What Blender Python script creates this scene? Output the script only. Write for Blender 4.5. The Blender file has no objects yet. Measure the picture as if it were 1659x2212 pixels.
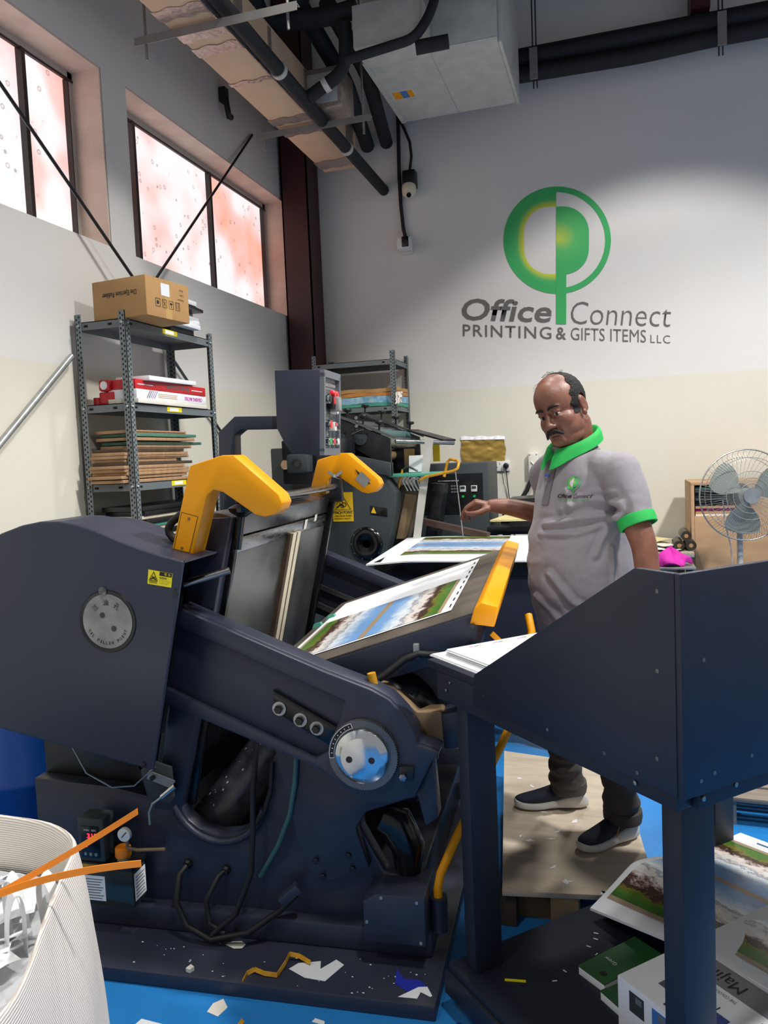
import bpy, bmesh, math, random
import numpy as np
from mathutils import Vector, Matrix, noise as mnoise

random.seed(7)
SC = bpy.context.scene
COL = SC.collection
R = math.radians

# ------------------------------------------------------------------ camera
cam_d = bpy.data.cameras.new('camera')
cam = bpy.data.objects.new('camera', cam_d)
COL.objects.link(cam)
SC.camera = cam
cam_d.sensor_fit = 'VERTICAL'
cam_d.sensor_height = 36.0
cam_d.lens = 27.34
cam_d.clip_start = 0.02
cam_d.clip_end = 60
_rx, _ux, _bx = (0.9561, 0.2899, -0.0428), (0.0198, 0.0802, 0.9966), (0.2924, -0.9537, 0.0708)
cam.matrix_world = Matrix(((_rx[0], _ux[0], _bx[0], 0), (_rx[1], _ux[1], _bx[1], 0), (_rx[2], _ux[2], _bx[2], 1.57), (0, 0, 0, 1)))

# ------------------------------------------------------------------ world, lamps, exposure
W = bpy.data.worlds.new('world')
SC.world = W
W.use_nodes = True
_bg = W.node_tree.nodes['Background']
_bg.inputs[0].default_value = (0.95, 0.97, 1.0, 1)
_bg.inputs[1].default_value = 0.26


def lamp(name, loc, energy, size=116, blend=0.12, radius=0.16, col=(1, 0.98, 0.95), tilt=(0, 0, 0)):
    d = bpy.data.lights.new(name, 'SPOT')
    d.energy = energy
    d.spot_size = R(size)
    d.spot_blend = blend
    d.shadow_soft_size = radius
    d.color = col
    o = bpy.data.objects.new(name, d)
    COL.objects.link(o)
    o.location = loc
    o.rotation_euler = tuple(R(t) for t in tilt)
    return o


lamp('high_bay_and_fill', (0.35, 5.1, 4.72), 120, 107, 0.12)
lamp('high_bay_and_fill', (0.4, 0.9, 4.9), 220, 116, 0.3)  # added fill from the front, not a known fixture
lamp('high_bay_and_fill', (-1.6, -0.9, 4.8), 110, 112, 0.4)  # added fill behind the camera
lamp('high_bay_and_fill', (2.3, 2.6, 5.1), 760, 137, 0.35)  # added wide spot, placed to brighten the window wall
lamp('high_bay_and_fill', (-0.8, 3.5, 5.0), 195, 108, 0.45)  # added spot that lifts the machine top and the plywood step

SC.view_settings.view_transform = 'Standard'
SC.view_settings.look = 'None'
SC.view_settings.gamma = 1.0
SC.view_settings.use_curve_mapping = False
SC.view_settings.exposure = 0.37
SC.cycles.max_bounces = 5
SC.cycles.diffuse_bounces = 3
SC.cycles.glossy_bounces = 3
SC.cycles.transmission_bounces = 2
SC.cycles.caustics_reflective = False
SC.cycles.caustics_refractive = False


# ------------------------------------------------------------------ helpers
def lin(c):
    if isinstance(c, str):
        c = tuple(int(c[i:i + 2], 16) / 255 for i in (0, 2, 4))
    return tuple((x / 12.92 if x <= 0.04045 else ((x + 0.055) / 1.055) ** 2.4) for x in c) + (1.0,)


def nd(nt, typ, **kw):
    n = nt.nodes.new(typ)
    for k, v in kw.items():
        if k.startswith('i_'):
            n.inputs[k[2:].replace('_', ' ')].default_value = v
        else:
            setattr(n, k, v)
    return n


MATS = {}


def mat(name, col, rough=0.5, metal=0.0, var=0.0, vscale=6.0, col2=None, bump=0.0, bscale=40.0, coat=0.0,
        spec=0.5, stretch=None, emit=None, estr=0.0, sss=0.0, sheen=0.0, rvar=0.0):
    m = bpy.data.materials.new(name)
    m.use_nodes = True
    nt = m.node_tree
    b = nt.nodes['Principled BSDF']
    c = lin(col)
    b.inputs['Base Color'].default_value = c
    b.inputs['Roughness'].default_value = rough
    b.inputs['Metallic'].default_value = metal
    b.inputs['Specular IOR Level'].default_value = spec
    b.inputs['Coat Weight'].default_value = coat
    if sheen:
        b.inputs['Sheen Weight'].default_value = sheen
    if sss:
        b.inputs['Subsurface Weight'].default_value = sss
        b.inputs['Subsurface Radius'].default_value = (0.02, 0.008, 0.004)
        b.inputs['Subsurface Scale'].default_value = 0.3
    if emit is not None:
        b.inputs['Emission Color'].default_value = lin(emit)
        b.inputs['Emission Strength'].default_value = estr
    if var or col2 or bump or rvar:
        tc = nd(nt, 'ShaderNodeTexCoord')
        mp = nd(nt, 'ShaderNodeMapping')
        nt.links.new(tc.outputs['Object'], mp.inputs[0])
        if stretch:
            mp.inputs['Scale'].default_value = stretch
        if var or col2 or rvar:
            nz = nd(nt, 'ShaderNodeTexNoise')
            nz.inputs['Scale'].default_value = vscale
            nz.inputs['Detail'].default_value = 5
            nt.links.new(mp.outputs[0], nz.inputs['Vector'])
            if var or col2:
                cr = nd(nt, 'ShaderNodeValToRGB')
                cr.color_ramp.elements[0].position = 0.3
                cr.color_ramp.elements[1].position = 0.72
                if col2:
                    cr.color_ramp.elements[0].color = c
                    cr.color_ramp.elements[1].color = lin(col2)
                else:
                    cr.color_ramp.elements[0].color = tuple(max(0, x * (1 - var)) for x in c[:3]) + (1,)
                    cr.color_ramp.elements[1].color = tuple(min(1, x * (1 + var)) for x in c[:3]) + (1,)
                nt.links.new(nz.outputs['Fac'], cr.inputs[0])
                nt.links.new(cr.outputs[0], b.inputs['Base Color'])
            if rvar:
                mr = nd(nt, 'ShaderNodeMapRange')
                mr.inputs[1].default_value = 0.3
                mr.inputs[2].default_value = 0.7
                mr.inputs[3].default_value = max(0.02, rough - rvar)
                mr.inputs[4].default_value = min(1, rough + rvar)
                nt.links.new(nz.outputs['Fac'], mr.inputs[0])
                nt.links.new(mr.outputs[0], b.inputs['Roughness'])
        if bump:
            n2 = nd(nt, 'ShaderNodeTexNoise')
            n2.inputs['Scale'].default_value = bscale
            n2.inputs['Detail'].default_value = 4
            nt.links.new(mp.outputs[0], n2.inputs['Vector'])
            bp = nd(nt, 'ShaderNodeBump')
            bp.inputs['Strength'].default_value = bump
            bp.inputs['Distance'].default_value = 0.01
            nt.links.new(n2.outputs['Fac'], bp.inputs['Height'])
            nt.links.new(bp.outputs[0], b.inputs['Normal'])
    MATS[name] = m
    return m


def tag(o, label=None, cat=None, group=None, kind=None):
    if label:
        o['label'] = label
    if cat:
        o['category'] = cat
    if group:
        o['group'] = group
    if kind:
        o['kind'] = kind
    return o


def empty(name, loc=(0, 0, 0), rz=0.0, label=None, cat=None, group=None, rot=None):
    o = bpy.data.objects.new(name, None)
    o.empty_display_size = 0.1
    COL.objects.link(o)
    o.location = loc
    o.rotation_euler = rot if rot else (0, 0, rz)
    return tag(o, label, cat, group)


class MB:
    """collects shapes; build() links them as one mesh object"""

    def __init__(self):
        self.v, self.f = [], []
        self.T = None

    def add(self, vs, fs):
        n = len(self.v)
        if self.T is not None:
            vs = [self.T @ Vector(p) for p in vs]
        self.v += [tuple(p) for p in vs]
        self.f += [tuple(i + n for i in q) for q in fs]
        return self

    def box(self, x0, x1, y0, y1, z0, z1):
        return self.add([(x0, y0, z0), (x1, y0, z0), (x1, y1, z0), (x0, y1, z0), (x0, y0, z1), (x1, y0, z1), (x1, y1, z1), (x0, y1, z1)],
                        [(0, 3, 2, 1), (4, 5, 6, 7), (0, 1, 5, 4), (1, 2, 6, 5), (2, 3, 7, 6), (3, 0, 4, 7)])

    def obox(self, c, ax, ay, az, hx, hy, hz):
        c, ax, ay, az = Vector(c), Vector(ax).normalized(), Vector(ay).normalized(), Vector(az).normalized()
        P = []
        for k in (-1, 1):
            for (i, j) in ((-1, -1), (1, -1), (1, 1), (-1, 1)):
                P.append(c + ax * hx * i + ay * hy * j + az * hz * k)
        return self.add(P, [(0, 3, 2, 1), (4, 5, 6, 7), (0, 1, 5, 4), (1, 2, 6, 5), (2, 3, 7, 6), (3, 0, 4, 7)])

    def bar(self, p, q, w, h, up=(0, 0, 1)):
        p, q = Vector(p), Vector(q)
        d = (q - p)
        s = d.cross(Vector(up))
        if s.length < 1e-6:
            s = d.cross(Vector((1, 0, 0)))
        s.normalize()
        u = s.cross(d).normalized()
        return self.obox((p + q) / 2, d, s, u, d.length / 2, w / 2, h / 2)

    def prism(self, poly, a0, a1, axis='y'):
        """poly: list of 2d points; axis y: (x,z) extruded over y; z: (x,y) over z; x: (y,z) over x"""
        def mk(p, a):
            return (p[0], a, p[1]) if axis == 'y' else ((p[0], p[1], a) if axis == 'z' else (a, p[0], p[1]))
        n = len(poly)
        vs = [mk(p, a0) for p in poly] + [mk(p, a1) for p in poly]
        fs = [tuple(range(n)), tuple(range(2 * n - 1, n - 1, -1))]
        for i in range(n):
            j = (i + 1) % n
            fs.append((i, i + n, j + n, j))
        return self.add(vs, fs)

    def loop(self, rings, cap=True, closed=False):
        n = len(rings[0])
        vs = [p for r in rings for p in r]
        fs = []
        m = len(rings)
        for k in range(m - 1 + (1 if closed else 0)):
            a, b = k * n, ((k + 1) % m) * n
            for i in range(n):
                j = (i + 1) % n
                fs.append((a + i, a + j, b + j, b + i))
        if cap and not closed:
            fs.append(tuple(range(n - 1, -1, -1)))
            fs.append(tuple(range((m - 1) * n, m * n)))
        return self.add(vs, fs)

    def tube(self, pts, r, n=10, cap=True, closed=False):
        pts = [Vector(p) for p in pts]
        rs = r if isinstance(r, (list, tuple)) else [r] * len(pts)
        rings = []
        m = len(pts)
        prev = None
        for i, p in enumerate(pts):
            if closed:
                t = pts[(i + 1) % m] - pts[i - 1]
            else:
                t = pts[min(i + 1, m - 1)] - pts[max(i - 1, 0)]
            t.normalize()
            if prev is None:
                a = Vector((0, 0, 1)) if abs(t.z) < 0.9 else Vector((1, 0, 0))
                s = t.cross(a).normalized()
            else:
                s = (prev - t * prev.dot(t)).normalized()
            prev = s
            u = t.cross(s)
            rings.append([p + (s * math.cos(2 * math.pi * k / n) + u * math.sin(2 * math.pi * k / n)) * rs[i] for k in range(n)])
        return self.loop(rings, cap, closed)

    def cyl(self, p, q, r, n=20, r2=None):
        return self.tube([p, q], [r, r if r2 is None else r2], n)

    def lathe(self, prof, c=(0, 0, 0), axis=(0, 0, 1), n=32):
        """prof: list of (radius, height along axis)"""
        c, ax = Vector(c), Vector(axis).normalized()
        a = Vector((0, 0, 1)) if abs(ax.z) < 0.9 else Vector((1, 0, 0))
        s = ax.cross(a).normalized()
        u = ax.cross(s)
        rings = [[c + ax * h + (s * math.cos(2 * math.pi * k / n) + u * math.sin(2 * math.pi * k / n)) * max(r, 1e-4) for k in range(n)] for r, h in prof]
        return self.loop(rings, True)

    def ball(self, c, rx, ry=None, rz=None, n=16, m=10):
        ry = rx if ry is None else ry
        rz = rx if rz is None else rz
        rings = []
        for k in range(m + 1):
            t = math.pi * (0.02 + 0.96 * k / m)
            rings.append([(c[0] + rx * math.sin(t) * math.cos(2 * math.pi * i / n), c[1] + ry * math.sin(t) * math.sin(2 * math.pi * i / n), c[2] - rz * math.cos(t)) for i in range(n)])
        return self.loop(rings, True)

    def quad(self, a, b, c, d):
        return self.add([a, b, c, d], [(0, 1, 2, 3)])

    def sheet(self, a, b, c, d, nx=1, ny=1, th=0.0, fn=None):
        """grid between four corners a b c d with optional thickness and displacement fn(s,t)->vec"""
        a, b, c, d = (Vector(p) for p in (a, b, c, d))
        nn = (b - a).cross(d - a).normalized()
        P = []
        for j in range(ny + 1):
            t = j / ny
            for i in range(nx + 1):
                s = i / nx
                p = (a * (1 - s) + b * s) * (1 - t) + (d * (1 - s) + c * s) * t
                if fn:
                    p = p + Vector(fn(s, t))
                P.append(p)
        F = []
        w = nx + 1
        for j in range(ny):
            for i in range(nx):
                F.append((j * w + i, j * w + i + 1, (j + 1) * w + i + 1, (j + 1) * w + i))
        if th:
            N = len(P)
            P2 = [p - nn * th for p in P]
            F2 = [tuple(reversed([q + N for q in f])) for f in F]
            edge = [i for i in range(w)] + [(j + 1) * w + nx for j in range(ny)] + [ny * w + i for i in range(nx - 1, -1, -1)] + [j * w for j in range(ny - 1, 0, -1)]
            F3 = []
            for k in range(len(edge)):
                e0, e1 = edge[k], edge[(k + 1) % len(edge)]
                F3.append((e0, e0 + N, e1 + N, e1))
            return self.add(P + P2, F + F2 + F3)
        return self.add(P, F)

    def build(self, name, m, parent=None, smooth=None, bev=0.0, seg=2, label=None, cat=None, group=None, kind=None, loc=None):
        me = bpy.data.meshes.new(name)
        me.from_pydata(self.v, [], self.f)
        bm = bmesh.new()
        bm.from_mesh(me)
        bmesh.ops.recalc_face_normals(bm, faces=bm.faces)
        if bev:
            es = [e for e in bm.edges if len(e.link_faces) == 2 and e.calc_face_angle(0) > R(28)]
            bmesh.ops.bevel(bm, geom=es, offset=bev, segments=seg, profile=0.5, affect='EDGES', clamp_overlap=True)
        bm.to_mesh(me)
        bm.free()
        if smooth is None and bev:
            smooth = 35
        if smooth:
            me.polygons.foreach_set('use_smooth', [True] * len(me.polygons))
            me.set_sharp_from_angle(angle=R(smooth))
        mm = MATS[m] if isinstance(m, str) else m
        me.materials.append(mm)
        o = bpy.data.objects.new(name, me)
        COL.objects.link(o)
        if loc is not None:
            o.location = loc
        if parent:
            o.parent = parent
        return tag(o, label, cat, group, kind)


def copy_tree(o, parent=None):
    c = o.copy()
    COL.objects.link(c)
    c.parent = parent
    for ch in list(o.children):
        copy_tree(ch, c)
    return c


def arc(cx, cy, r, a0, a1, n):
    return [(cx + r * math.cos(R(a0 + (a1 - a0) * i / n)), cy + r * math.sin(R(a0 + (a1 - a0) * i / n))) for i in range(n + 1)]


def text(s, o, xd, yd, w, h, m, parent=None, name='lettering', shear=0.0, bold=0.0, th=0.0006, keep=False, tracking=1.0, **kw):
    """flat lettering: lower left corner o, width w along xd, height h along yd (h of the drawn glyphs)"""
    cu = bpy.data.curves.new('t', 'FONT')
    cu.body = s
    cu.shear = shear
    cu.offset = bold
    cu.resolution_u = 3
    cu.space_character = tracking
    ob = bpy.data.objects.new('t', cu)
    me = bpy.data.meshes.new_from_object(ob)
    bpy.data.objects.remove(ob)
    bpy.data.curves.remove(cu)
    P = np.array([v.co[:] for v in me.vertices])
    if len(P) == 0:
        return None
    lo, hi = P.min(0), P.max(0)
    o, xd, yd = Vector(o), Vector(xd).normalized(), Vector(yd).normalized()
    n = xd.cross(yd).normalized()
    sx = w / max(1e-6, hi[0] - lo[0])
    sy = h / max(1e-6, hi[1] - lo[1])
    if keep:
        sx = sy
    for v, p in zip(me.vertices, P):
        v.co = o + xd * float((p[0] - lo[0]) * sx) + yd * float((p[1] - lo[1]) * sy) + n * th
    me.materials.append(MATS[m] if isinstance(m, str) else m)
    ob = bpy.data.objects.new(name, me)
    COL.objects.link(ob)
    if parent:
        ob.parent = parent
    return tag(ob, **kw)


# ------------------------------------------------------------------ materials
mat('navy', '2b3040', 0.42, var=0.10, vscale=3, bump=0.03, bscale=160, rvar=0.08)
mat('navy_wood', '161d2c', 0.55, var=0.25, vscale=5, bump=0.05, bscale=50, stretch=(1, 1, 0.3))
mat('navy_panel', '171e30', 0.45, var=0.22, vscale=4, bump=0.04, bscale=30)
mat('black_iron', '15161a', 0.35, var=0.3, vscale=12, rvar=0.12)
mat('black_oily', '0d0e11', 0.18, var=0.3, vscale=20, rvar=0.1)
mat('rubber', '111214', 0.6)
mat('foam_black', '1a1c20', 0.75, var=0.2, vscale=20, bump=0.25, bscale=60)
mat('slate', '333a3d', 0.5, var=0.12, vscale=5, bump=0.03, bscale=120)
mat('yellow', 'ee9c00', 0.4, var=0.05, vscale=8, spec=0.35)
mat('yellow_worn', 'd9a21c', 0.45, col2='b47a16', vscale=30)
mat('steel', '8d8f92', 0.28, 1.0, var=0.15, vscale=14, rvar=0.1, stretch=(1, 1, 6))
mat('steel_dark', '6c6e70', 0.34, 0.85, var=0.35, vscale=5, rvar=0.14, bump=0.02, bscale=60)
mat('steel_plate', '767877', 0.36, 0.75, var=0.32, vscale=3.5, rvar=0.12, bump=0.03, bscale=30)
mat('chrome', 'd0d3d6', 0.12, 1.0)
mat('zinc', 'a9acab', 0.36, 0.7, var=0.2, vscale=16)
mat('galv', 'c6c5bd', 0.4, 0.1, var=0.12, vscale=9, rvar=0.08)
mat('grey_rack', '6d7376', 0.5, var=0.08, vscale=10)
mat('carton', 'b98f5c', 0.8, var=0.06, vscale=12)
mat('carton_dark', '7d6243', 0.85, var=0.2, vscale=9)
mat('carton_tape', 'c09a62', 0.3)
mat('paper', 'eceef1', 0.7, var=0.03, vscale=4)
mat('paper_warm', 'e2ddd2', 0.7, var=0.05, vscale=8)
mat('red_gloss', 'c8202a', 0.35)
mat('black_ink', '1b1b1b', 0.7)
mat('grey_ink', '6b6863', 0.8)
mat('white_ink', 'e8e8e8', 0.6)
mat('ply', 'b08a66', 0.7, var=0.18, vscale=8, stretch=(1, 6, 1))
mat('ply_edge', '9a7350', 0.75, var=0.25, vscale=14, stretch=(1, 1, 8))
mat('ply_dark', '4b3a2b', 0.75, var=0.3, vscale=14)
mat('green_rubber', '4f7f6b', 0.7, var=0.15, vscale=18)
mat('teal', '4c9c86', 0.5)
mat('teal_hose', '3c6664', 0.4)
mat('yellow_label', 'eedb16', 0.45)
mat('orange_strap', 'ff9018', 0.45)
mat('ivory', 'd9cfb4', 0.6, var=0.08, vscale=20)
mat('white_plastic', 'dfe0dd', 0.4)
mat('black_plastic', '141517', 0.4)
mat('dark_red', '3a1114', 0.5, var=0.3, vscale=5)
mat('blue_drum', '0f4fa6', 0.35, var=0.08, vscale=4)
mat('gold_foil', 'b3934a', 0.38, 0.4, var=0.12, vscale=9, bump=0.2, bscale=18)
mat('magenta', 'cf2aa6', 0.75, var=0.1, vscale=20)
mat('red_btn', 'e01828', 0.3)
mat('green_btn', '17a84a', 0.3)
mat('bronze', '7d684c', 0.55, var=0.22, vscale=9)
# ================================================================== the room
XL, YB = -2.75, 6.6


def wall_material():
    m = bpy.data.materials.new('wall_paint')
    m.use_nodes = True
    nt = m.node_tree
    b = nt.nodes['Principled BSDF']
    b.inputs['Roughness'].default_value = 0.72
    geo = nd(nt, 'ShaderNodeNewGeometry')
    sp = nd(nt, 'ShaderNodeSeparateXYZ')
    nt.links.new(geo.outputs['Position'], sp.inputs[0])
    nz = nd(nt, 'ShaderNodeTexNoise', i_Scale=1.3, i_Detail=6.0)
    nt.links.new(geo.outputs['Position'], nz.inputs['Vector'])
    cr = nd(nt, 'ShaderNodeMapRange')
    cr.inputs[1].default_value = 2.108
    cr.inputs[2].default_value = 2.118
    nt.links.new(sp.outputs[2], cr.inputs[0])
    mx = nd(nt, 'ShaderNodeMix', data_type='RGBA')
    mx.inputs[6].default_value = lin('dedacb')
    mx.inputs[7].default_value = lin('e0ddd8')
    nt.links.new(cr.outputs[0], mx.inputs[0])
    m2 = nd(nt, 'ShaderNodeMix', data_type='RGBA', blend_type='MULTIPLY')
    rp = nd(nt, 'ShaderNodeMapRange')
    rp.inputs[1].default_value = 0.35
    rp.inputs[2].default_value = 0.7
    rp.inputs[3].default_value = 0.0
    rp.inputs[4].default_value = 0.5
    nt.links.new(nz.outputs['Fac'], rp.inputs[0])
    nt.links.new(rp.outputs[0], m2.inputs[0])
    nt.links.new(mx.outputs[2], m2.inputs[6])
    m2.inputs[7].default_value = (0.90, 0.895, 0.88, 1)
    nt.links.new(m2.outputs[2], b.inputs['Base Color'])
    n2 = nd(nt, 'ShaderNodeTexNoise', i_Scale=45.0, i_Detail=3.0)
    nt.links.new(geo.outputs['Position'], n2.inputs['Vector'])
    bp = nd(nt, 'ShaderNodeBump')
    bp.inputs['Strength'].default_value = 0.08
    bp.inputs['Distance'].default_value = 0.01
    nt.links.new(n2.outputs['Fac'], bp.inputs['Height'])
    nt.links.new(bp.outputs[0], b.inputs['Normal'])
    MATS['wall_paint'] = m


wall_material()
mat('floor_blue', '2a80c8', 0.28, var=0.10, vscale=2.2, bump=0.02, bscale=8, rvar=0.08)
mat('ceiling_dark', '17181b', 0.8, var=0.2, vscale=3)
mat('plaster_lit_pink', 'dcc6b6', 0.8, var=0.14, vscale=5, bump=0.15, bscale=25)  # pink and brightness of the window light mixed into the plaster colour

b = MB().box(-3.2, 4.0, -2.5, 6.8, -0.12, 0.0)
b.build('floor', 'floor_blue', kind='structure')
b = MB().box(XL - 0.3, 4.0, YB, YB + 0.2, 0, 6.0)
b.build('wall_back', 'wall_paint', kind='structure')
b = MB()
for (y0, y1, z0, z1) in ((-2.5, YB, 0, 2.828), (-2.5, YB, 3.815, 6.0), (-2.5, 1.55, 2.828, 3.815), (3.9, 4.13, 2.828, 3.815), (6.4, YB, 2.828, 3.815)):
    b.box(XL - 0.3, XL, y0, y1, z0, z1)
b.build('wall_left', 'wall_paint', kind='structure')
b = MB().box(XL - 0.3, 4.0, -2.5, YB + 0.2, 6.0, 6.15)
ceil = b.build('ceiling', 'ceiling_dark', kind='structure')
for y in (3.2, 4.6, 6.0):
    MB().box(XL, 4.0, y - 0.05, y + 0.05, 5.72, 6.0).build('purlin', 'ceiling_dark', ceil)


def pane_material(name, seed, warm):
    m = bpy.data.materials.new(name)
    m.use_nodes = True
    nt = m.node_tree
    b = nt.nodes['Principled BSDF']
    b.inputs['Roughness'].default_value = 0.2
    b.inputs['Base Color'].default_value = (0.7, 0.65, 0.65, 1)
    geo = nd(nt, 'ShaderNodeNewGeometry')
    mp = nd(nt, 'ShaderNodeMapping')
    mp.inputs['Location'].default_value = (seed, seed * 1.7, 0)
    nt.links.new(geo.outputs['Position'], mp.inputs[0])
    nz = nd(nt, 'ShaderNodeTexNoise', i_Scale=1.7, i_Detail=2.0)
    nt.links.new(mp.outputs[0], nz.inputs['Vector'])
    cr = nd(nt, 'ShaderNodeValToRGB')
    e = cr.color_ramp.elements
    e[0].position, e[0].color = 0.30, lin('f6eef2')
    e[1].position, e[1].color = 0.74, lin('ee8a4a')
    k = e.new(0.44)
    k.color = lin('f2e4e4')
    k = e.new(0.60 - warm)
    k.color = lin('efbcb4')
    nt.links.new(nz.outputs['Fac'], cr.inputs[0])
    # water drops on the film: small dark ringed spots
    vo = nd(nt, 'ShaderNodeTexVoronoi', i_Scale=13.0)
    nt.links.new(mp.outputs[0], vo.inputs['Vector'])
    r1 = nd(nt, 'ShaderNodeValToRGB')
    q = r1.color_ramp.elements
    q[0].position, q[0].color = 0.0, (1, 1, 1, 1)
    q[1].position, q[1].color = 0.30, (1, 1, 1, 1)
    for pos, c in ((0.10, 0.95), (0.15, 0.35), (0.18, 0.55), (0.22, 1.0)):
        k = q.new(pos)
        k.color = (c, c * 0.97, c * 0.95, 1)
    nt.links.new(vo.outputs['Distance'], r1.inputs[0])
    vs = nd(nt, 'ShaderNodeTexNoise', i_Scale=3.1)
    nt.links.new(mp.outputs[0], vs.inputs['Vector'])
    st = nd(nt, 'ShaderNodeMapRange')
    st.inputs[1].default_value = 0.42
    st.inputs[2].default_value = 0.52
    nt.links.new(vs.outputs['Fac'], st.inputs[0])
    ml = nd(nt, 'ShaderNodeMix', data_type='RGBA', blend_type='MULTIPLY')
    nt.links.new(st.outputs[0], ml.inputs[0])
    nt.links.new(cr.outputs[0], ml.inputs[6])
    nt.links.new(r1.outputs[0], ml.inputs[7])
    nt.links.new(ml.outputs[2], b.inputs['Emission Color'])
    b.inputs['Emission Strength'].default_value = 0.82
    return m


mat('frame_dark', '2a2220', 0.5)
mat('frame_pale', 'b5ada4', 0.55)
WX = XL - 0.21


def window(n, y0, y1, mull, seeds):
    b = MB().box(WX - 0.03, WX + 0.03, y0, y1, 3.765, 3.815).box(WX - 0.03, WX + 0.03, y0, y1, 2.828, 2.86)
    b.box(WX - 0.03, WX + 0.03, y0, y0 + 0.04, 2.828, 3.815).box(WX - 0.03, WX + 0.03, y1 - 0.05, y1, 2.828, 3.815)
    root = b.build('window_%d' % n, 'frame_pale', kind='structure')
    MB().box(WX + 0.02, WX + 0.036, y0, y1, 3.752, 3.765).build('rail', 'frame_dark', root)
    MB().box(WX - 0.02, WX + 0.035, y1 - 0.058, y1 - 0.05, 2.83, 3.76).build('rail', 'frame_dark', root)
    edges = [y0 + 0.04] + mull + [y1 - 0.05]
    for k in mull:
        MB().box(WX - 0.02, WX + 0.04, k - 0.014, k + 0.014, 2.83, 3.765).build('mullion', 'frame_dark', root)
    for k in range(len(edges) - 1):
        pm = pane_material('film_%d_%d' % (n, k), seeds[k][0], seeds[k][1])
        MB().box(WX - 0.008, WX + 0.002, edges[k], edges[k + 1], 2.84, 3.77).build('pane', pm, root)
    # plastered lining of the opening
    l = MB().box(XL - 0.18, XL - 0.001, y0, y1, 3.803, 3.814).box(XL - 0.18, XL - 0.001, y1 - 0.012, y1 - 0.001, 2.829, 3.803)
    l.build('reveal', 'plaster_lit_pink', root)


window(1, 1.56, 3.895, [2.58, 3.49], [(2.0, 0.0), (11.0, 0.0), (5.3, 0.10)])
window(2, 4.135, 6.395, [4.45, 5.42], [(3.0, 0.0), (7.4, 0.02), (15.2, 0.06)])

# steel column in the far corner
c = empty('steel_column', (XL + 0.02, 6.30, 0), label='dark red steel column in the corner behind the shelf', cat='column')
MB().box(0, 0.012, 0, 0.26, 0, 5.7).build('flange', 'dark_red', c)
MB().box(0.228, 0.24, 0, 0.26, 0, 5.7).build('flange', 'dark_red', c)
MB().box(0.012, 0.228, 0.12, 0.135, 0, 5.7).build('web', 'dark_red', c)
MB().box(0.0, 0.24, 0.0, 0.012, 0, 5.7).build('cover_plate', 'dark_red', c)

# bracing rods along the left wall
def rod(p, q, r, m, label):
    MB().cyl(p, q, r, 10).build('bracing_rod', m, smooth=40, label=label, cat='rod', group='bracing rods on the window wall')


rod((-2.735, 2.55, 3.78), (-2.64, 4.02, 2.58), 0.009, 'black_iron', 'thin dark steel rod crossing the left window diagonally')
rod((-2.735, 5.80, 4.15), (-2.64, 4.06, 2.60), 0.009, 'black_iron', 'thin dark steel rod crossing the right window diagonally')
rod((-2.72, 3.45, 2.16), (-2.73, 2.45, 1.30), 0.016, 'zinc', 'pale slanting steel rod on the wall left of the shelf rack')
rod((-2.72, 4.38, 2.28), (-2.74, 5.75, 1.23), 0.010, 'steel_dark', 'grey slanting rod on the wall right of the shelf rack')

# ================================================================== sign painted on the back wall
def logo_green():
    m = bpy.data.materials.new('logo_green')
    m.use_nodes = True
    nt = m.node_tree
    b = nt.nodes['Principled BSDF']
    b.inputs['Roughness'].default_value = 0.7
    at = nd(nt, 'ShaderNodeAttribute')
    at.attribute_name = 'tone'
    cr = nd(nt, 'ShaderNodeValToRGB')
    cr.color_ramp.elements[0].color = lin('3db062')
    cr.color_ramp.elements[1].color = lin('d9d63a')
    k = cr.color_ramp.elements.new(0.35)
    k.color = lin('55b866')
    nt.links.new(at.outputs['Fac'], cr.inputs[0])
    nt.links.new(cr.outputs[0], b.inputs['Base Color'])
    MATS['logo_green'] = m


logo_green()
YS = YB - 0.003


def lp(x, y):
    """logo drawing units (1/1000 of its width) to the wall"""
    return (-0.467 + x * 0.00367 - y * 0.0001, YS, 3.259 - x * 0.00044 - y * 0.00366)


def tone_mesh(name, grid, tone, parent, m='logo_green'):
    nr, nc = len(grid), len(grid[0])
    V_ = [p for r in grid for p in r]
    F_ = [(j * nc + i, j * nc + i + 1, (j + 1) * nc + i + 1, (j + 1) * nc + i) for j in range(nr - 1) for i in range(nc - 1)]
    me = bpy.data.meshes.new(name)
    me.from_pydata(V_, [], F_)
    a = me.attributes.new('tone', 'FLOAT', 'POINT')
    a.data.foreach_set('value', [t for r in tone for t in r])
    me.materials.append(MATS[m])
    o = bpy.data.objects.new(name, me)
    COL.objects.link(o)
    o.parent = parent
    return o


sign = empty('wall_sign', label='green ring emblem with grey company lettering painted on the back wall', cat='sign')


def rrect(a, cx, cy, hw, hh, rad):
    """point on a rounded rectangle outline in direction a (degrees)"""
    dx, dy = math.cos(R(a)), math.sin(R(a))
    lo, hi = 0.0, 400.0
    for _ in range(30):
        t = (lo + hi) / 2
        x, y = abs(dx * t), abs(dy * t)
        qx, qy = max(x - (hw - rad), 0), max(y - (hh - rad), 0)
        ins = (x <= hw and y <= hh and (qx * qx + qy * qy <= rad * rad or qx == 0 or qy == 0))
        if ins:
            lo = t
        else:
            hi = t
    return lo


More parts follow.
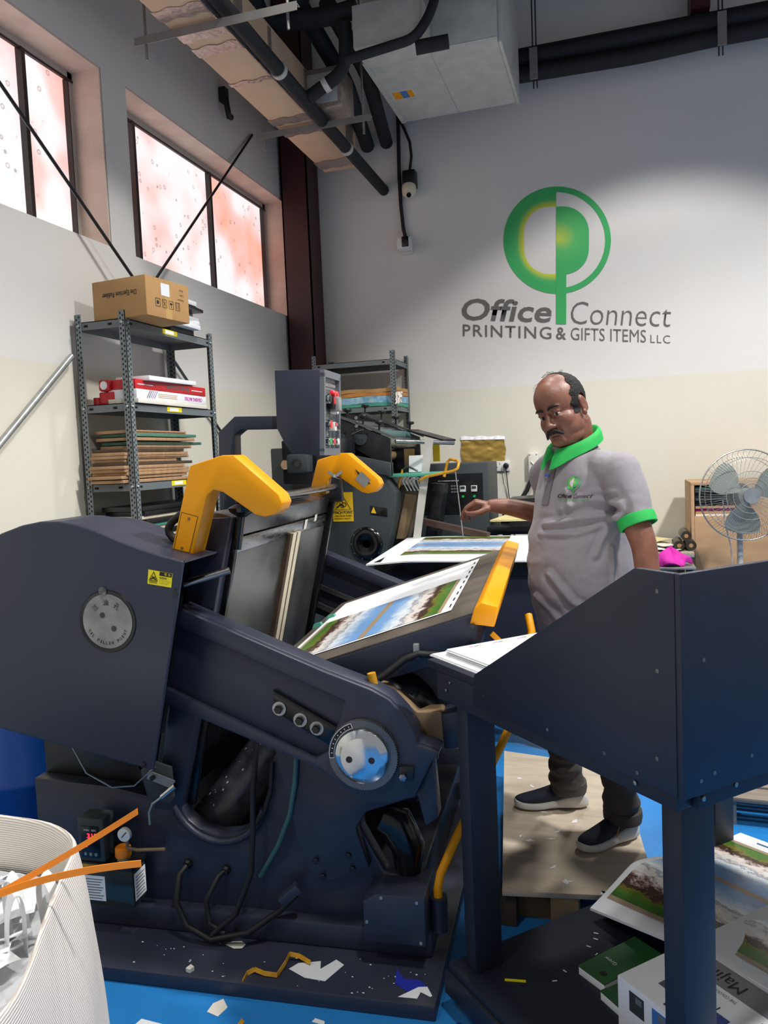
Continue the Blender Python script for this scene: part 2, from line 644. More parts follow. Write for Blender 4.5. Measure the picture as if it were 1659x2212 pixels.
def emblem(fn0, parent, step=(0, 0, 0)):
    lay = [0]

    def fn(x, y):
        p = fn0(x, y)
        return tuple(p[i] + step[i] * lay[0] for i in range(3))
    # thick left half of the ring (yellow towards its inner edge)
    G, T = [], []
    for k in range(49):
        a = 90 + 180 * k / 48
        ri = rrect(a, 0, 0, 70, 73, 55)
        row, tr = [], []
        for j in range(9):
            s = j / 8
            rr = ri * (1 - s) + 116 * s
            row.append(fn(rr * math.cos(R(a)), rr * math.sin(R(a)) * 1.0))
            tr.append(max(0, 1 - s * 1.9))
        G.append(row)
        T.append(tr)
    tone_mesh('ring_left', G, T, parent)
    lay[0] = 1
    G, T = [], []
    for k in range(49):
        a = -90 + 180 * k / 48
        G.append([fn(rr * math.cos(R(a)), rr * math.sin(R(a))) for rr in (104, 116)])
        T.append([0, 0])
    tone_mesh('ring_right', G, T, parent)
    lay[0] = 2
    G, T = [], []
    for k in range(41):
        a = -90 + 180 * k / 40
        ri = rrect(a, 0, 0, 70, 73, 55)
        G.append([fn(ri * j / 8 * math.cos(R(a)), ri * j / 8 * math.sin(R(a))) for j in range(9)])
        T.append([max(0, 0.85 - 0.85 * j / 8 - 0.25 * max(0, math.sin(R(a)))) for j in range(9)])
    tone_mesh('leaf', G, T, parent)
    lay[0] = 3
    tone_mesh('stem', [[fn(0, 60), fn(22, 60)], [fn(0, 182), fn(22, 182)]], [[0, 0], [0, 0]], parent)


emblem(lp, sign, (0, -0.0006, 0))
_ux = (0.00367, 0, -0.00044)
_uy = (0.0001, 0, 0.00366)


def sign_text(s, x, y, w, h, **kw):
    o = text(s, lp(x, y), _ux, _uy, w * 0.003696, h * 0.00366, 'grey_ink', sign, th=0.001, **kw)
    return o


sign_text('Office', -212, 180, 202, 50, shear=0.18, bold=0.017)
sign_text('Connect', 32, 181, 208, 49, shear=0.12, bold=-0.012)
sign_text('PRINTING', -210, 216, 200, 27, bold=0.004, tracking=1.15)
sign_text('&', 0, 216, 22, 27, bold=0.012)
sign_text('GIFTS ITEMS', 32, 216, 158, 27, bold=-0.004)
sign_text('LLC', 199, 216, 40, 17, bold=-0.006, tracking=1.15)

# ================================================================== things on the back wall
g = empty('foil_sample', (-1.12, YB, 1.48), label='crumpled gold foil sheet pinned to the back wall above the socket', cat='foil sheet')
MB().sheet((-0.185, -0.012, 0), (0.19, -0.012, -0.01), (0.19, -0.006, 0.20), (-0.185, -0.006, 0.215), 28, 18, 0.002,
           lambda s, t: (0.006 * math.sin(9 * t + 3 * s), -0.006 * abs(math.sin(5 * t + 3 * math.sin(3 * s))) - 0.006 * mnoise.noise((s * 7, t * 9, 0.3)), 0.006 * math.sin(14 * s) * (1 - t))).build('foil', 'gold_foil', g, smooth=60)
MB().sheet((-0.187, -0.014, 0.205), (0.19, -0.014, 0.193), (0.19, -0.004, 0.222), (-0.187, -0.004, 0.234), 24, 1, 0.001, lambda s, t: (0, -0.004 * abs(math.sin(21 * s)), 0.004 * math.sin(17 * s) * t)).build('torn_edge', 'paper', g)
s_ = empty('wall_socket', (-0.969, YB, 1.449), label='white double wall socket with one black plug under the gold foil', cat='socket')
MB().box(-0.073, 0.073, -0.02, 0, -0.043, 0.043).build('plate', 'white_plastic', s_, bev=0.004)
MB().lathe([(0.02, 0), (0.024, 0.01), (0.022, 0.035), (0.012, 0.04)], (0.045, -0.02, 0.003), (0, -1, 0), 20).build('plug', 'black_plastic', s_, smooth=40)
for (dx, dz) in ((-0.045, 0.014), (-0.056, -0.008), (-0.034, -0.008), (-0.01, 0.02)):
    MB().box(dx - 0.003, dx + 0.003, -0.0215, -0.02, dz - 0.005, dz + 0.005).build('pin_hole', 'black_plastic', s_)
MB().tube([(0.045, -0.05, -0.01), (0.05, -0.045, -0.1), (0.055, -0.02, -0.2), (0.075, -0.015, -0.45), (0.1, -0.01, -0.6)], 0.004, 6).build('cord', 'black_plastic', s_, smooth=60)
MB().tube([(0.03, -0.03, -0.03), (0.045, -0.02, -0.2), (0.09, -0.015, -0.5)], 0.003, 6).build('cord', 'white_plastic', s_, smooth=60)
j = empty('junction_box', (-0.695, YB, 1.36), label='pale isolator box with conduit on the back wall beside the man', cat='junction box')
MB().box(-0.04, 0.04, -0.06, 0, 0, 0.19).build('case', 'paper_warm', j, bev=0.006)
MB().bar((-0.02, -0.064, 0.12), (0.02, -0.064, 0.07), 0.004, 0.012, (0, 1, 0)).build('switch_lever', 'white_plastic', j)
for zz in (0.015, 0.175):
    for xx in (-0.028, 0.028):
        MB().cyl((xx, -0.06, zz), (xx, -0.064, zz), 0.005, 10).build('screw', 'zinc', j)
MB().tube([(-0.01, -0.03, 0), (-0.06, -0.04, -0.12), (-0.2, -0.06, -0.32), (-0.30, -0.08, -0.42)], 0.018, 10).build('conduit', 'rubber', j, smooth=60)
MB().tube([(0.02, -0.03, 0), (0.01, -0.03, -0.2), (-0.03, -0.03, -0.5)], 0.007, 8).build('cord', 'rubber', j, smooth=60)


def camera_dome(loc, label, kind):
    o = empty('security_camera', loc, label=label, cat='security camera')
    if kind:
        MB().box(-0.055, 0.055, -0.10, 0, -0.01, 0.13).build('mount_box', 'black_plastic', o, bev=0.01)
        MB().lathe([(0.055, 0.0), (0.062, -0.03), (0.056, -0.075), (0.03, -0.10), (0.005, -0.105)], (0, -0.085, 0.0), (0, 0.25, 1), 24).build('dome', 'ivory', o, smooth=50)
        MB().ball((0.006, -0.112, -0.075), 0.033).build('eyeball', 'paper_warm', o, smooth=60)
        MB().cyl((0.008, -0.135, -0.088), (0.01, -0.148, -0.096), 0.02, 16).build('lens', 'black_oily', o, smooth=40)
    else:
        MB().box(-0.05, 0.05, -0.02, 0, -0.06, 0.09).build('mount_plate', 'white_plastic', o, bev=0.008)
        MB().box(-0.055, 0.06, -0.16, -0.03, -0.05, 0.055).build('housing', 'white_plastic', o, bev=0.02)
        MB().box(-0.005, 0.055, -0.166, -0.155, -0.035, 0.05).build('front_glass', 'black_oily', o, bev=0.008)
        MB().cyl((0.03, -0.165, 0.01), (0.03, -0.17, 0.01), 0.015, 16).build('lens', 'black_plastic', o, smooth=40)
    return o


camera_dome((-1.655, YB - 0.002, 3.83), 'ivory dome camera hanging under a black box on the back wall', True)
camera_dome((-1.715, YB - 0.002, 3.35), 'white box camera at the lower end of the wall cable', False)
MB().tube([(-1.745, 6.57, 4.5), (-1.745, 6.57, 4.3), (-1.755, 6.575, 3.95), (-1.75, 6.575, 3.7), (-1.735, 6.57, 3.5), (-1.72, 6.57, 3.43)], 0.016, 8).build('camera_cable', 'rubber', smooth=60, label='straight black cable running down the wall to the lower camera', cat='cable')
MB().tube([(-1.74, 6.55, 4.42), (-1.70, 6.55, 4.34), (-1.645, 6.55, 4.2), (-1.635, 6.55, 4.08), (-1.655, 6.55, 3.96)], 0.012, 8).build('camera_cable', 'rubber', smooth=60, label='looped black cable curving down to the dome camera', cat='cable')
k = empty('wall_hook', (-2.745, 5.32, 4.1), label='small black fitting on the window wall beneath the duct', cat='fitting')
MB().box(0, 0.05, -0.03, 0.03, 0.1, 0.2).build('plate', 'black_plastic', k)
MB().tube([(0.04, 0, 0.13), (0.05, 0, 0.05), (0.05, 0.02, 0.0), (0.05, 0.05, 0.01)], 0.022, 8).build('hook', 'black_plastic', k, smooth=60)

# ================================================================== ducts and pipes under the ceiling
mat('duct_board', 'd8b998', 0.7, var=0.07, vscale=4)
mat('foil_tape', 'b9a79c', 0.3, 0.6, var=0.2, vscale=25, bump=0.4, bscale=40)
mat('duct_side', '8d8a86', 0.45, 0.3, var=0.1, vscale=8)
d = empty('air_duct', (-2.17, 4.6, 3.95), label='long tan rectangular air duct hung below the ceiling', cat='air duct')
MB().box(-0.14, 0.14, -1.9, 1.66, 0, 0.32).build('duct_body', 'duct_board', d, bev=0.004)
for (y, w) in ((-0.80, 0.10), (-0.58, 0.12), (-0.40, 0.10), (0.02, 0.04), (0.62, 0.10), (0.84, 0.07), (1.5, 0.16)):
    MB().sheet((-0.146, y - w / 2, -0.004), (-0.146, y + w / 2, -0.004), (0.146, y + w / 2, -0.004), (0.146, y - w / 2, -0.004), 8, 16, 0.003,
               lambda s, t: (0, 0.01 * math.sin(13 * t), -0.003 * abs(mnoise.noise((s * 9, t * 12, y))))).build('tape_band', 'foil_tape', d, smooth=50)
    MB().box(0.14, 0.146, y - w / 2, y + w / 2, 0, 0.3).build('tape_band', 'foil_tape', d)
MB().box(0.141, 0.15, -1.9, 1.64, -0.002, 0.05).build('corner_tape', 'foil_tape', d)
for (y, x0, x1, lab) in ((3.92, -2.52, -1.55, 'near steel angle bar carrying the tan duct'), (5.32, -2.47, -1.60, 'far steel angle bar carrying the tan duct')):
    o = empty('duct_bracket', (0, y, 3.93), label=lab, cat='bracket')
    MB().box(x0, x1, -0.02, 0.02, -0.012, -0.008).box(x0, x1, -0.022, -0.018, -0.045, 0.0).build('angle_bar', 'duct_side', o)
    for x in (x0 + 0.06, x1 - 0.06):
        MB().cyl((x, 0, -0.12), (x, 0, 2.07), 0.008, 8).build('hanger_rod', 'duct_side', o)


def pipe(pts, r, label, n=12, m='foam_black', extra=None):
    o = empty('insulated_pipe', pts[0], label=label, cat='pipe')
    q = [tuple(np.array(p) - np.array(pts[0])) for p in pts]
    # round the corners
    P = []
    for i, p in enumerate(q):
        p = Vector(p)
        if 0 < i < len(q) - 1:
            a, c2 = Vector(q[i - 1]), Vector(q[i + 1])
            d1, d2 = (a - p), (c2 - p)
            t = min(2.2 * r, d1.length * 0.45, d2.length * 0.45)
            A, B = p + d1.normalized() * t, p + d2.normalized() * t
            for k in range(5):
                s = k / 4
                P.append(A * (1 - s) ** 2 + p * 2 * s * (1 - s) + B * s * s)
        else:
            P.append(p)
    MB().tube(P, r, n).build('lagging', m, o, smooth=60)
    for (c, ax) in (extra or []):
        cc = Vector(c) - Vector(pts[0])
        MB().lathe([(r + 0.002, -0.018), (r + 0.007, -0.018), (r + 0.007, 0.018), (r + 0.002, 0.018)], cc, ax, 18).build('clip', 'galv', o, smooth=40)
    return o


pipe([(-1.975, 3.0, 4.02), (-1.97, 4.4, 3.98), (-1.955, 5.4, 3.935), (-1.90, 6.595, 3.85)], 0.045, 'long black lagged pipe running along the duct to the back wall', extra=[((-1.967, 4.6, 3.971), (0, 1, -0.04)), ((-1.94, 5.75, 3.91), (0, 1, -0.06))])
pipe([(-1.925, 4.98, 3.96), (-1.66, 4.97, 4.08), (-1.64, 4.95, 4.36)], 0.042, 'short black lagged branch pipe leaving the long pipe', extra=[((-1.80, 4.975, 4.017), (1, 0, 0.45))])
pipe([(-2.30, 4.85, 4.9), (-2.22, 4.95, 4.46), (-1.72, 4.98, 4.44), (-1.57, 4.99, 4.46)], 0.06, 'thick black lagged pipe bending behind the angle bar')
pipe([(-1.60, 4.81, 4.06), (-1.15, 4.80, 4.10), (-1.06, 4.82, 4.22), (-0.98, 4.9, 4.5)], 0.030, 'slim black lagged pipe under the front of the air unit')
pipe([(-1.16, 4.86, 4.075), (-0.96, 4.90, 4.095)], 0.042, 'stubby lagged pipe end below the air unit')
pipe([(-1.98, 4.9, 4.6), (-1.87, 5.6, 4.31), (-2.03, 6.59, 4.24)], 0.06, 'left of two lagged pipes entering the back wall')
pipe([(-1.78, 5.0, 4.55), (-1.71, 5.6, 4.36), (-1.86, 6.59, 4.24)], 0.055, 'right of two lagged pipes entering the back wall')
pipe([(-0.75, 6.38, 4.62), (2.4, 6.38, 4.62)], 0.072, 'upper thick black pipe along the top of the back wall')
pipe([(-0.75, 6.36, 4.49), (0.2, 6.36, 4.475), (0.7, 6.36, 4.50), (2.4, 6.36, 4.50)], 0.06, 'lower thick black pipe along the top of the back wall')
pipe([(-2.6, 4.0, 4.9), (-1.0, 4.3, 4.75), (0.6, 4.6, 4.9)], 0.05, 'dark pipe crossing high under the ceiling')
pipe([(-0.93, 5.1, 4.9), (-0.80, 5.05, 4.60), (-0.76, 5.1, 4.44)], 0.04, 'black pipe entering the bright front of the air unit')

o = empty('duct_branch', (-1.92, 5.25, 3.95), label='foil wrapped branch box between duct and air unit', cat='duct box')
MB().box(-0.13, 0.15, -0.05, 0.22, 0.02, 0.3).build('box_body', 'foil_tape', o, bev=0.015)
MB().box(-0.10, 0.12, -0.053, -0.045, 0.06, 0.26).build('face_panel', 'galv', o, bev=0.002)

a = empty('air_handling_unit', (-1.14, 5.65, 4.2), label='galvanised steel air handling unit hung near the back wall', cat='air unit')
MB().box(-0.44, 0.44, -0.5, 0.5, 0, 0.62).build('casing', 'galv', a, bev=0.006)
MB().box(-0.44, -0.005, -0.498, 0.498, -0.004, 0.0).build('bottom_panel', 'galv', a)
MB().box(0.0, 0.438, -0.498, 0.498, -0.003, 0.0).build('bottom_panel', 'galv', a)
MB().box(-0.46, -0.425, -0.5, 0.5, -0.012, 0.03).build('edge_rail', 'galv', a)
MB().box(0.44, 0.462, -0.44, 0.52, -0.01, 0.66).build('end_flange', 'galv', a, bev=0.004)
lb = MB().box(-0.40, -0.24, -0.02, 0.10, -0.0065, -0.004).build('label_plate', 'white_plastic', a)
MB().box(-0.395, -0.335, -0.015, 0.095, -0.008, -0.006).build('print', 'yellow', lb)
mat('print_blue', '3f76b8', 0.5)
MB().box(-0.335, -0.285, -0.015, 0.095, -0.008, -0.006).build('print', 'print_blue', lb)
MB().box(-0.285, -0.245, -0.015, 0.095, -0.008, -0.006).build('print', 'yellow', lb)
MB().box(-0.42, 0.02, -0.80, -0.52, -0.06, 0.20).build('valve_box', 'galv', a, bev=0.005)
for (x, lab) in ((-0.575, 'threaded hanger rod at the left end of the wall pipes'), (0.75, 'threaded hanger rod further right on the wall pipes')):
    h = empty('pipe_hanger', (x, 6.34, 4.36), label=lab, cat='hanger')
    MB().cyl((-0.012, 0, 0), (-0.012, 0, 1.63), 0.006, 8).build('rod', 'steel_dark', h)
    MB().cyl((0.014, 0, 0), (0.014, 0, 1.63), 0.006, 8).build('rod', 'steel_dark', h)
    MB().box(-0.03, 0.03, -0.10, -0.085, 0.03, 0.26).build('channel', 'duct_side', h)
b = MB().box(0.55, 0.68, 6.30, 6.58, 4.7, 5.9)
b.build('roof_post', 'dark_red', label='dark red roof steel behind the pipes at the top right', cat='beam')
# ================================================================== printed sheets
def landscape_material():
    m = bpy.data.materials.new('landscape_print')
    m.use_nodes = True
    nt = m.node_tree
    b = nt.nodes['Principled BSDF']
    b.inputs['Roughness'].default_value = 0.3
    uv = nd(nt, 'ShaderNodeUVMap')
    sp = nd(nt, 'ShaderNodeSeparateXYZ')
    nt.links.new(uv.outputs[0], sp.inputs[0])
    mp = nd(nt, 'ShaderNodeMapping')
    mp.inputs['Scale'].default_value = (13, 8, 1)
    nt.links.new(uv.outputs[0], mp.inputs[0])
    nz = nd(nt, 'ShaderNodeTexNoise', i_Scale=1.0, i_Detail=9.0, i_Roughness=0.8)
    nt.links.new(mp.outputs[0], nz.inputs['Vector'])
    a1 = nd(nt, 'ShaderNodeMath', operation='MULTIPLY_ADD')
    a1.inputs[1].default_value = 0.34
    nt.links.new(nz.outputs['Fac'], a1.inputs[0])
    # fold: both halves mirrored about the middle
    f0 = nd(nt, 'ShaderNodeMath', operation='SUBTRACT')
    f0.inputs[1].default_value = 0.5
    nt.links.new(sp.outputs[0], f0.inputs[0])
    f1 = nd(nt, 'ShaderNodeMath', operation='ABSOLUTE')
    nt.links.new(f0.outputs[0], f1.inputs[0])
    nt.links.new(f1.outputs[0], a1.inputs[2])
    a2 = nd(nt, 'ShaderNodeMath', operation='SUBTRACT')
    a2.inputs[1].default_value = 0.17
    nt.links.new(a1.outputs[0], a2.inputs[0])
    cr = nd(nt, 'ShaderNodeValToRGB')
    e = cr.color_ramp.elements
    e[0].position, e[0].color = 0.0, lin('6ea0d8')
    e[1].position, e[1].color = 0.5, lin('3f6b25')
    for pos, c in ((0.10, '7fabdd'), (0.17, 'c5d8ea'), (0.20, 'e8ecef'), (0.225, 'dfe4ea'), (0.24, '70788a'), (0.26, 'd9d5d0'), (0.30, 'efe9e2'), (0.33, 'a58f86'),
                   (0.345, '4a2a2c'), (0.385, '3c3a24'), (0.40, '8a7a2c'), (0.42, '4f7c2b')):
        k = e.new(pos)
        k.color = lin(c)
    nt.links.new(a2.outputs[0], cr.inputs[0])
    # leaves hanging in at one side of the sky
    n2 = nd(nt, 'ShaderNodeTexNoise', i_Scale=2.6, i_Detail=5.0, i_Roughness=0.75)
    nt.links.new(mp.outputs[0], n2.inputs['Vector'])
    lf = nd(nt, 'ShaderNodeMapRange')
    lf.inputs[1].default_value = 0.62
    lf.inputs[2].default_value = 0.66
    nt.links.new(n2.outputs['Fac'], lf.inputs[0])
    sd = nd(nt, 'ShaderNodeMapRange')
    sd.inputs[1].default_value = 0.22
    sd.inputs[2].default_value = 0.10
    nt.links.new(f1.outputs[0], sd.inputs[0])
    mu = nd(nt, 'ShaderNodeMath', operation='MULTIPLY')
    nt.links.new(lf.outputs[0], mu.inputs[0])
    nt.links.new(sd.outputs[0], mu.inputs[1])
    mx = nd(nt, 'ShaderNodeMix', data_type='RGBA')
    nt.links.new(mu.outputs[0], mx.inputs[0])
    nt.links.new(cr.outputs[0], mx.inputs[6])
    mx.inputs[7].default_value = lin('5d7a36')
    # bare tan strip along the fold and the ends
    st = nd(nt, 'ShaderNodeMath', operation='LESS_THAN')
    st.inputs[1].default_value = 0.022
    nt.links.new(f1.outputs[0], st.inputs[0])
    s2 = nd(nt, 'ShaderNodeMath', operation='GREATER_THAN')
    s2.inputs[1].default_value = 0.475
    nt.links.new(f1.outputs[0], s2.inputs[0])
    s3 = nd(nt, 'ShaderNodeMath', operation='MAXIMUM')
    nt.links.new(st.outputs[0], s3.inputs[0])
    nt.links.new(s2.outputs[0], s3.inputs[1])
    m3 = nd(nt, 'ShaderNodeMix', data_type='RGBA')
    nt.links.new(s3.outputs[0], m3.inputs[0])
    nt.links.new(mx.outputs[2], m3.inputs[6])
    m3.inputs[7].default_value = lin('a89378')
    nt.links.new(m3.outputs[2], b.inputs['Base Color'])
    MATS['landscape_print'] = m


landscape_material()


def uv_grid(name, fn, nx, ny, m, parent=None, th=0.0, **kw):
    """grid surface p = fn(s,t) with uv = (s,t); th gives it real thickness downwards"""
    P = [Vector(fn(i / nx, j / ny)) for j in range(ny + 1) for i in range(nx + 1)]
    w = nx + 1
    F = [(j * w + i, j * w + i + 1, (j + 1) * w + i + 1, (j + 1) * w + i) for j in range(ny) for i in range(nx)]
    UV = [(i / nx, j / ny) for j in range(ny + 1) for i in range(nx + 1)]
    if th:
        N = len(P)
        P += [p - Vector((0, 0, th)) for p in P]
        UV += UV
        F2 = [tuple(q + N for q in reversed(f)) for f in F]
        ed = [i for i in range(w)] + [(j + 1) * w + nx for j in range(ny)] + [ny * w + i for i in range(nx - 1, -1, -1)] + [j * w for j in range(ny - 1, 0, -1)]
        F += F2 + [(ed[k], ed[k] + N, ed[(k + 1) % len(ed)] + N, ed[(k + 1) % len(ed)]) for k in range(len(ed))]
    me = bpy.data.meshes.new(name)
    me.from_pydata([tuple(p) for p in P], [], F)
    l = me.uv_layers.new(name='UVMap')
    for lp_ in me.loops:
        l.data[lp_.index].uv = UV[lp_.vertex_index]
    me.polygons.foreach_set('use_smooth', [True] * len(me.polygons))
    me.set_sharp_from_angle(angle=R(40))
    me.materials.append(MATS[m] if isinstance(m, str) else m)
    o = bpy.data.objects.new(name, me)
    COL.objects.link(o)
    if parent:
        o.parent = parent
    return tag(o, **kw)


# ================================================================== the creasing and die cutting machine
DC = empty('die_cutting_machine', (-0.522, 1.985, 0), R(3.8), 'large dark navy platen die cutter with yellow hook guards standing in the foreground', 'machine')
MB().box(-1.45, 0.0, 0.0, 1.62, 0, 0.045).build('base_plate', 'navy', DC, bev=0.006)
MB().box(-1.42, -0.04, 0.2, 0.36, 0.045, 0.127).build('foot_beam', 'navy', DC, bev=0.012)
MB().box(-1.42, -0.04, 1.3, 1.46, 0.045, 0.127).build('foot_beam', 'navy', DC, bev=0.012)
# side frame behind the rocker: lower plate with the round opening for the drum
fr = [(-1.42, 0.11), (-1.42, 0.52), (-1.122, 0.505), (-0.87, 0.46), (-0.848, 0.411), (-0.808, 0.382), (-0.744, 0.366), (-0.678, 0.376), (-0.621, 0.403), (-0.586, 0.459), (-0.558, 0.537), (-0.537, 0.64), (-0.40, 0.66), (-0.25, 0.60),
      (-0.26, 0.42), (-0.19, 0.29), (-0.10, 0.27), (-0.10, 0.11)]
MB().prism(fr, 0.24, 0.30).build('side_frame', 'navy', DC, bev=0.008)
MB().prism(fr, 1.32, 1.38).build('side_frame', 'navy', DC, bev=0.008)
rim = [(-0.885 + 0.0, 0.43)] + [(-0.735 + 0.165 * math.cos(R(a)), 0.51 + 0.165 * math.sin(R(a))) for a in range(200, 345, 12)]
MB().tube([(p[0], 0.235, p[1]) for p in rim], 0.012, 8).build('opening_rim', 'navy', DC, smooth=60)
rk = [(-0.52, 0.70), (-0.457, 0.396), (-0.41, 0.247), (-0.227, 0.316), (-0.264, 0.44), (-0.229, 0.493), (-0.062, 0.554), (-0.001, 0.671), (-0.10, 0.76)]
rocker = MB().prism(rk, 0.20, 0.238).build('rocker_plate', 'navy', DC, bev=0.006)
for (x, z) in ((-0.397, 0.329), (-0.291, 0.353), (-0.279, 0.312), (-0.377, 0.28)):
    MB().lathe([(0.010, 0), (0.010, 0.008), (0.006, 0.009)], (x, 0.20, z), (0, -1, 0), 6).build('bolt', 'black_iron', rocker)
# inner castings
MB().prism([(-1.42, 0.12), (-1.42, 1.10), (-1.05, 1.22), (-0.92, 1.30), (-1.08, 0.62), (-0.95, 0.3), (-0.95, 0.12)], 0.3, 1.32).build('main_casting', 'black_iron', DC, bev=0.01)
MB().box(-0.95, -0.10, 0.30, 1.32, 0.05, 0.20).build('lower_casting', 'black_iron', DC, bev=0.01)
MB().prism([(-0.46, 0.88), (0.10, 1.03), (0.08, 0.86), (-0.03, 0.62), (-0.10, 0.45), (-0.32, 0.45), (-0.42, 0.62)], 0.36, 1.25).build('platen_carrier', 'navy', DC, bev=0.02)
MB().lathe([(0.05, 0), (0.13, 0.0), (0.16, 0.05), (0.16, 0.2), (0.10, 0.24)], (-0.17, 0.26, 0.74), (0, 1, 0), 32).build('pivot_housing', 'black_oily', DC, smooth=40)
mat('drum_black', '5a5d63', 0.3, 0.2, var=0.3, vscale=30, rvar=0.12)
drum = MB().lathe([(0.0, 0), (0.072, 0), (0.082, 0.012), (0.082, 0.55), (0.06, 0.56)], (-0.86, 0.40, 0.30), (0.31, 0.36, 0.40), 36).build('drum', 'drum_black', DC, smooth=40)
random.seed(5)
_dx = Vector((0.31, 0.36, 0.40)).normalized()
_sp = MB()
for _k in range(46):
    _t, _an = random.uniform(0.05, 0.42), random.uniform(-1.9, 0.6)
    _s1 = _dx.cross(Vector((0, 0, 1))).normalized()
    _s2 = _s1.cross(_dx)
    _n = _s1 * math.sin(_an) + _s2 * math.cos(_an)
    _c = Vector((-0.86, 0.40, 0.30)) + _dx * _t + _n * 0.0825
    _q = random.uniform(0.0008, 0.003)
    _sp.obox(_c, _dx, _n.cross(_dx), _n, _q * 1.6, _q, 0.0004)
_sp.build('paper_dust', 'paper', drum, kind='stuff')
MB().bar((-0.905, 0.30, 0.52), (-0.905, 1.3, 0.52), 0.025, 0.035).build('guide_rail', 'steel_dark', DC)
MB().tube([(-0.20, 0.26, 0.46), (-0.16, 0.27, 0.44), (-0.12, 0.28, 0.36), (-0.12, 0.28, 0.26)], [0.05, 0.06, 0.055, 0.04], 14).build('lever_boot', 'black_oily', DC, smooth=60)

# --- flywheel cover
cv = [(-0.68, 1.297), (-0.752, 1.315), (-0.817, 1.335), (-0.89, 1.363), (-0.956, 1.39), (-1.016, 1.409), (-1.077, 1.42), (-1.14, 1.421), (-1.204, 1.411), (-1.279, 1.388), (-1.36, 1.345), (-1.45, 1.27), (-1.52, 1.16), (-1.56, 1.03), (-1.57, 0.83), (-0.819, 0.675)]
cover = MB().prism(cv, 0.0, 0.014).build('flywheel_cover', 'navy', DC, bev=0.006, seg=3)
_sk = MB()
for _i in range(14):
    (_a, _b), (_c, _d) = cv[_i], cv[_i + 1]
    _sk.add([(_a, 0.008, _b), (_c, 0.008, _d), (_c, 0.225, _d), (_a, 0.225, _b), (_a, 0.008, _b - 0.006), (_c, 0.008, _d - 0.006), (_c, 0.225, _d - 0.006), (_a, 0.225, _b - 0.006)], [(0, 1, 2, 3), (7, 6, 5, 4), (0, 4, 5, 1), (2, 6, 7, 3), (1, 5, 6, 2), (3, 7, 4, 0)])
_sk.build('cover_skin', 'navy', cover, smooth=50)
MB().prism([(-0.775, 1.28), (-0.80, 1.30), (-0.95, 1.36), (-1.10, 1.39), (-1.25, 1.37), (-1.45, 1.22), (-1.53, 1.0), (-1.53, 0.85), (-0.90, 0.71)], 0.03, 0.22).build('cover_gap_black', 'black_iron', cover)  # black filler put in for the shaded gap inside the open cover
MB().cyl((-0.735, 0.10, 1.215), (-0.60, 0.13, 1.25), 0.011, 12).build('tie_rod', 'steel', cover, smooth=40)
cv2 = [(-0.90, 1.345), (-0.956, 1.372), (-1.016, 1.391), (-1.077, 1.402), (-1.14, 1.403), (-1.204, 1.394), (-1.279, 1.371), (-1.36, 1.33), (-1.45, 1.255), (-1.5, 1.16), (-1.54, 1.03), (-1.55, 0.86), (-0.95, 0.75)]
MB().prism(cv2, 0.225, 0.37).build('cover_back', 'navy', cover, bev=0.01)
# oil filler plate
mat('oil_plate', '8b8a88', 0.42, 0.35, var=0.3, vscale=14)
ring = MB().lathe([(0.080, -0.001), (0.086, 0.003), (0.092, 0.003), (0.094, -0.001)], (-0.935, 0.0, 1.122), (0, -1, 0), 48).build('oil_filler_ring', 'black_iron', cover, smooth=50)
op = MB().lathe([(0.0, 0.0), (0.081, 0.0), (0.081, 0.002), (0.0, 0.0021)], (-0.935, 0.0, 1.122), (0, -1, 0), 48).build('oil_filler_plate', 'oil_plate', cover)
MB().lathe([(0.013, 0), (0.013, 0.006), (0.006, 0.008)], (-0.942, 0.0, 1.212), (0, -1, 0), 16).build('screw', 'steel_dark', cover)
for (x, z) in ((-0.708, 1.211), (-0.848, 0.692)):
    MB().lathe([(0.008, 0), (0.008, 0.006), (0.003, 0.007)], (x, 0.0, z), (0, -1, 0), 12).build('screw', 'black_iron', cover)
for (x, z) in ((-0.95, 1.14), (-0.915, 1.10)):
    MB().lathe([(0.009, 0.002), (0.009, 0.0026), (0.0, 0.0026)], (x, 0.0, z), (0, -1, 0), 16).build('stain_spot', 'slate', op)
S = 'OIL FILLER POINT'
for i, ch in enumerate(S):
    if ch == ' ':
        continue
    a = R(205 + i * 8.6)
    cx, cz = -0.935 + 0.066 * math.cos(a), 1.122 + 0.066 * math.sin(a)
    xd = Vector((-math.sin(a), 0, math.cos(a)))
    yd = Vector((-math.cos(a), 0, -math.sin(a)))
    wd = 0.003 if ch == 'I' else 0.0065
    text(ch, Vector((cx, -0.0026, cz)) - xd * wd / 2 - yd * 0.004, xd, yd, wd, 0.009, 'black_ink', op)
for ch, a in (('\u6cb9', 92), ('\u5b54', 52), ('\u6ce8', 132)):
    a = R(a)
    cx, cz = -0.935 + 0.056 * math.cos(a), 1.122 + 0.056 * math.sin(a)
    yd = Vector((math.cos(a), 0, math.sin(a)))
    xd = Vector((math.sin(a), 0, -math.cos(a)))
    text(ch, Vector((cx, -0.0026, cz)) - xd * 0.009 - yd * 0.009, xd, yd, 0.018, 0.018, 'black_ink' if a < 2 else 'slate', op)
# warning sticker
wl = MB().add([(-0.797, -0.0015, 1.233), (-0.722, -0.0015, 1.221), (-0.715, -0.0015, 1.262), (-0.791, -0.0015, 1.275)], [(0, 1, 2, 3)]).build('warning_label', 'yellow_label', cover, label='yellow warning sticker')
_x = Vector((0.075, 0, -0.0125)).normalized()
_y = Vector((0.006, 0, 0.042)).normalized()
_o = Vector((-0.797, -0.0022, 1.233))


def wlp(a, c):
    return _o + _x * a + _y * c


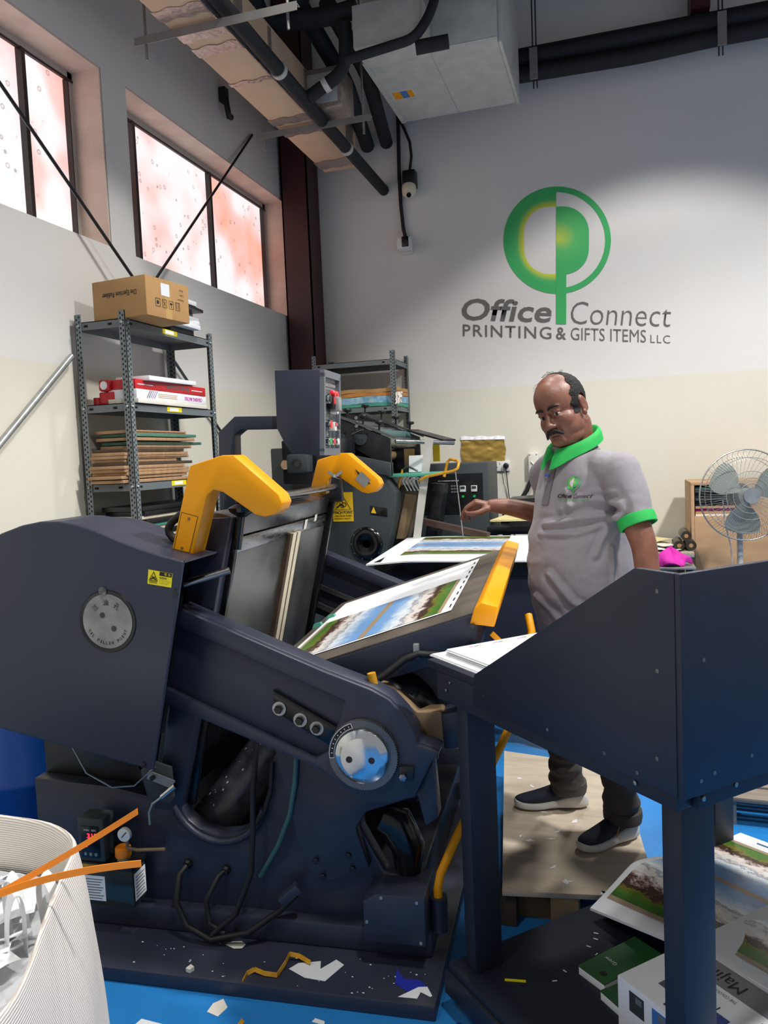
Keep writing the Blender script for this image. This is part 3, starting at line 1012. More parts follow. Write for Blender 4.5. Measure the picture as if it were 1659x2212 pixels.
MB().add([wlp(0.036, 0.030), wlp(0.075, 0.030), wlp(0.076, 0.0415), wlp(0.037, 0.0415)], [(0, 1, 2, 3)]).build('warning_panel', 'black_ink', wl)
tri = MB()
for (i, j) in ((0, 1), (1, 2), (2, 0)):
    T3 = [wlp(0.005, 0.012), wlp(0.031, 0.012), wlp(0.018, 0.038)]
    tri.bar(T3[i], T3[j], 0.0012, 0.0016, (0, 1, 0))
tri.build('warning_sign', 'black_ink', wl)
MB().tube([wlp(0.010, 0.015), wlp(0.015, 0.020), wlp(0.022, 0.018), wlp(0.026, 0.016)], 0.0018, 6).build('warning_sign', 'black_ink', wl)
MB().tube([wlp(0.014, 0.024), wlp(0.019, 0.022), wlp(0.023, 0.023)], 0.0014, 6).build('warning_sign', 'black_ink', wl)
text('\u8fd0\u8f6c\u5371\u9669', wlp(0.005, 0.004), _x, _y, 0.026, 0.006, 'black_ink', wl)
text('WARNING', wlp(0.037, 0.021), _x, _y, 0.024, 0.006, 'black_ink', wl, bold=0.02)
text('\u8b66 \u544a', wlp(0.052, 0.0325), _x, _y, 0.02, 0.007, 'yellow_label', wl)
for k, z in enumerate((0.015, 0.0105, 0.006)):
    text('This machine has moving parts', wlp(0.037, z), _x, _y, 0.036 - 0.004 * k, 0.0028, 'black_ink', wl)

# --- side arm (beam) with its boss, near and far
outer = [(-0.77, 1.145), (-0.307, 0.955), (-0.171, 0.906), (-0.118, 0.878), (-0.079, 0.835), (-0.050, 0.785), (-0.042, 0.749), (-0.009, 0.74), (0.021, 0.728), (-0.004, 0.697), (-0.055, 0.592), (-0.085, 0.588), (-0.117, 0.574), (-0.185, 0.570), (-0.25, 0.597), (-0.281, 0.622), (-0.336, 0.662), (-0.83, 0.845)]
webp = outer
flange = outer[:] + [(-0.82, 0.895), (-0.349, 0.694), (-0.305, 0.72), (-0.252, 0.868), (-0.78, 1.090)]
arm_w = MB().prism(webp, 0.125, 0.20).build('side_arm', 'navy', DC, bev=0.006)
MB().prism(flange, 0.10, 0.125).build('arm_flange', 'navy', arm_w, bev=0.007)
MB().prism([(-0.475, 0.895), (-0.471, 0.828), (-0.298, 0.724), (-0.25, 0.76), (-0.27, 0.785)], 0.108, 0.126).build('clamp_plate', 'black_oily', arm_w, bev=0.006)
for (x, z) in ((-0.455, 0.839), (-0.391, 0.807), (-0.341, 0.784)):
    w_ = MB().lathe([(0.0, 0), (0.021, 0.0), (0.021, 0.003), (0.0, 0.0031)], (x, 0.108, z), (0, -1, 0), 24).build('washer', 'zinc', arm_w, smooth=40)
    MB().lathe([(0.013, 0.003), (0.013, 0.014), (0.011, 0.017), (0.0, 0.017)], (x, 0.108, z), (0, -1, 0), 6).build('bolt', 'black_oily', w_)
dc = (-0.197, 0.10, 0.720)
gear = MB()
teeth = []
for k in range(180):
    a = 2 * math.pi * k / 180
    rr = 0.1035 if k % 2 else 0.100
    teeth.append((dc[0] + rr * math.cos(a), dc[2] + rr * math.sin(a)))
gear.prism(teeth, 0.078, 0.102)
gd = gear.build('graduated_ring', 'steel_dark', arm_w)
disc = MB().lathe([(0.0795, 0), (0.0795, 0.030), (0.078, 0.034), (0.060, 0.046), (0.0585, 0.0465), (0.0, 0.0465)], dc, (0, -1, 0), 64).build('hub_disc', 'chrome', arm_w, smooth=30)
for dx in (-0.034, 0.032):
    MB().lathe([(0.0095, 0.0466), (0.0095, 0.0474), (0.006, 0.0474), (0.006, 0.0468), (0.0, 0.0468)], (dc[0] + dx, dc[1], dc[2] - 0.004), (0, -1, 0), 20).build('socket_hole', 'black_oily', disc)
sc_ = MB()
p1 = arc(dc[0], dc[2], 0.0985, 108, 186, 16)
p2 = arc(dc[0], dc[2], 0.0845, 186, 108, 16)
sc_.prism(p1 + p2, 0.0745, 0.0785)
scale_plate = sc_.build('scale_plate', 'black_ink', gd, bev=0.001)
tk = MB()
tk.tube([(x, 0.0742, z) for x, z in p1 + p2], 0.0009, 5, closed=True)
for a in range(114, 184, 9):
    ca, sa = math.cos(R(a)), math.sin(R(a))
    tk.bar((dc[0] + 0.089 * ca, 0.074, dc[2] + 0.089 * sa), (dc[0] + 0.093 * ca, 0.074, dc[2] + 0.093 * sa), 0.002, 0.001, (0, 1, 0))
tk.build('scale_marks', 'white_ink', scale_plate)
lock = MB().prism([(-0.095, 0.69), (-0.05, 0.69), (-0.055, 0.65), (-0.095, 0.645)], 0.085, 0.10).build('lock_block', 'black_iron', arm_w, bev=0.004)
MB().lathe([(0.011, 0), (0.011, 0.012), (0.005, 0.013)], (-0.082, 0.085, 0.662), (0, -1, 0), 6).build('bolt', 'steel', lock)
# far arm
fa = MB().prism(webp, 1.50, 1.56).build('side_arm', 'navy', DC, bev=0.006)
MB().prism([(-0.77, 1.145), (-0.307, 0.955), (-0.31, 0.90), (-0.77, 1.09)], 1.47, 1.50).build('arm_flange', 'navy', fa, bev=0.006)
MB().bar((-0.82, 1.49, 0.99), (-0.33, 1.49, 0.79), 0.03, 0.02).build('arm_rib', 'steel_dark', fa)
MB().bar((-0.82, 1.485, 0.90), (-0.36, 1.485, 0.70), 0.03, 0.022).build('arm_rib', 'steel_dark', fa)

# bronze coloured lever behind the boss
lev = MB().prism([(-0.20, 0.885), (-0.16, 0.879), (-0.118, 0.855), (-0.062, 0.802), (0.005, 0.806), (0.012, 0.801), (0.016, 0.70), (-0.021, 0.687), (-0.075, 0.72), (-0.12, 0.80)], 0.225, 0.30).build('brake_lever', 'bronze', DC, bev=0.006)
MB().prism([(0.008, 0.798), (0.085, 0.815), (0.085, 0.70), (0.014, 0.691)], 0.222, 0.32).build('lever_end', 'navy', lev, bev=0.008)
MB().cyl((-0.178, 0.17, 0.895), (-0.185, 0.17, 0.935), 0.013, 16).build('grease_cup', 'yellow_worn', DC, smooth=40)
lug = MB().prism([(-0.06, 0.60), (-0.005, 0.69), (0.005, 0.52), (-0.035, 0.49)], 0.14, 0.2).build('stop_lug', 'navy', DC, bev=0.006)

# --- bed: leaning frame, steel plate, wood rules
def bu(w):
    return -0.672 + (w - 1.30) * 0.235


bed = empty('bed', (0, 0, 0))
bed.parent = DC
MB().prism([(bu(0.46) - 0.14, 0.46), (bu(0.46) - 0.02, 0.46), (bu(1.40) - 0.02, 1.40), (bu(1.40) - 0.14, 1.40)], 0.30, 1.34).build('bed_casting', 'black_iron', bed, bev=0.004)
MB().prism([(bu(0.70) - 0.03, 0.70), (bu(0.70), 0.70), (bu(1.275), 1.275), (bu(1.275) - 0.03, 1.275)], 0.30, 1.33).build('steel_face', 'steel_plate', bed)
MB().prism([(bu(1.275) - 0.03, 1.275), (bu(1.275) + 0.004, 1.275), (bu(1.325) + 0.004, 1.325), (bu(1.325) - 0.03, 1.325)], 0.285, 1.35).build('clamp_strip', 'steel', bed, bev=0.002)
MB().prism([(bu(1.33) - 0.03, 1.33), (bu(1.33), 1.33), (bu(1.40) + 0.01, 1.40), (bu(1.41) - 0.05, 1.415), (bu(1.41) - 0.20, 1.40)], 0.27, 1.35).build('top_bar', 'steel_dark', bed, bev=0.003)
for v0 in (0.235, 1.345):
    MB().prism([(bu(0.44) - 0.09, 0.44), (bu(0.44) + 0.005, 0.44), (bu(1.40) + 0.012, 1.40), (bu(1.40) - 0.10, 1.40)], v0, v0 + 0.055).build('side_rail', 'navy', bed, bev=0.004)
    MB().prism([(bu(0.44) + 0.0, 0.44), (bu(0.44) + 0.03, 0.44), (bu(1.40) + 0.03, 1.40), (bu(1.40) + 0.0, 1.40)], v0 + (0.045 if v0 < 1 else -0.02), v0 + (0.065 if v0 < 1 else 0.0)).build('guide_strip', 'black_oily', bed, bev=0.003)
for (v0, v1, m_) in ((0.835, 0.865, 'ply_dark'), (0.865, 0.905, 'ivory'), (0.905, 0.918, 'ply_dark'), (0.918, 0.955, 'ivory')):
    MB().prism([(bu(0.72), 0.72), (bu(0.72) + 0.018, 0.72), (bu(1.285) + 0.018, 1.285), (bu(1.285), 1.285)], v0, v1 - 0.001).build('wood_rule', m_, bed)
for (v0, dz) in ((1.02, 0.0), (1.15, 0.01)):
    MB().prism([(bu(1.285) + 0.005, 1.285 + dz), (bu(1.285) + 0.006, 1.285 + dz), (bu(1.33) + 0.006, 1.325 + dz), (bu(1.33) + 0.005, 1.325 + dz)], v0, v0 + 0.03).build('tape_piece', 'paper_warm', bed)
cb = MB().cyl((-0.612, 0.30, 1.447), (-0.612, 1.36, 1.447), 0.014, 16).build('cross_shaft', 'steel', DC, smooth=40)
MB().prism([(-0.68, 1.38), (-0.58, 1.38), (-0.585, 1.48), (-0.625, 1.49), (-0.64, 1.42), (-0.68, 1.41)], 1.30, 1.335).build('shaft_bracket', 'black_iron', cb, bev=0.004)
wn = MB()
wn.bar((-0.615, 1.32, 1.49), (-0.64, 1.30, 1.515), 0.008, 0.012).bar((-0.615, 1.32, 1.49), (-0.585, 1.33, 1.512), 0.008, 0.012).cyl((-0.615, 1.32, 1.48), (-0.612, 1.32, 1.50), 0.008, 10)
wn.build('wing_nut', 'chrome', cb)
# bevel gears beside the near hook
MB().lathe([(0.012, -0.03), (0.040, -0.012), (0.044, 0.0), (0.02, 0.012)], (-0.60, 0.25, 1.43), (0, 0, 1), 20).build('bevel_gear', 'black_oily', DC, smooth=None)
MB().lathe([(0.012, -0.02), (0.030, -0.012), (0.034, 0.0), (0.015, 0.012)], (-0.60, 0.27, 1.462), (0.3, 1, 0), 18).build('bevel_gear', 'black_oily', DC, smooth=None)
MB().cyl((-0.625, 0.25, 1.30), (-0.60, 0.25, 1.43), 0.014, 12).build('gear_shaft', 'black_oily', DC, smooth=40)

# --- yellow hook guards
hk = [(-0.702, 1.568), (-0.595, 1.595), (-0.559, 1.594), (-0.425, 1.474), (-0.415, 1.450), (-0.425, 1.428), (-0.446, 1.414), (-0.472, 1.409), (-0.501, 1.416), (-0.600, 1.486), (-0.629, 1.494), (-0.651, 1.478), (-0.713, 1.287), (-0.781, 1.306)]
for (v0, full) in ((0.115, True), (1.345, False)):
    h = MB().prism(hk, v0, v0 + 0.085).build('hook_guard', 'yellow', DC, bev=0.005, seg=2)
    if full:
        dq = [(-0.769, 1.318), (-0.719, 1.307), (-0.684, 1.415), (-0.736, 1.430)]
        fr2 = MB()
        for i in range(4):
            a_, b_ = dq[i], dq[(i + 1) % 4]
            fr2.bar((a_[0], v0 - 0.0003, a_[1]), (b_[0], v0 - 0.0003, b_[1]), 0.001, 0.0014, (0, 1, 0))
        fr2.build('door_seam', 'black_ink', h)
        MB().prism([(-0.767, 1.320), (-0.720, 1.309), (-0.686, 1.413), (-0.735, 1.428)], v0 - 0.001, v0 + 0.001).build('access_door', 'yellow', h)
        for (x, z) in ((-0.713, 1.41), (-0.742, 1.323)):
            MB().lathe([(0.004, 0.0), (0.004, 0.003), (0.0, 0.0032)], (x, v0 - 0.001, z), (0, -1, 0), 10).build('screw', 'bronze', h)
    else:
        MB().prism([(-0.525, 1.520), (-0.488, 1.486), (-0.458, 1.452), (-0.492, 1.455)], v0 - 0.002, v0).build('name_plate_shadow', 'black_ink', h)
        MB().add([(-0.528, v0 - 0.003, 1.475), (-0.487, v0 - 0.003, 1.435), (-0.457, v0 - 0.003, 1.470), (-0.498, v0 - 0.003, 1.510)], [(0, 1, 2, 3)]).build('name_plate', 'zinc', h)
coil = [(-0.775 - 0.05 * math.sin(math.pi * t), 0.19, 1.32 + 0.10 * t) for t in [i / 10 for i in range(11)]]
cc = MB().tube(coil, 0.012, 10)
cc.build('corrugated_hose', 'rubber', DC, smooth=60)

# --- platen with its yellow end guard
def pw(u, v, d=0.0):
    return (u, v, 1.06 + 0.325 * u + 0.055 * (v - 0.3) + d)


def slab(u0, u1, v0, v1, d0, d1):
    m_ = MB()
    P = [pw(u, v, d) for d in (d0, d1) for (u, v) in ((u0, v0), (u1, v0), (u1, v1), (u0, v1))]
    return m_.add(P, [(0, 3, 2, 1), (4, 5, 6, 7), (0, 1, 5, 4), (1, 2, 6, 5), (2, 3, 7, 6), (3, 0, 4, 7)])


mat('platen_top', '6d655c', 0.4, 0.3, var=0.25, vscale=7, rvar=0.1)
pt = slab(-0.62, 0.118, 0.28, 1.335, -0.125, -0.004).build('platen', 'navy', DC, bev=0.008)
slab(-0.615, 0.112, 0.285, 1.33, -0.004, 0.0).build('platen_face', 'platen_top', pt)
gp = [(0.100, -0.028), (0.113, 0.012), (0.136, 0.026), (0.186, -0.004), (0.172, -0.060), (0.128, -0.040)]
g2 = MB()
rings = []
for v in (0.262, 1.36):
    rings.append([pw(x, v, y) for (x, y) in gp])
g2.loop(rings, True)
yg = g2.build('end_guard', 'yellow', pt, bev=0.004)
MB().bar(pw(0.16, 0.30, -0.085), pw(0.23, 0.33, -0.19), 0.006, 0.016).build('guard_strip', 'yellow', yg)
MB().cyl(pw(0.108, 0.255, -0.035), pw(0.108, 0.30, -0.035), 0.008, 12).build('pivot_pin', 'black_oily', yg)
sh = uv_grid('blank_sheet', lambda s, t: pw(-0.575 + 0.60 * s, 0.40 + 0.86 * t, 0.003), 6, 6, 'paper', None)
MC = Matrix.Translation((-0.522, 1.985, 0)) @ Matrix.Rotation(R(3.8), 4, 'Z')
sh.name = 'poster_sheet'
sh.matrix_world = MC
tag(sh, 'white sheet with a garden photograph lying on the tilted platen', 'printed sheet')
uv_grid('photograph', lambda s, t: pw(-0.555 + 0.545 * s, 0.415 + 0.50 * t, 0.0042), 4, 4, 'landscape_print', sh)
for k in range(9):
    MB().quad(pw(0.010, 0.45 + k * 0.088, 0.0045), pw(0.016, 0.45 + k * 0.088, 0.0045), pw(0.016, 0.49 + k * 0.088, 0.0045), pw(0.010, 0.49 + k * 0.088, 0.0045)).build('colour_mark', 'black_ink', sh)
for (u, v) in ((-0.53, 0.40), (-0.50, 0.385), (-0.60, 0.93), (-0.57, 1.02)):
    cl = MB().add([pw(u - 0.02, v - 0.01, 0.0), pw(u + 0.02, v - 0.01, 0.0), pw(u + 0.02, v + 0.015, 0.0), pw(u - 0.02, v + 0.015, 0.0), pw(u - 0.014, v - 0.005, 0.014), pw(u + 0.014, v - 0.005, 0.014), pw(u + 0.014, v + 0.01, 0.014), pw(u - 0.014, v + 0.01, 0.014)],
                  [(0, 3, 2, 1), (4, 5, 6, 7), (0, 1, 5, 4), (1, 2, 6, 5), (2, 3, 7, 6), (3, 0, 4, 7)]).build('lay_gauge', 'teal', pt)
cj = [(-0.30, 0.20, 0.83), (-0.24, 0.22, 0.86), (-0.16, 0.24, 0.91), (-0.10, 0.255, 0.955), (-0.06, 0.262, 0.97), (0.0, 0.275, 0.965)]
MB().tube(cj, 0.011, 10).build('cable_conduit', 'rubber', pt, smooth=60)
MB().prism([(-0.075, 0.955), (-0.058, 0.955), (-0.058, 1.0), (-0.075, 1.0)], 0.262, 0.279).build('cable_clip', 'zinc', pt, bev=0.002)

# --- control box on its arm
ctl = empty('control_box', (0, 0, 0))
ctl.parent = DC
MB().prism([(-0.697, 1.921), (-0.513, 1.913), (-0.53, 1.584), (-0.645, 1.60), (-0.674, 1.644), (-0.70, 1.699)], 0.85, 1.075).build('box_shell', 'navy', ctl, bev=0.004)
mat('panel_grey', '565d60', 0.45)
fx = -0.5115


def cp(v, z):
    return fx - (1.915 - z) * 0.05


fmb = MB()
for (v0, v1, z0, z1) in ((0.852, 1.073, 1.885, 1.912), (0.852, 1.073, 1.586, 1.612), (0.852, 0.868, 1.6, 1.9), (1.057, 1.073, 1.6, 1.9)):
    fmb.add([(cp(0, z0) - 0.004, v0, z0), (cp(0, z0) + 0.016, v0, z0), (cp(0, z1) + 0.016, v0, z1), (cp(0, z1) - 0.004, v0, z1), (cp(0, z0) - 0.004, v1, z0), (cp(0, z0) + 0.016, v1, z0), (cp(0, z1) + 0.016, v1, z1), (cp(0, z1) - 0.004, v1, z1)],
            [(0, 1, 2, 3), (7, 6, 5, 4), (0, 4, 5, 1), (1, 5, 6, 2), (2, 6, 7, 3), (3, 7, 4, 0)])
mat('panel_frame', '6b7076', 0.5)
fmb.build('panel_frame', 'panel_frame', ctl)
pnl = MB().add([(cp(0, 1.60) + 0.001, 0.865, 1.60), (cp(0, 1.60) + 0.001, 1.06, 1.60), (cp(0, 1.90) + 0.001, 1.06, 1.90), (cp(0, 1.90) + 0.001, 0.865, 1.90)], [(0, 1, 2, 3)]).build('control_panel', 'panel_grey', ctl)


def knob(v, z, r, l, m_, cap=None):
    n = Vector((1, 0, -0.05)).normalized()
    k = MB().lathe([(r, 0), (r, l), (r * 0.85, l + 0.003), (0.0, l + 0.003)], (cp(0, z) + 0.002, v, z), n, 20).build('push_button', m_, pnl, smooth=40)
    if cap:
        MB().lathe([(r * 0.75, l + 0.003), (r * 0.75, l + 0.005), (0, l + 0.005)], (cp(0, z) + 0.002, v, z), n, 20).build('button_cap', cap, k)


knob(0.985, 1.828, 0.014, 0.016, 'red_btn')
knob(1.02, 1.828, 0.014, 0.016, 'red_btn')
knob(1.02, 1.795, 0.014, 0.016, 'green_btn')
knob(1.02, 1.762, 0.014, 0.016, 'white_plastic')
knob(0.985, 1.762, 0.014, 0.016, 'white_plastic')
knob(0.895, 1.805, 0.020, 0.022, 'chrome', 'black_plastic')
knob(0.905, 1.705, 0.019, 0.022, 'chrome', 'red_btn')
knob(1.005, 1.700, 0.018, 0.024, 'chrome', 'black_plastic')
knob(0.90, 1.64, 0.017, 0.022, 'chrome', 'green_btn')
knob(0.95, 1.64, 0.017, 0.022, 'chrome', 'red_btn')
knob(1.005, 1.64, 0.017, 0.022, 'chrome', 'white_plastic')
ctr = MB().box(cp(0, 1.79) + 0.002, cp(0, 1.79) + 0.03, 0.925, 0.975, 1.765, 1.815).build('counter', 'black_plastic', pnl, bev=0.004)
MB().box(cp(0, 1.79) + 0.03, cp(0, 1.79) + 0.0315, 0.93, 0.97, 1.785, 1.81).build('counter_window', 'red_btn', ctr)
MB().box(cp(0, 1.79) + 0.002, cp(0, 1.79) + 0.045, 0.952, 0.995, 1.757, 1.815).build('clear_cover', 'zinc', pnl, bev=0.006)
sw = MB().box(cp(0, 1.70) + 0.002, cp(0, 1.70) + 0.03, 0.945, 0.975, 1.68, 1.715).build('switch', 'white_plastic', pnl, bev=0.003)
MB().box(cp(0, 1.70) + 0.03, cp(0, 1.70) + 0.033, 0.95, 0.97, 1.70, 1.713).build('switch_rocker', 'red_btn', sw)
pd = Vector((0, 1, 0))
pz = Vector((0.05, 0, 1)).normalized()
text('\u5e73\u538b\u538b\u75d5\u5207\u7ebf\u673a', (cp(0, 1.872) + 0.0015, 0.868, 1.872), pd, pz, 0.175, 0.020, 'white_ink', pnl)
text('CREASING AND CUTTING MACHINE', (cp(0, 1.856) + 0.0015, 0.868, 1.856), pd, pz, 0.175, 0.010, 'white_ink', pnl)
for (v, z) in ((0.885, 1.675), (0.93, 1.665), (1.0, 1.672), (0.885, 1.612), (0.94, 1.612), (0.995, 1.612), (0.93, 1.74)):
    text('\u542f\u52a8 RUN', (cp(0, z) + 0.0015, v, z), pd, pz, 0.026, 0.006, 'white_ink', pnl)
fl = MB()
for (a_, b_) in (((0.905, 1.752), (0.905, 1.845)), ((0.905, 1.845), (1.04, 1.845)), ((0.905, 1.752), (0.925, 1.752)), ((0.98, 1.744), (1.04, 1.744))):
    fl.bar((cp(0, a_[1]) + 0.0015, a_[0], a_[1]), (cp(0, b_[1]) + 0.0015, b_[0], b_[1]), 0.001, 0.0016, (1, 0, 0))
fl.build('panel_lines', 'white_ink', pnl)
am = [(-0.70, 1.748), (-0.896, 1.756), (-0.97, 1.695), (-0.985, 1.30), (-0.915, 1.30), (-0.901, 1.682), (-0.87, 1.703), (-0.70, 1.698)]
MB().prism(am, 0.90, 0.97).build('support_arm', 'navy', ctl, bev=0.004)

# --- lower details on the near side
eb = MB().prism([(-0.232, 0.128), (-0.232, 0.252), (-0.19, 0.278), (-0.045, 0.278), (-0.045, 0.128)], 0.13, 0.30).build('terminal_box', 'navy', DC, bev=0.004)
for (x, z) in ((-0.175, 0.268), (-0.068, 0.262), (-0.222, 0.19), (-0.06, 0.14)):
    MB().lathe([(0.005, 0), (0.005, 0.003), (0, 0.0035)], (x, 0.13, z), (0, -1, 0), 10).build('screw', 'zinc', eb)
sk = MB().cyl((-0.018, 0.22, 0.13), (-0.018, 0.22, 0.235), 0.026, 20).build('bar_socket', 'navy', DC, smooth=40)
yb = MB().tube([(-0.02, 0.22, 0.16), (-0.02, 0.22, 0.26), (-0.012, 0.235, 0.30), (0.03, 0.29, 0.385), (0.12, 0.40, 0.545), (0.225, 0.53, 0.735)], 0.0135, 14)
yb.build('safety_bar', 'yellow', DC, smooth=60)
MB().tube([(0.24, 0.62, 0.86), (0.262, 0.66, 0.95), (0.25, 0.70, 1.0)], 0.0135, 12).build('safety_bar', 'yellow', DC, smooth=60)
for pts, r in (([(-0.855, 0.235, 0.262), (-0.862, 0.19, 0.25), (-0.865, 0.165, 0.17), (-0.83, 0.155, 0.10), (-0.745, 0.15, 0.065), (-0.62, 0.16, 0.095), (-0.52, 0.19, 0.16), (-0.47, 0.20, 0.21)], 0.010),
               ([(-0.72, 0.235, 0.252), (-0.73, 0.20, 0.25), (-0.765, 0.175, 0.18), (-0.755, 0.165, 0.11), (-0.70, 0.16, 0.085)], 0.009),
               ([(-0.575, 0.21, 0.70), (-0.588, 0.185, 0.55), (-0.595, 0.18, 0.40), (-0.605, 0.175, 0.285), (-0.66, 0.165, 0.15), (-0.74, 0.155, 0.08)], 0.009),
               ([(-0.54, 0.236, 0.62), (-0.545, 0.225, 0.53), (-0.57, 0.225, 0.46), (-0.60, 0.225, 0.42)], 0.007)):
    MB().tube(pts, r, 10).build('cable', 'rubber', DC, smooth=60)
for (x, z) in ((-0.855, 0.262), (-0.72, 0.252)):
    MB().lathe([(0.016, 0), (0.016, 0.012), (0.012, 0.02)], (x, 0.24, z), (0, -1, 0), 8).build('cable_gland', 'black_plastic', DC)
MB().tube([(-0.442, 0.195, 0.66), (-0.452, 0.195, 0.57), (-0.475, 0.20, 0.47), (-0.525, 0.21, 0.36), (-0.60, 0.235, 0.24)], 0.0085, 10).build('oil_hose', 'teal_hose', DC, smooth=60)
plug = MB().bar((-0.51, 0.17, 0.20), (-0.455, 0.19, 0.245), 0.03, 0.03).build('connector', 'navy', DC, bev=0.004)
# proximity sensor bracket
sb = MB().prism([(-0.985, 0.585), (-0.945, 0.62), (-0.875, 0.60), (-0.872, 0.50), (-0.885, 0.48), (-0.965, 0.49)], 0.20, 0.212).build('sensor_plate', 'slate', DC, bev=0.002)
MB().bar((-0.955, 0.196, 0.575), (-0.865, 0.196, 0.545), 0.006, 0.028, (0, 0, 1)).build('slotted_strip', 'zinc', sb)
MB().lathe([(0.008, 0), (0.008, 0.010), (0, 0.011)], (-0.935, 0.192, 0.568), (0, -1, 0), 10).build('screw', 'black_iron', sb)
sn = MB().cyl((-0.895, 0.17, 0.515), (-0.845, 0.17, 0.555), 0.009, 14).build('sensor', 'chrome', sb, smooth=40)
MB().tube([(-0.895, 0.17, 0.515), (-0.93, 0.17, 0.49), (-0.945, 0.17, 0.46), (-0.945, 0.17, 0.42)], 0.004, 8).build('sensor_lead', 'zinc', sn, smooth=60)
MB().tube([(-1.13, 0.05, 0.73), (-1.10, 0.08, 0.62), (-1.04, 0.12, 0.56), (-0.98, 0.15, 0.555), (-0.93, 0.2, 0.60)], 0.003, 6).build('thin_lead', 'zinc', DC, smooth=60)
MB().box(-0.95, -0.90, 0.0, 0.25, 1.05, 1.06).build('bracket_rod', 'steel', cover)

# --- automatic oil pump
lu = empty('oil_pump', (0, 0, 0))
lu.matrix_world = MC @ Matrix.Translation((-1.09, 0.13, 0.155))
tag(lu, 'automatic oil pump with red digits and orange cap hung on the navy machine', 'oil pump')
mat('tank_glass', '2a3330', 0.12, spec=0.6)
MB().box(-0.095, 0.095, 0, 0.08, 0.0, 0.125).build('oil_tank', 'tank_glass', lu, bev=0.008)
MB().box(-0.098, 0.098, -0.004, 0.084, 0.125, 0.145).build('tank_lid', 'black_plastic', lu, bev=0.004)
hd = MB().box(-0.095, 0.0, 0.002, 0.075, 0.145, 0.29).build('pump_head', 'slate', lu, bev=0.006)
dp = MB().box(-0.082, -0.016, -0.001, 0.004, 0.16, 0.265).build('display_panel', 'black_oily', hd, bev=0.002)
mat('led_red', '3a0508', 0.4, emit='ff2030', estr=3.5)
text('31\u00b0', (-0.058, -0.002, 0.226), (1, 0, 0), (0, 0, 1), 0.034, 0.017, 'led_red', dp, bold=0.02)
text('C', (-0.068, -0.002, 0.196), (1, 0, 0), (0, 0, 1), 0.009, 0.014, 'led_red', dp, bold=0.02)
text('MIN  SEC', (-0.068, -0.002, 0.250), (1, 0, 0), (0, 0, 1), 0.045, 0.006, 'white_ink', dp)
for k in range(3):
    MB().lathe([(0.006, 0), (0.005, 0.002), (0, 0.002)], (-0.068 + 0.019 * k, -0.001, 0.172), (0, -1, 0), 12).build('button', 'zinc', dp)
cp_ = MB().lathe([(0.024, 0), (0.026, 0.004), (0.025, 0.03), (0.02, 0.034), (0, 0.034)], (0.045, 0.035, 0.155), (0, 0, 1), 20).build('filler_cap', 'orange_strap', lu, smooth=40)
MB().lathe([(0.021, -0.012), (0.021, 0.002)], (0.045, 0.035, 0.155), (0, 0, 1), 20).build('filler_neck', 'zinc', lu)
ga = MB().lathe([(0.022, 0), (0.022, 0.012), (0.019, 0.013), (0, 0.013)], (0.075, 0.01, 0.245), (0, -1, 0), 24).build('pressure_gauge', 'white_plastic', lu, smooth=40)
MB().bar((0.068, -0.004, 0.238), (0.085, -0.004, 0.256), 0.002, 0.002).build('needle', 'black_ink', ga)
MB().tube([(0.075, 0.015, 0.22), (0.075, 0.015, 0.195), (0.11, 0.015, 0.19), (0.20, 0.03, 0.192)], 0.006, 8).build('outlet_pipe', 'bronze', lu, smooth=60)
lb1 = MB().box(-0.085, -0.005, -0.0015, 0.0, 0.018, 0.10).build('instruction_label', 'paper', lu)
for k in range(8):
    MB().box(-0.080, -0.012 - 0.006 * (k % 3), -0.0022, -0.0015, 0.088 - k * 0.009, 0.0905 - k * 0.009).build('print_line', 'grey_ink', lb1)
MB().box(-0.092, 0.0, -0.0045, -0.004, 0.128, 0.140).build('stripe_label', 'yellow_worn', lu)
lb2 = MB().box(0.0951, 0.0962, 0.01, 0.075, 0.02, 0.11).build('side_label', 'paper', lu)
for k in range(7):
    MB().box(0.0962, 0.0968, 0.015, 0.068 - 0.005 * (k % 2), 0.095 - k * 0.011, 0.098 - k * 0.011).build('print_line', 'grey_ink', lb2)
# ================================================================== sloping navy desk on the right
DK = empty('work_desk', (0.10, 1.49, 0), R(45), 'navy wooden desk with tall sloping side wings at the right', 'desk')
MDK = Matrix.Translation((0.10, 1.49, 0)) @ Matrix.Rotation(R(45), 4, 'Z')
for (x, y) in ((0.015, 0.02), (0.0, 0.715), (0.96, 0.02), (0.96, 0.715)):
    MB().box(x, x + 0.09, y, y + 0.05, 0.15, 0.955).build('leg', 'navy_wood', DK, bev=0.003)
MB().box(-0.02, 0.02, 0.0, 0.83, 0.895, 0.975).build('apron', 'navy_wood', DK, bev=0.003)
MB().box(1.02, 1.06, 0.0, 0.83, 0.895, 0.975).build('apron', 'navy_wood', DK, bev=0.003)
MB().box(0.02, 1.02, -0.015, 0.02, 0.895, 0.975).build('apron', 'navy_wood', DK, bev=0.003)
MB().box(0.02, 1.02, 0.795, 0.83, 0.895, 0.975).build('apron', 'navy_wood', DK, bev=0.003)
MB().box(-0.022, 1.06, 0.02, 0.875, 0.975, 0.997).build('desk_top', 'navy_wood', DK, bev=0.003)
wing = MB().prism([(-0.0155, 0.932), (-0.0155, 1.342), (0.078, 1.342), (0.623, 1.012), (0.634, 0.955), (0.634, 0.932)], -0.036, -0.022, 'x').build('wing_panel', 'navy_panel', DK, bev=0.002)
backp = MB().box(-0.036, 1.07, -0.030, -0.0158, 0.932, 1.342).build('back_panel', 'navy_panel', DK, bev=0.002)
MB().prism([(0.0, 0.932), (0.0, 1.342), (0.078, 1.342), (0.623, 1.012), (0.634, 0.932)], 1.06, 1.075, 'x').build('wing_panel', 'navy_panel', DK, bev=0.002)
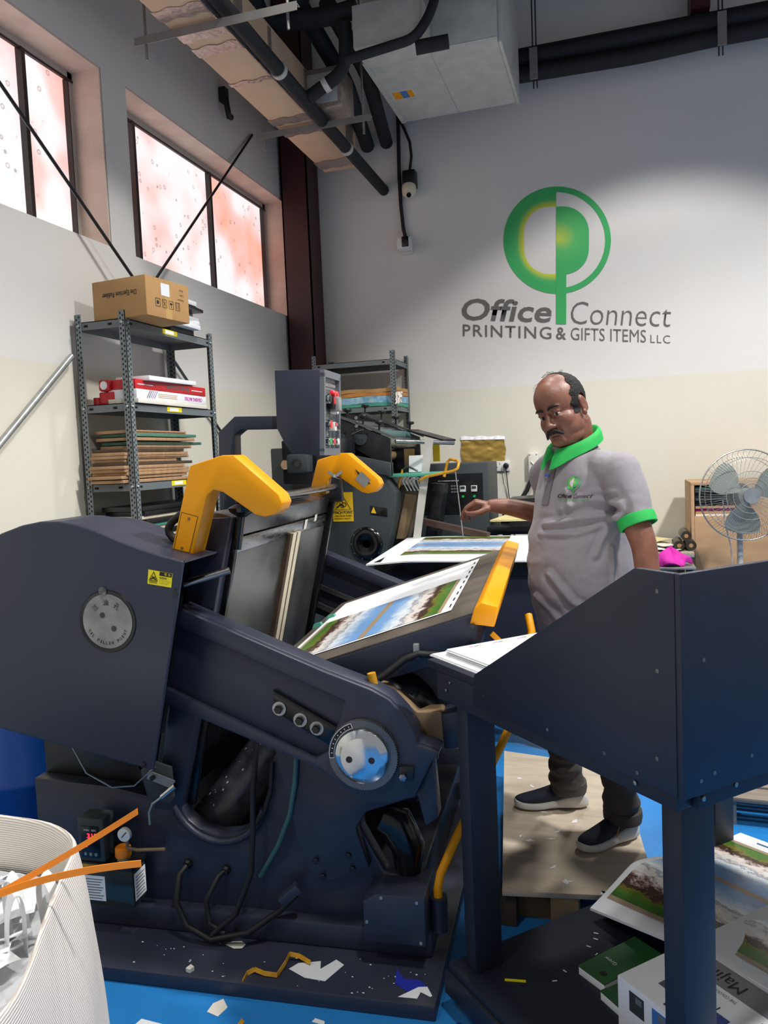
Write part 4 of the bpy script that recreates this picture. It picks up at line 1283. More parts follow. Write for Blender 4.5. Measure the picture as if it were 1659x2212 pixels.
for (y, z) in ((0.023, 1.305), (0.026, 1.157), (0.342, 0.953), (0.167, 0.956), (0.582, 0.969), (0.08, 0.946), (0.03, 0.99)):
    MB().lathe([(0.0042, 0), (0.0042, 0.0006), (0.002, 0.0007)], (-0.0362, y, z), (-1, 0, 0), 10).build('screw', 'steel_dark', wing)
for (x, z) in ((0.148, 0.975), (0.045, 0.965), (0.009, 0.958), (0.40, 0.97), (0.02, 1.18)):
    MB().lathe([(0.0042, 0), (0.0042, 0.0006), (0.002, 0.0007)], (x, -0.0302, z), (0, -1, 0), 10).build('screw', 'steel_dark', backp)
for (p, ax) in (((-0.0205, 0.10, 0.915), (-1, 0, 0)), ((-0.0205, 0.78, 0.93), (-1, 0, 0)), ((-0.0205, 0.76, 0.955), (-1, 0, 0)), ((0.03, -0.0155, 0.915), (0, -1, 0)), ((0.12, -0.0155, 0.92), (0, -1, 0))):
    MB().lathe([(0.005, 0), (0.005, 0.003), (0.002, 0.004)], p, ax, 10).build('screw', 'steel', DK)
MB().box(-0.035, 1.08, -0.03, 0.80, 0.12, 0.15).build('lower_shelf', 'navy_wood', DK, bev=0.003)
for (x0, x1, y0, y1) in ((-0.045, 0.0, -0.04, 0.81), (1.04, 1.085, -0.04, 0.81)):
    MB().box(x0, x1, y0, y1, 0.06, 0.125).build('shelf_rail', 'navy_wood', DK, bev=0.003)
for (x, y) in ((0.0, 0.0), (0.0, 0.70), (0.97, 0.0), (0.97, 0.70)):
    MB().box(x, x + 0.08, y, y + 0.06, 0.0, 0.12).build('foot', 'navy_wood', DK, bev=0.003)


def desk_thing(name, label, cat, x, y, z, rz=0.0, group=None):
    o = empty(name, label=label, cat=cat, group=group)
    o.matrix_world = MDK @ Matrix.Translation((x, y, z)) @ Matrix.Rotation(rz, 4, 'Z')
    return o


# stack of blank sheets on the desk top
k = desk_thing('sheet_stack', 'stack of white sheets with tiny colour bars on the navy desk top', 'paper stack', 0.03, 0.20, 0.9975)
for i in range(7):
    dx, dy = 0.004 * math.sin(i * 2.1), 0.005 * math.cos(i * 1.7)
    big = i < 2
    MB().box(0.0 + dx - (0.03 if big else 0.0), 0.72 + dx, 0.0, (0.69 if big else 0.655) + dy, 0.0035 * i, 0.0035 * i + (0.0028 if not big else 0.0033)).build('sheet', 'paper', k)
for i in range(5):
    x = 0.06 + i * 0.085
    for (d, m_) in ((0.0, 'magenta'), (0.018, 'black_ink'), (0.036, 'yellow_label')):
        MB().box(x + d, x + d + 0.016, 0.628, 0.631, 0.0242, 0.0247).build('colour_bar', m_, k)
# things on the lower shelf
bx = desk_thing('navy_carton', 'dark navy printed carton on the lower desk shelf', 'carton', 0.52, 0.46, 0.15, R(4))
mat('navy_card', '12163f', 0.4)
MB().box(0, 0.45, 0, 0.27, 0, 0.045).build('carton_body', 'navy_card', bx, bev=0.002)
text('PORTABLE', (0.02, 0.05, 0.0455), (0, 1, 0), (-1, 0, 0), 0.07, 0.01, 'grey_ink', bx)
mat('green_card', '235a2a', 0.4, var=0.2, vscale=6)
for (x, y, z, rz, lab) in ((0.235, 0.422, 0.15, R(-3), 'green booklet stack nearer the white printed box'), (0.26, 0.528, 0.15, R(3), 'green booklet stack beside the navy carton')):
    g_ = desk_thing('booklet_stack', lab, 'booklets', x, y, z, rz)
    MB().box(-0.02, 0.20, -0.046, 0.046, 0.0, 0.022).build('pages', 'paper', g_, bev=0.001)
    cv_ = MB().box(-0.021, 0.201, -0.047, 0.047, 0.022, 0.0245).build('booklet_cover', 'green_card', g_)
    text('Grow', (0.07, -0.01, 0.0246), (0, 1, 0), (-1, 0, 0), 0.04, 0.012, 'white_ink', cv_)
    MB().lathe([(0.010, 0.0), (0.006, 0.0005), (0, 0.0006)], (0.01, -0.015, 0.0246), (0, 0, 1), 10).build('leaf_mark', 'black_ink', cv_)
mj = desk_thing('colour_chart_box', 'white box printed with Majirel lettering and colour swatches on the lower desk shelf', 'box', 0.18, -0.05, 0.15)
MB().box(0, 0.66, 0, 0.42, 0, 0.14).build('box_body', 'paper', mj, bev=0.004)
for (y, m_) in ((0.265, 'print_blue'), (0.335, 'slate')):
    pc_ = MB().box(-0.0012, 0.0, y, y + 0.045, 0.075, 0.125).build('picture', m_, mj)
    MB().box(-0.0018, -0.0012, y + 0.006, y + 0.025, 0.105, 0.12).build('picture_detail', 'zinc', pc_)
mat('band_grey', '77797c', 0.5)
MB().box(0.172, 0.245, 0.0, 0.42, 0.14, 0.1406).build('grey_band', 'band_grey', mj)
text('Majirel', (0.232, 0.222, 0.1408), (0, 1, 0), (-1, 0, 0), 0.125, 0.048, 'black_ink', mj)
text('NEW', (0.115, 0.215, 0.1402), (0, 1, 0), (-1, 0, 0), 0.05, 0.02, 'black_ink', mj, bold=0.02)
text('THE COLOUR', (0.160, 0.205, 0.1402), (0, 1, 0), (-1, 0, 0), 0.06, 0.010, 'grey_ink', mj)
mat('swatch_violet', '3a2348', 0.5)
mat('swatch_blue', '2b3f86', 0.5)
mat('swatch_grey', '4a4d55', 0.5)
for i, (x, y, m_) in enumerate(((0.060, 0.310, 'swatch_grey'), (0.015, 0.255, 'swatch_violet'), (0.055, 0.175, 'swatch_blue'), (0.11, 0.10, 'swatch_violet'), (0.06, 0.06, 'swatch_blue'), (0.12, 0.33, 'swatch_violet'))):
    MB().box(x, x + 0.040, y, y + 0.036, 0.14, 0.1412).build('swatch', m_, mj)
    for k in range(3):
        text('Cool Violet Brown'[k * 6:k * 6 + 5], (x + 0.012 + 0.011 * k, y - 0.045, 0.1402), (0, 1, 0), (-1, 0, 0), 0.035, 0.006, 'grey_ink', mj)


def bent_sheet(s, t):
    x = 0.435 + 0.68 * s
    y = 0.02 + 0.72 * t
    z = 0.303 - 0.045 * t + 0.004 * math.sin(6 * s) - 0.02 * s * t
    z += 0.022 * math.exp(-((s - 0.3) / 0.18) ** 2) * t ** 2 - 0.42 * max(0, 0.26 - s) * max(0, t - 0.35)
    return (x, y, z)


ps = empty('printed_sheets', label='curling printed sheets with garden photographs on the lower desk shelf', cat='printed sheets')
ps.matrix_world = MDK
uv_grid('sheet', bent_sheet, 28, 16, 'paper', ps, th=0.008)


def inner(s, t):
    p = bent_sheet(0.07 + 0.83 * s, 0.03 + 0.94 * t)
    return (p[0], p[1], p[2] + 0.0018)


def ph(s, t):
    return inner(s, t)


uv_grid('photograph', ph, 20, 28, 'landscape_print', ps)
for i in range(5):
    p0, p1 = bent_sheet(0.95, 0.20 + 0.15 * i), bent_sheet(0.95, 0.28 + 0.15 * i)
    MB().add([(p0[0], p0[1], p0[2] + 0.002), (p1[0], p1[1], p1[2] + 0.002), (p1[0] + 0.006, p1[1], p1[2] + 0.002), (p0[0] + 0.006, p0[1], p0[2] + 0.002)], [(0, 1, 2, 3)]).build('colour_bar', ('print_blue', 'magenta', 'black_ink', 'yellow_label', 'print_blue')[i], ps)
mat('rag_grey', '77726a', 0.9, var=0.25, vscale=20, bump=0.5, bscale=60)
rg = desk_thing('felt_offcut', 'grey felt offcut at the back edge of the lower desk shelf', 'offcut', 0.62, 0.70, 0.151, R(10))
MB().sheet((-0.10, -0.03, 0.0), (0.14, -0.03, 0.0), (0.16, 0.09, 0.0), (-0.13, 0.06, 0.0), 14, 6, 0.006, lambda s, t: (0, 0, 0.012 + 0.010 * math.sin(7 * s + 3 * t))).build('felt', 'rag_grey', rg, smooth=60)
ys = desk_thing('plastic_strip', 'short yellow plastic strip lying by the desk leg', 'strip', 0.075, 0.64, 0.1505, R(-38))
MB().box(-0.028, 0.028, -0.004, 0.004, 0, 0.002).build('strip', 'yellow_label', ys)
for i in range(16):
    x, y = 0.05 + 0.45 * random.random(), 0.25 + 0.5 * random.random()
    o = desk_thing('paper_crumb', 'tiny white paper crumb scattered on the lower desk shelf', 'paper crumb', x, y, 0.1502, random.random() * 6, 'paper crumbs on the desk shelf')
    MB().box(-0.004 - 0.005 * random.random(), 0.005, -0.0015, 0.0015, 0, 0.0008).build('crumb', 'paper', o)

# ================================================================== plywood step
mat('step_ply', 'c4b6a2', 0.75, var=0.16, vscale=4, stretch=(1, 5, 1), bump=0.04, bscale=60)
mat('raw_pine', 'b08d5f', 0.8, var=0.2, vscale=10)
stp = empty('plywood_step', (-0.40, 2.44, 0), label='worn plywood board on timber blocks under the man', cat='platform')
MB().prism([(0.0, 0.0), (0.352, 0.05), (0.46, 0.32), (0.45, 0.40), (0.37, 1.10), (-0.165, 1.20)], 0.120, 0.138, 'z').build('board', 'step_ply', stp, bev=0.002)
for (x0, x1, y0, y1) in ((0.005, 0.04, 0.03, 1.1), (0.30, 0.345, 0.30, 1.05)):
    MB().box(x0 - 0.02, x1, y0, y1, 0.0, 0.12).build('bearer', 'ply_dark', stp, bev=0.002)
MB().box(0.15, 0.24, 0.045, 0.13, 0.0, 0.12).build('block', 'raw_pine', stp, bev=0.002)
MB().box(0.02, 0.15, 0.10, 0.12, 0.0, 0.07).build('slat', 'carton_dark', stp)


def scrap(name, pts, z, m_, label, cat='paper scrap', group=None, M_=None, th=0.0008):
    c_ = Vector((sum(p[0] for p in pts) / len(pts), sum(p[1] for p in pts) / len(pts), z))
    b_ = MB().prism([(p[0] - c_.x, p[1] - c_.y) for p in pts], 0, th, 'z')
    o = b_.build(name, m_, label=label, cat=cat, group=group)
    o.location = c_
    return o


for i in range(22):
    x, y = -0.44 + 0.40 * random.random(), 2.50 + 1.0 * random.random()
    if y > 3.3:
        x -= 0.06
    if (x + 0.08) ** 2 + (y - 2.78) ** 2 < 0.02:
        continue
    a = random.random() * 6.28
    l_, w2 = 0.010 + 0.018 * random.random(), 0.004 + 0.008 * random.random()
    pts = [(x + l_ * math.cos(a), y + l_ * math.sin(a)), (x - w2 * math.sin(a), y + w2 * math.cos(a)), (x - l_ * math.cos(a + 0.4), y - l_ * math.sin(a + 0.4)), (x + w2 * math.sin(a), y - w2 * math.cos(a))]
    scrap('paper_scrap', pts, 0.1385, 'paper', 'small torn white paper scrap on the plywood step', group='paper scraps on the plywood step')
# timber pallet further back on the right
mat('old_timber', '8b8073', 0.85, var=0.2, vscale=6, stretch=(1, 6, 6))
pl = empty('timber_pallet', (0.95, 3.45, 0), R(-3), 'weathered timber pallet on the blue floor behind the desk', 'pallet')
for i in range(5):
    MB().box(-0.60, 0.60, -0.12 + i * 0.13, -0.01 + i * 0.13, 0.10, 0.12).build('deck_board', 'old_timber', pl, bev=0.002)
for x in (-0.56, 0.0, 0.56):
    MB().box(x - 0.04, x + 0.04, -0.11, 0.5, 0.0, 0.10).build('bearer', 'old_timber', pl)

# ================================================================== scraps on machine base and floor
MCv = lambda u, v: tuple((MC @ Vector((u, v, 0)))[:2])
scrap('paper_scrap', [MCv(*p) for p in ((-0.46, 0.085), (-0.40, 0.055), (-0.335, 0.05), (-0.30, 0.13), (-0.33, 0.15), (-0.365, 0.10), (-0.375, 0.135), (-0.44, 0.115))], 0.0455, 'paper', 'notched white paper offcut on the machine base plate')
scrap('paper_scrap', [MCv(*p) for p in ((-0.11, 0.02), (-0.055, 0.022), (-0.05, 0.05), (-0.02, 0.035), (-0.015, 0.04), (-0.035, 0.075), (-0.06, 0.07))], 0.0465, 'paper', 'white and green paper offcut at the right end of the base plate')
mat('blue_card', '2733a8', 0.5)
scrap('paper_scrap', [MCv(*p) for p in ((-0.13, 0.075), (-0.085, 0.045), (-0.03, 0.07), (-0.06, 0.10), (-0.11, 0.10), (-0.14, 0.14))], 0.0455, 'blue_card', 'royal blue card offcut at the right end of the base plate')
scrap('paper_scrap', [MCv(*p) for p in ((-0.70, 0.16), (-0.665, 0.145), (-0.64, 0.15), (-0.635, 0.17), (-0.655, 0.185), (-0.685, 0.178))], 0.048, 'paper_warm', 'crumpled white paper wad among the black cables')
scrap('paper_scrap', [MCv(*p) for p in ((-0.765, 0.02), (-0.75, 0.015), (-0.742, 0.03), (-0.758, 0.04))], 0.046, 'paper_warm', 'small crumpled cream paper ball on the base plate', th=0.012)
ysn = empty('strap_piece', label='bent yellow plastic strap on the machine base plate', cat='strap')
ysn.matrix_world = MC @ Matrix.Translation((-0.50, 0.06, 0.0455))
rib = [(-0.075, -0.055, 0), (-0.075, -0.02, 0.004), (-0.055, -0.01, 0.012), (-0.02, -0.02, 0.010), (0.02, -0.018, 0.008), (0.03, 0.03, 0.018), (0.03, 0.062, 0.022), (0.06, 0.066, 0.016), (0.10, 0.05, 0.010)]
rb = MB()
for i in range(len(rib) - 1):
    rb.bar(rib[i], rib[i + 1], 0.002, 0.013, (0, 0.35, 1))
rb.build('strap', 'yellow_worn', ysn)
for i in range(40):
    u, v = -1.0 + 0.95 * random.random(), 0.01 + 0.17 * random.random()
    p = MCv(u, v)
    s = 0.0015 + 0.003 * random.random()
    scrap('paper_crumb', [(p[0] - s, p[1]), (p[0], p[1] - s * 0.6), (p[0] + s, p[1]), (p[0], p[1] + s * 0.7)], 0.0452, 'paper', 'tiny white paper crumb on the machine base plate', 'paper crumb', 'paper crumbs on the base plate')
for (pts, m_, lab) in (([(-1.17, 1.87), (-1.13, 1.86), (-1.12, 1.90), (-1.15, 1.93), (-1.17, 1.905)], 'paper_warm', 'crumpled pale paper scrap on the blue floor by the base'),
                       ([(-0.86, 1.905), (-0.82, 1.90), (-0.825, 1.915), (-0.855, 1.92)], 'paper', 'small white paper flake on the blue floor'),
                       ([(-0.50, 1.90), (-0.42, 1.90), (-0.40, 1.97), (-0.46, 2.0), (-0.50, 1.95)], 'blue_card', 'royal blue card scrap on the blue floor beside the base'),
                       ([(-1.06, 1.80), (-1.05, 1.80), (-1.045, 1.86), (-1.06, 1.87)], 'yellow_worn', 'yellow plastic offcut on the blue floor'),
                       ([(-1.35, 1.75), (-1.05, 1.76), (-1.02, 1.78), (-1.34, 1.80)], 'paper', 'long white paper strip on the blue floor')):
    scrap('floor_scrap', pts, 0.0005, m_, lab)
for i in range(26):
    x, y = -0.5 + 2.2 * random.random(), 2.2 + 2.2 * random.random()
    if x < 0.25 and 2.3 < y < 3.8:
        continue
    s = 0.004 + 0.010 * random.random()
    a = random.random() * 6
    scrap('floor_scrap', [(x + s * math.cos(a), y + s * math.sin(a)), (x - s * 0.4 * math.sin(a), y + s * 0.4 * math.cos(a)), (x - s * math.cos(a), y - s * math.sin(a))], 0.0005, 'paper', 'small white paper flake on the blue floor behind the desk', group='paper flakes on the floor')

# ================================================================== woven scrap bag at the lower left
def woven():
    m = bpy.data.materials.new('woven_bag')
    m.use_nodes = True
    nt = m.node_tree
    b = nt.nodes['Principled BSDF']
    b.inputs['Roughness'].default_value = 0.75
    tc = nd(nt, 'ShaderNodeTexCoord')
    w1 = nd(nt, 'ShaderNodeTexWave', wave_type='BANDS', bands_direction='Z')
    w1.inputs['Scale'].default_value = 58.0
    w1.inputs['Distortion'].default_value = 0.6
    w1.inputs['Detail'].default_value = 1.0
    nt.links.new(tc.outputs['Object'], w1.inputs['Vector'])
    cr = nd(nt, 'ShaderNodeValToRGB')
    cr.color_ramp.elements[0].color = lin('b8aba0')
    cr.color_ramp.elements[1].color = lin('e9e3da')
    cr.color_ramp.elements[1].position = 0.6
    nt.links.new(w1.outputs['Fac'], cr.inputs[0])
    nt.links.new(cr.outputs[0], b.inputs['Base Color'])
    bp = nd(nt, 'ShaderNodeBump')
    bp.inputs['Strength'].default_value = 0.35
    bp.inputs['Distance'].default_value = 0.003
    nt.links.new(w1.outputs['Fac'], bp.inputs['Height'])
    nt.links.new(bp.outputs[0], b.inputs['Normal'])
    MATS['woven_bag'] = m


woven()
BG = empty('scrap_bag', (-1.42, 1.03, 0), label='open white woven bulk bag full of paper scraps', cat='bag')
# rim corners (local): far right, near right, near left, far left ; soft rounded box
def bag_ring(z, grow, dx=0.0, dy=0.0, wob=0.0):
    C4 = [(0.215, 0.445), (0.53, -0.15), (0.42, -0.62), (-0.62, -0.50), (-0.55, 0.46)]
    out = []
    n = len(C4)
    for i in range(n):
        p0, p1, p2 = Vector(C4[i - 1]), Vector(C4[i]), Vector(C4[(i + 1) % n])
        for t in (0.12, 0.3, 0.5, 0.7, 0.88):
            out.append(p1.lerp(p2, t))
        # rounded corner comes from skipping the exact corner
    res = []
    for k, p in enumerate(out):
        d = p.normalized()
        w_ = wob * math.sin(k * 1.7 + z * 9) + wob * 0.6 * math.sin(k * 3.1 + z * 17)
        res.append((p.x + d.x * (grow + w_) + dx, p.y + d.y * (grow + w_) + dy, z + 0.01 * math.sin(k * 1.3) * (1 if z > 0.6 else 0)))
    return res


zs = [(0.0, -0.02, 0.0), (0.08, 0.025, 0.010), (0.22, 0.045, 0.016), (0.40, 0.045, 0.018), (0.55, 0.03, 0.016), (0.66, 0.015, 0.008), (0.73, 0.0, 0.005), (0.752, -0.004, 0.004), (0.748, -0.016, 0.004), (0.70, -0.022, 0.006), (0.60, -0.02, 0.01), (0.50, -0.01, 0.01)]
b = MB()
b.loop([bag_ring(z, g_, 0, 0, w2) for z, g_, w2 in zs], cap=False)
nring = 25
b.f.append(tuple(range(nring - 1, -1, -1)))
sack = b.build('sack', 'woven_bag', BG, smooth=70)
ss = sack.modifiers.new('s', 'SUBSURF')
ss.levels = 2
ss.render_levels = 2
_fr = bag_ring(0.615, -0.03)
_fb = MB().add([(p[0], p[1], 0.615) for p in _fr] + [(p[0] * 0.55, p[1] * 0.55, 0.60 + 0.05 * mnoise.noise((p[0] * 9, p[1] * 9, 1))) for p in _fr] + [(0, 0, 0.62)],
               [(k, (k + 1) % 25, 25 + (k + 1) % 25, 25 + k) for k in range(25)] + [(25 + k, 25 + (k + 1) % 25, 50) for k in range(25)])
_fb.build('scrap_fill', 'paper', BG)
for i in range(46):
    _w = Vector((0.20, 0.40)).lerp(Vector((0.52, -0.25)), random.uniform(0.0, 0.75)) + Vector((-0.866, -0.5)) * (0.055 + 0.16 * random.random() ** 1.3)
    x, y = _w.x, _w.y
    lx, ly = 0.03 + 0.035 * random.random(), 0.016 + 0.026 * random.random()
    o = MB().sheet((-lx, -ly, 0), (lx, -ly * 0.6, 0), (lx * 0.8, ly, 0), (-lx, ly * 0.9, 0), 5, 2, 0.0008, lambda s, t2, q=random.random(): (0, 0, 0.05 * (s - 0.5) ** 2 * (1 if q > 0.5 else -0.6))).build('paper_offcut', 'paper', smooth=60, label='white paper offcut heaped in the woven bag', cat='paper offcut', group='paper offcuts in the woven bag')
    o.location = (-1.42 + x, 1.03 + y, 0.64 + 0.055 * random.random())
    o.rotation_euler = (random.uniform(-0.45, 0.45), random.uniform(-0.45, 0.45), random.uniform(0, 6.28))
for (x, y, rz, wh) in ((-1.19, 1.24, 0.4, 'leftmost'), (-1.15, 1.19, 1.0, 'middle'), (-1.12, 1.26, 0.2, 'rightmost')):
    pts = [(0.016 * math.cos(a) - 0.012, 0, 0.05 + 0.075 * math.sin(a) + 0.0) for a in [math.pi * k / 12 for k in range(13)]]
    pts = [(0.008, 0, -0.06)] + pts + [(-0.03, 0, -0.06)]
    o = MB()
    for i in range(len(pts) - 1):
        o.bar(pts[i], pts[i + 1], 0.001, 0.03, (0, 1, 0))
    o = o.build('paper_loop', 'paper', smooth=80, label='%s of the looped white paper strips in the woven bag' % wh, cat='paper strip', group='paper loops in the woven bag')
    o.location = (x, y, 0.64)
    o.rotation_euler = (0.2, 0, rz)


def strap(pts, label):
    n = 16
    P = []
    for i in range(n + 1):
        t = i / n
        a, c_, d_ = (Vector(q) for q in pts)
        P.append(a * (1 - t) ** 2 + c_ * 2 * t * (1 - t) + d_ * t * t)
    m_ = MB()
    rings = []
    for i, p in enumerate(P):
        rings.append([p + Vector((0, 0.001, 0.0068)), p + Vector((0, 0.001, -0.0068)), p + Vector((0, -0.001, -0.0068)), p + Vector((0, -0.001, 0.0068))])
    m_.loop(rings, True)
    o = m_.build('packing_strap', 'orange_strap', smooth=30, label=label, cat='strap')
    return o


strap([(-1.125, 1.10, 0.792), (-1.075, 1.24, 0.80), (-0.944, 1.30, 0.880)], 'orange plastic strap sticking steeply up over the bag rim')
strap([(-1.115, 1.085, 0.800), (-1.03, 1.15, 0.825), (-0.908, 1.25, 0.802)], 'orange plastic strap lying flatter across the bag rim')

# blue drum behind the machine at the left edge
d_ = empty('blue_drum', (-2.42, 2.62, 0), label='blue plastic drum half hidden behind the navy machine cover', cat='drum')
MB().lathe([(0.0, 0.0), (0.20, 0.0), (0.215, 0.02), (0.215, 0.30), (0.222, 0.31), (0.222, 0.33), (0.215, 0.34), (0.215, 0.56), (0.19, 0.60), (0.0, 0.60)], (0, 0, 0), (0, 0, 1), 36).build('drum_body', 'blue_drum', d_, smooth=40)
MB().lathe([(0.198, 0.598), (0.205, 0.603), (0.205, 0.622), (0.195, 0.626), (0, 0.626)], (0, 0, 0), (0, 0, 1), 36).build('lid', 'black_plastic', d_, smooth=40)
# ================================================================== slotted angle racks
def slotted():
    m = bpy.data.materials.new('slotted_steel')
    m.use_nodes = True
    nt = m.node_tree
    b = nt.nodes['Principled BSDF']
    b.inputs['Roughness'].default_value = 0.45
    b.inputs['Base Color'].default_value = lin('7b8285')
    b.inputs['Metallic'].default_value = 0.2
    MATS['slotted_steel'] = m


slotted()
mat('hole', '101112', 0.9)


def upright(parent, x, y, sx, sy, h, name='upright'):
    """slotted angle: two legs of 40 mm meeting at (x,y), opening towards sx, sy"""
    b = MB()
    t, w = 0.003, 0.038
    b.box(min(x, x + sx * w), max(x, x + sx * w), min(y, y + sy * t), max(y, y + sy * t), 0, h)
    b.box(min(x, x + sx * t), max(x, x + sx * t), min(y, y + sy * w), max(y, y + sy * w), 0, h)
    o = b.build(name, 'slotted_steel', parent)
    s = MB()
    z = 0.03
    while z < h - 0.02:
        for k in (0.012, 0.027):
            zz = z + (0.012 if k > 0.02 else 0)
            s.box(x + sx * k - 0.0035, x + sx * k + 0.0035, y - 0.0006 if sy > 0 else y - t - 0.0006, y + t + 0.0006 if sy > 0 else y + 0.0006, zz, zz + 0.011)
            s.box(x - 0.0006 if sx > 0 else x - t - 0.0006, x + t + 0.0006 if sx > 0 else x + 0.0006, y + sy * k - 0.0035, y + sy * k + 0.0035, zz, zz + 0.011)
        z += 0.026
    s.build('slots', 'hole', o, kind='stuff')
    return o


def tray(parent, x0, x1, y0, y1, z, name='shelf_tray'):
    o = MB().box(x0, x1, y0, y1, z - 0.004, z).box(x0, x1, y0, y0 + 0.003, z - 0.042, z).box(x0, x1, y1 - 0.003, y1, z - 0.042, z).box(x0, x0 + 0.003, y0, y1, z - 0.042, z).box(x1 - 0.003, x1, y0, y1, z - 0.042, z).build(name, 'grey_rack', parent)
    for yy in (y0 + 0.05, y1 - 0.05):
        MB().box(x1, x1 + 0.0008, yy - 0.012, yy + 0.012, z - 0.028, z - 0.016).build('slot', 'hole', o)
    for xx in (x0 + 0.06, x1 - 0.09):
        MB().box(xx - 0.012, xx + 0.012, y0 - 0.0008, y0, z - 0.028, z - 0.016).build('slot', 'hole', o)
    return o


RX0, RX1, RY0, RY1 = -2.715, -2.41, 3.485, 4.375
rk = empty('shelf_rack', (0, 0, 0), label='grey slotted angle rack against the window wall', cat='shelf rack')
upright(rk, RX1, RY0, -1, 1, 2.375)
upright(rk, RX0, RY0, 1, 1, 2.375)
upright(rk, RX1, RY1, -1, -1, 2.375)
upright(rk, RX0, RY1, 1, -1, 2.375)
for z in (2.335, 1.905, 1.49, 1.16, 0.6, 0.15):
    tr_ = tray(rk, RX0 + 0.004, RX1 - 0.004, RY0 + 0.004, RY1 - 0.004, z)
    if z > 1.3:
        lbp = MB().box(RX1 - 0.004, RX1 - 0.002, 3.83, 3.98, z - 0.032, z - 0.004).build('shelf_label', 'yellow_label', tr_)
        MB().box(RX1 - 0.002, RX1 - 0.0012, 3.855, 3.945, z - 0.027, z - 0.009).build('label_paper', 'paper', lbp)
    for (x, y, ax) in ((RX1, RY0 + 0.02, (1, 0, 0)), (RX1 - 0.02, RY0, (0, -1, 0)), (RX0 + 0.02, RY0, (0, -1, 0)), (RX1, RY1 - 0.02, (1, 0, 0))):
        MB().lathe([(0.0085, 0), (0.0085, 0.004), (0.005, 0.007), (0, 0.007)], (x, y, z - 0.02), ax, 8).build('bolt', 'zinc', tr_)

# carton on top (its print is upside down)
bx = empty('carton', (-2.42, 3.66, 2.336), R(-7), 'brown carton printed Die Ejection Rubber upside down on the rack top', 'carton')
bb = MB().box(-0.175, 0.175, -0.17, 0.17, 0, 0.20).build('carton_body', 'carton', bx, bev=0.003)
MB().box(0.1751, 0.1756, -0.025, 0.025, 0.0, 0.2005).box(-0.175, 0.1756, -0.025, 0.025, 0.2001, 0.2008).build('packing_tape', 'carton_tape', bb)
text('Die Ejection Rubber', (0.115, -0.1705, 0.142), (-1, 0, 0), (0, 0, -1), 0.225, 0.034, 'black_ink', bb, th=0.0008, bold=0.01)
MB().box(0.1758, 0.1764, -0.055, 0.012, 0.115, 0.178).build('paper_label', 'paper', bb)
for k, s in enumerate(('Dimension:', 'Color:', 'Shore:')):
    text(s, (0.1757, 0.125 - (0 if k else -0.0), 0.118 + k * 0.025), (0, -1, 0), (0, 0, -1), 0.05 if k == 0 else 0.032, 0.011, 'black_ink', bb, th=0.0012)
for k in range(4):
    y0_ = -0.10 + k * 0.052
    ic = MB()
    for (a_, c_) in (((y0_, 0.055), (y0_ + 0.034, 0.055)), ((y0_ + 0.034, 0.055), (y0_ + 0.034, 0.095)), ((y0_ + 0.034, 0.095), (y0_, 0.095)), ((y0_, 0.095), (y0_, 0.055))):
        ic.bar((0.1758, a_[0], a_[1]), (0.1758, c_[0], c_[1]), 0.0012, 0.0024, (1, 0, 0))
    if k == 0:
        ic.ball((0.1755, y0_ + 0.017, 0.075), 0.001, 0.009, 0.011, 10, 6)
    elif k == 1:
        ic.bar((0.1758, y0_ + 0.006, 0.062), (0.1758, y0_ + 0.028, 0.088), 0.001, 0.003, (1, 0, 0)).bar((0.1758, y0_ + 0.028, 0.062), (0.1758, y0_ + 0.006, 0.088), 0.001, 0.003, (1, 0, 0))
    elif k == 2:
        ic.bar((0.1758, y0_ + 0.017, 0.060), (0.1758, y0_ + 0.017, 0.088), 0.001, 0.004, (1, 0, 0)).ball((0.1755, y0_ + 0.017, 0.080), 0.001, 0.011, 0.006, 10, 6)
    else:
        for q in (0.010, 0.024):
            ic.bar((0.1758, y0_ + q, 0.060), (0.1758, y0_ + q, 0.090), 0.001, 0.003, (1, 0, 0))
    ic.build('handling_symbol', 'black_ink', bb)


def ream(name, label, x0, x1, y0, y1, z0, z1, m_='paper', rz=0.0, group=None, cat='book', bev=0.0015, edge=None):
    o = MB().box(-(x1 - x0) / 2, (x1 - x0) / 2, -(y1 - y0) / 2, (y1 - y0) / 2, 0, z1 - z0).build(name, m_, bev=bev, label=label, cat=cat, group=group)
    o.location = ((x0 + x1) / 2, (y0 + y1) / 2, z0)
    o.rotation_euler = (0, 0, rz)
    return o


# pile beside the carton on the rack top
zz = 2.336
for i, (h, m_, rz, lab, dx) in enumerate(((0.030, 'black_plastic', 0.0, 'black folder at the bottom of the pile beside the carton', -0.02), (0.028, 'paper', 0.05, 'thick white book low in the pile beside the carton', 0.03), (0.022, 'paper', -0.04, 'white book above the thick one beside the carton', 0.02), (0.02, 'paper', 0.03, 'thin white book in the middle of the pile beside the carton', 0.02),
                                   (0.03, 'zinc', 0.0, 'grey padded envelope in the pile beside the carton', -0.02), (0.018, 'black_plastic', 0.12, 'black flat case in the pile beside the carton', 0.06), (0.022, 'black_plastic', -0.05, 'black box near the top of the pile beside the carton', 0.0), (0.028, 'paper', 0.02, 'white book on top of the pile beside the carton', 0.01))):
    ream('book', lab, -2.62 + dx, -2.40 + dx, 3.93, 4.18, zz, zz + h - 0.001, m_, rz, 'pile beside the carton')
    zz += h
